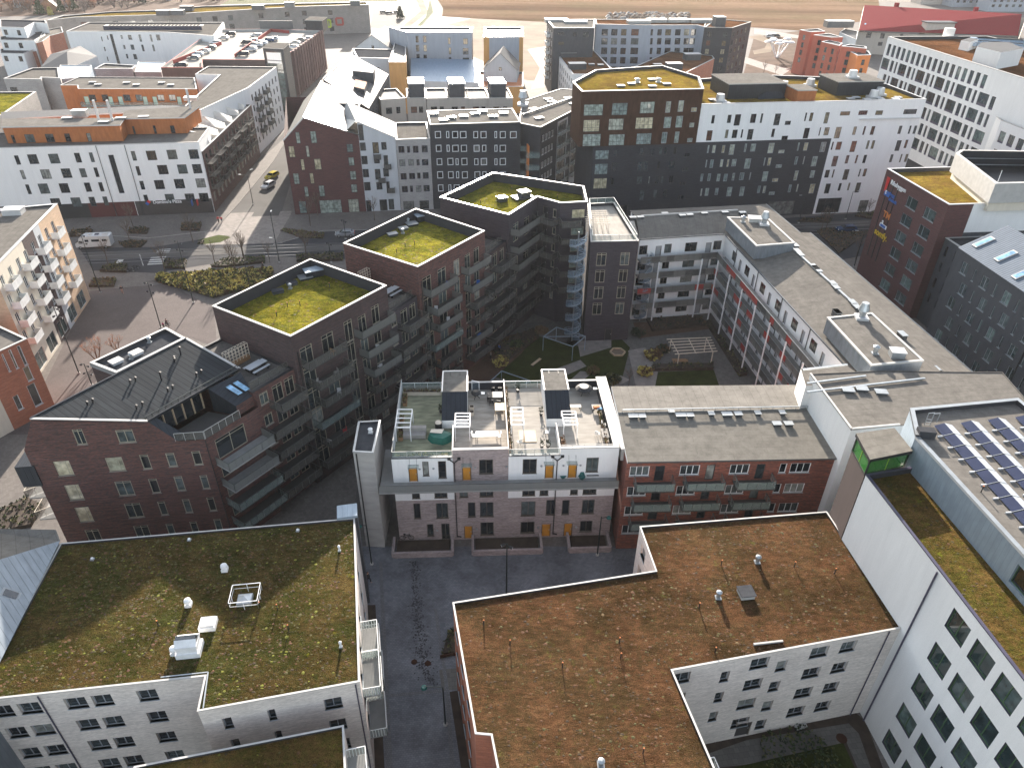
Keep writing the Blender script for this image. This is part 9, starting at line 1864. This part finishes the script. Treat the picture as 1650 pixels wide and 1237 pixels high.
p = dk_('y1', 795, 770, 13.2); root = thing('fire_bowl_stand', 'black round cover with pale lid beside the left stair housing', 'covered stand', (*p, DZ)); b = MB(); b.cone((*p, DZ), (*p, DZ + 1.1), .4, .45, 'black', 12); b.build('cover', root); b = MB(); b.cone((*p, DZ + 1.1), (*p, DZ + 1.25), .42, .3, 'wood_pale', 12); b.build('lid', root)
def tbl(p, sx, sy, h, m, lab, name='terrace_table', z=DZ, th=3):
 root = thing(name, lab, 'table', (*p, z)); b = MB(); b.rbox(p, th, sx, sy, z + h - .06, z + h, m); b.build('tabletop', root)
 for a in (-1, 1):
  for c_ in (-1, 1): q = MB(); q.rbox(off(off(p, th, a * sx * .44), th + 90, c_ * sy * .42), th, .07, .07, z, z + h - .06, m); q.build('leg', root)
 return root
def chair(p, rz, m, lab, z=DZ, group=None):
 root = thing('garden_chair', lab, 'chair', (0, 0, 0), group); b = MB(); b.box(-.25, -.25, .4, .25, .25, .45, m); b.build('seat', root); b = MB(); b.box(-.27, -.25, .45, -.21, .25, .9, m); b.build('backrest', root)
 for x in (-.22, .22):
  for y in (-.22, .22): q = MB(); q.box(x - .02, y - .02, 0, x + .02, y + .02, .4, m); q.build('leg', root)
 root.location = (*p, z); root.rotation_euler = (0, 0, rz); return root
tbl(dk_('y1', 1545, 410), 1.9, 1.2, .74, 'black', 'black dining table with a plant, at the back of the second roof terrace')
chs = [(1470, 430, 0), (1520, 345, -1.5), (1610, 345, -1.6), (1500, 480, 1.5), (1600, 490, 1.4)]
c0_ = None
for i, (x, y, r_) in enumerate(chs): chair(dk_('y1', x, y), r_, 'black', 'black chair at the dining table of the second roof terrace, %s' % ('left side', 'back left', 'back right', 'front left', 'front right')[i])
tbl(dk_('y1', 1440, 915), 2.6, 1.0, .55, 'cope_white', 'long white low table with bottles on the sunny second roof terrace'); tbl(dk_('y1', 1610, 575), 1.2, 1.6, .8, 'wood_light', 'pale cabinet table at the right screen of the second roof terrace')
for i, (x, y) in enumerate(((1265, 925), (1595, 925))): chair(dk_('y1', x, y), (0, PI)[i], 'galv', 'grey chair at the %s end of the long white table' % ('left', 'right')[i])
for i, (x, y) in enumerate(((1238, 545), (1238, 615))): planter(dk_('y1', x, y), 'pale cube planter beside the right flank of the left stair housing, %s' % ('rear', 'front')[i], .55, .55, .5, 'wood_pale', None)
def potplant(p, lab, h=1.1, z=DZ, m='leaf_dark', seed=0):
 random.seed(seed); root = thing('potted_plant', lab, 'potted plant', (*p, z)); b = MB(); b.cone((*p, z), (*p, z + .4), .17, .22, 'black', 10); b.build('pot', root); b = MB()
 for k in range(40): a = rnd(0, 6.3); rr = .27 * math.sqrt(rnd(0, 1)); tuft(b, (p[0] + rr * math.cos(a), p[1] + rr * math.sin(a), z + .4 + rnd(0, h - .4)), .12, m, 3)
 b.build('foliage', root)
for i, (cr, x, y, lab) in enumerate((('y2', 35, 330, 'small round box tree at the back left of the third roof terrace'), ('y2', 345, 640, 'yellow-green potted bush left of the right stair housing'), ('y2', 355, 1070, 'conical evergreen at the glass front of the third roof terrace, left'), ('y2', 437, 1070, 'conical evergreen at the glass front of the third roof terrace, right'), ('l', 603, 765, 'dark potted shrub beside the second yellow door on the access deck'), ('y1', 825, 600, 'dark potted shrub on the left flank of the left stair housing'))): potplant(dk_(cr, x, y, 12.5 if cr != 'l' else 9.5), lab, 1.2, DZ if cr != 'l' else 9.42, seed=i)
tbl(dk_('y2', 165, 900), 2.0, 2.2, .06, 'wood_light', 'flat beige outdoor rug stand on the third roof terrace', 'low_platform'); tbl(dk_('y2', 800, 535), 1.4, .6, .45, 'wood_pale', 'low pale bench box beside the right stair housing', 'low_bench'); tbl(dk_('y2', 1215, 905), 1.2, 1.7, .6, 'grey_cloth', 'grey covered box at the right front corner of the rightmost terrace', 'storage_box')
tbl(dk_('y2', 1110, 550), 1.7, 1.0, .5, 'black', 'low dark table cluttered with toys and cloths on the rightmost roof terrace'); p = dk_('y2', 1080, 540, 13.0); b = MB(); b.rbox(p, 10, .7, .4, DZ + .5, DZ + .75, 'rust_orange'); o = b.build('storage_crate'); tag(o, 'orange crate on the cluttered low dark table of the rightmost terrace', 'crate');
p = dk_('y2', 1125, 555, 13.0); b = MB(); b.rbox(p, 5, .6, .4, DZ + .5, DZ + .62, 'glass_sky'); o = b.build('folded_cloth'); tag(o, 'light blue folded cloth on the cluttered low dark table', 'cloth')
for i, (x, y, lab) in enumerate(((1175, 780, 'white and grey folding chair by the right parapet'), (1095, 900, 'white folding chair near the glass front of the rightmost terrace'), (60, 1010, 'pale armchair at the front left of the third roof terrace'), (430, 880, 'small white trolley chair beside the right stair housing'))): chair(dk_('y2', x, y), i, 'cope_white', lab)
for i, (x, y, lab) in enumerate(((1118, 748, 'round teal chair on the access deck left of the last yellow door'), (1228, 755, 'round teal chair on the access deck right of the last yellow door'))):
 p = at('l', x, y, 9.8); root = thing('lounge_chair', lab, 'chair', (*p, 9.4)); b = MB(); b.cone((*p, 9.5), (*p, 9.85), .25, .42, 'teal', 12, cap=True); b.build('seat', root); b = MB(); b.cone((p[0], p[1] + .3, 9.8), (p[0], p[1] + .35, 10.35), .4, .25, 'teal', 10); b.build('backrest', root)
p = at('l', 1290, 745, 9.8); root = thing('bench', 'thin black metal bench on the access deck at the right end window', 'bench', (*p, 9.4)); b = MB(); b.rbox(p, 3, 1.4, .45, 9.82, 9.87, 'black'); b.build('seat', root)
for e in (-.6, .6): b = MB(); b.bar((*off(p, 3, e), 9.4), (*off(p, 3, e), 10.3), .05, 'black'); b.build('leg', root)
random.seed(77); k_ = 0
for B_, nmx in ((boxes[0], 'first'), (boxes[1], 'second')):
 w = B_.w; base = max(h[3] for h in w.holes) - 2.5
 for f in range(5):
  for s_ in (2.2, 5.0, 12.5):
   if rnd(0, 1) < .75:
    z = base - 3.05 * f - .14; q = w.P(s_, 0, 1.0)[:2]; m_ = random.choice(['black', 'wood', 'teal', 'cloth_red', 'grey_cloth', 'blue', 'cope_white']); k_ += 1
    chair(q, rnd(0, 6), m_, 'chair on the balconies of the %s green roofed plum block' % nmx, z, group='chairs on the balconies of the %s green roofed block' % nmx)
p = boxes[1].w.P(3.0, 0, 1.1)[:2]
p = at('c', 1345, 320, 0); root = thing('play_sculpture', 'white tree-like play sculpture on the brown park lawn', 'sculpture', (*p, 0)); b = MB(); random.seed(8)
for k in range(5): a = k * 1.25; q = (p[0] + 1.2 * math.cos(a) * .4, p[1] + .5 * math.sin(a), 0); b.cone(q, (p[0] + 5 * math.cos(a), p[1] + 4 * math.sin(a), 7), .35, .3, 'white_paint', 6)
b.build('stem', root); b = MB()
for k in range(10): a = k * .63; q = (p[0] + 5.5 * math.cos(a), p[1] + 4.5 * math.sin(a), 6.5 + rnd(0, 1.5)); b.cone(q, (q[0], q[1], q[2] + .6), 2, 1.2, 'cope_white', 8)
b.build('canopy', root)
def clumps(bld, poly, z, n, mats, seed, rmax=.24):
 random.seed(seed); b = MB(); ip = inset(poly if area(poly) > 0 else poly[::-1], .3); x0 = min(p[0] for p in ip); x1 = max(p[0] for p in ip); y0 = max(14, min(p[1] for p in ip)); y1 = max(p[1] for p in ip); k = 0
 cs = [(rnd(x0, x1), rnd(y0, y1), rnd(.6, 4)) for _ in range(n // 22)]
 while k < n:
  if rnd(0, 1) < .7: c = random.choice(cs); x, y = random.gauss(c[0], c[2]), random.gauss(c[1], c[2] * .45)
  else: x, y = rnd(x0, x1), rnd(y0, y1)
  k += 1
  if not pointin((x, y), ip): continue
  r = rmax * rnd(.2, 1) ** 1.5; h = rnd(.008, .03); m_ = random.choice(mats); q = rnd(.45, 1); a0 = rnd(0, 6)
  R_ = [(x + r * rnd(.6, 1.2) * math.cos(a0 + t), y + r * q * rnd(.6, 1.2) * math.sin(a0 + t), z - .01) for t in (0, 1.05, 2.1, 3.14, 4.2, 5.2)]
  for i in range(6): b.face([R_[i], R_[(i + 1) % 6], (x, y, z + h)], m_)
 o = b.build('moss_cushions', bld.root); return o
plain('moss_olive', (.07, .06, .017), .95, var=.35, sc=4); plain('moss_brown', (.10, .046, .02), .95, var=.35, sc=4); plain('moss_dark', (.045, .028, .012), .95, var=.3, sc=4); plain('moss_yellow', (.14, .14, .015), .95, var=.3, sc=4); plain('moss_straw', (.13, .085, .035), .95, var=.3, sc=4)
clumps(A, A.poly, 12.85, 7000, ['moss_olive'] * 5 + ['moss_brown'] * 3 + ['moss_dark'] * 3 + ['moss_yellow'], 1); clumps(A2, A2.poly, 11.35, 900, ['moss_olive', 'moss_brown', 'moss_dark', 'moss_yellow'], 2)
clumps(BR, BR.poly, 12.55, 9000, ['moss_brown'] * 5 + ['moss_olive'] * 3 + ['moss_dark'] * 4 + ['moss_straw'], 3); clumps(BW, BW.poly, 20.5, 1500, ['moss_olive', 'moss_brown', 'moss_straw', 'moss_dark'], 4)
for k_, B_ in enumerate(boxes + [B3]): clumps(B_, B_.poly, ZB - 1.6, 900, ['moss_olive', 'moss_yellow', 'moss_straw', 'moss_brown'], 5 + k_, .35)
p = at('k', 822, 905, 13.2); b = MB(); b.rbox(p, 12, 1.9, 1.7, 0, 13.0, 'clad_grey'); b.rbox(p, 12, 2.0, 1.8, 13.0, 13.3, 'clad_blue'); o = b.build('service_shaft'); tag(o, 'grey metal clad shaft just behind the top right corner of the left sedum roof', 'shaft')
random.seed(12); b = MB()
for k in range(300):
 p = at('full', rnd(980, 1110), rnd(22, 31), 0); s_ = rnd(.6, 2.4); b.cone((*p, 0), (*p, s_ * .6), s_, s_ * .3, random.choice(['sand', 'concrete_dark', 'dirt']), 5)
o = b.build('rubble'); tag(o, kind='stuff')
# ==== sky, sun
W_ = bpy.data.worlds.new('World'); SC.world = W_; W_.use_nodes = True; nt = W_.node_tree
bg = nt.nodes['Background']; sk = nt.nodes.new('ShaderNodeTexSky'); sk.sky_type = 'NISHITA'; sk.sun_disc = False
SUN_EL, SUN_AZ = R(16.5), R(-4)   # azimuth from +y towards +x
sk.sun_elevation = SUN_EL; sk.sun_rotation = SUN_AZ; sk.air_density = 1.0; sk.dust_density = 1.5; sk.ozone_density = 1.0
hs_ = nt.nodes.new('ShaderNodeHueSaturation'); hs_.inputs['Saturation'].default_value = .55; nt.links.new(sk.outputs[0], hs_.inputs['Color']); nt.links.new(hs_.outputs[0], bg.inputs[0]); bg.inputs[1].default_value = 0.105
sl_ = bpy.data.lights.new('sun', 'SUN'); sl_.energy = 5.0; sl_.angle = R(.5); sl_.color = (1.0, .9, .79); so = bpy.data.objects.new('sun', sl_); COL.objects.link(so)
dvec = Vector((math.sin(SUN_AZ) * math.cos(SUN_EL), math.cos(SUN_AZ) * math.cos(SUN_EL), math.sin(SUN_EL)))
so.rotation_euler = dvec.to_track_quat('Z', 'Y').to_euler()
SC.view_settings.view_transform = 'Standard'; SC.view_settings.look = 'None'; SC.view_settings.gamma = 1.0; SC.view_settings.exposure = 1.85
SC.cycles.max_bounces = 6; SC.cycles.diffuse_bounces = 3; SC.cycles.transparent_max_bounces = 12; SC.cycles.caustics_reflective = False; SC.cycles.caustics_refractive = False
hm = bpy.data.materials.new('haze'); hm.use_nodes = True; hn = hm.node_tree; hn.nodes.clear(); ho = hn.nodes.new('ShaderNodeOutputMaterial'); pv = hn.nodes.new('ShaderNodeVolumePrincipled'); pv.inputs['Density'].default_value = .00006; pv.inputs['Color'].default_value = (.9, .93, .97, 1); pv.inputs['Anisotropy'].default_value = .3; hn.links.new(pv.outputs[0], ho.inputs['Volume']); MATS['haze'] = hm
b = MB(); b.box(-1600, -100, -1, 1600, 1600, 75, 'haze'); o = b.build('haze'); tag(o, kind='stuff')
for o in bpy.data.objects:
 if '_o' in o.keys(): del o['_o']
 if o.location.y == -500: print('UNUSED', o.name)
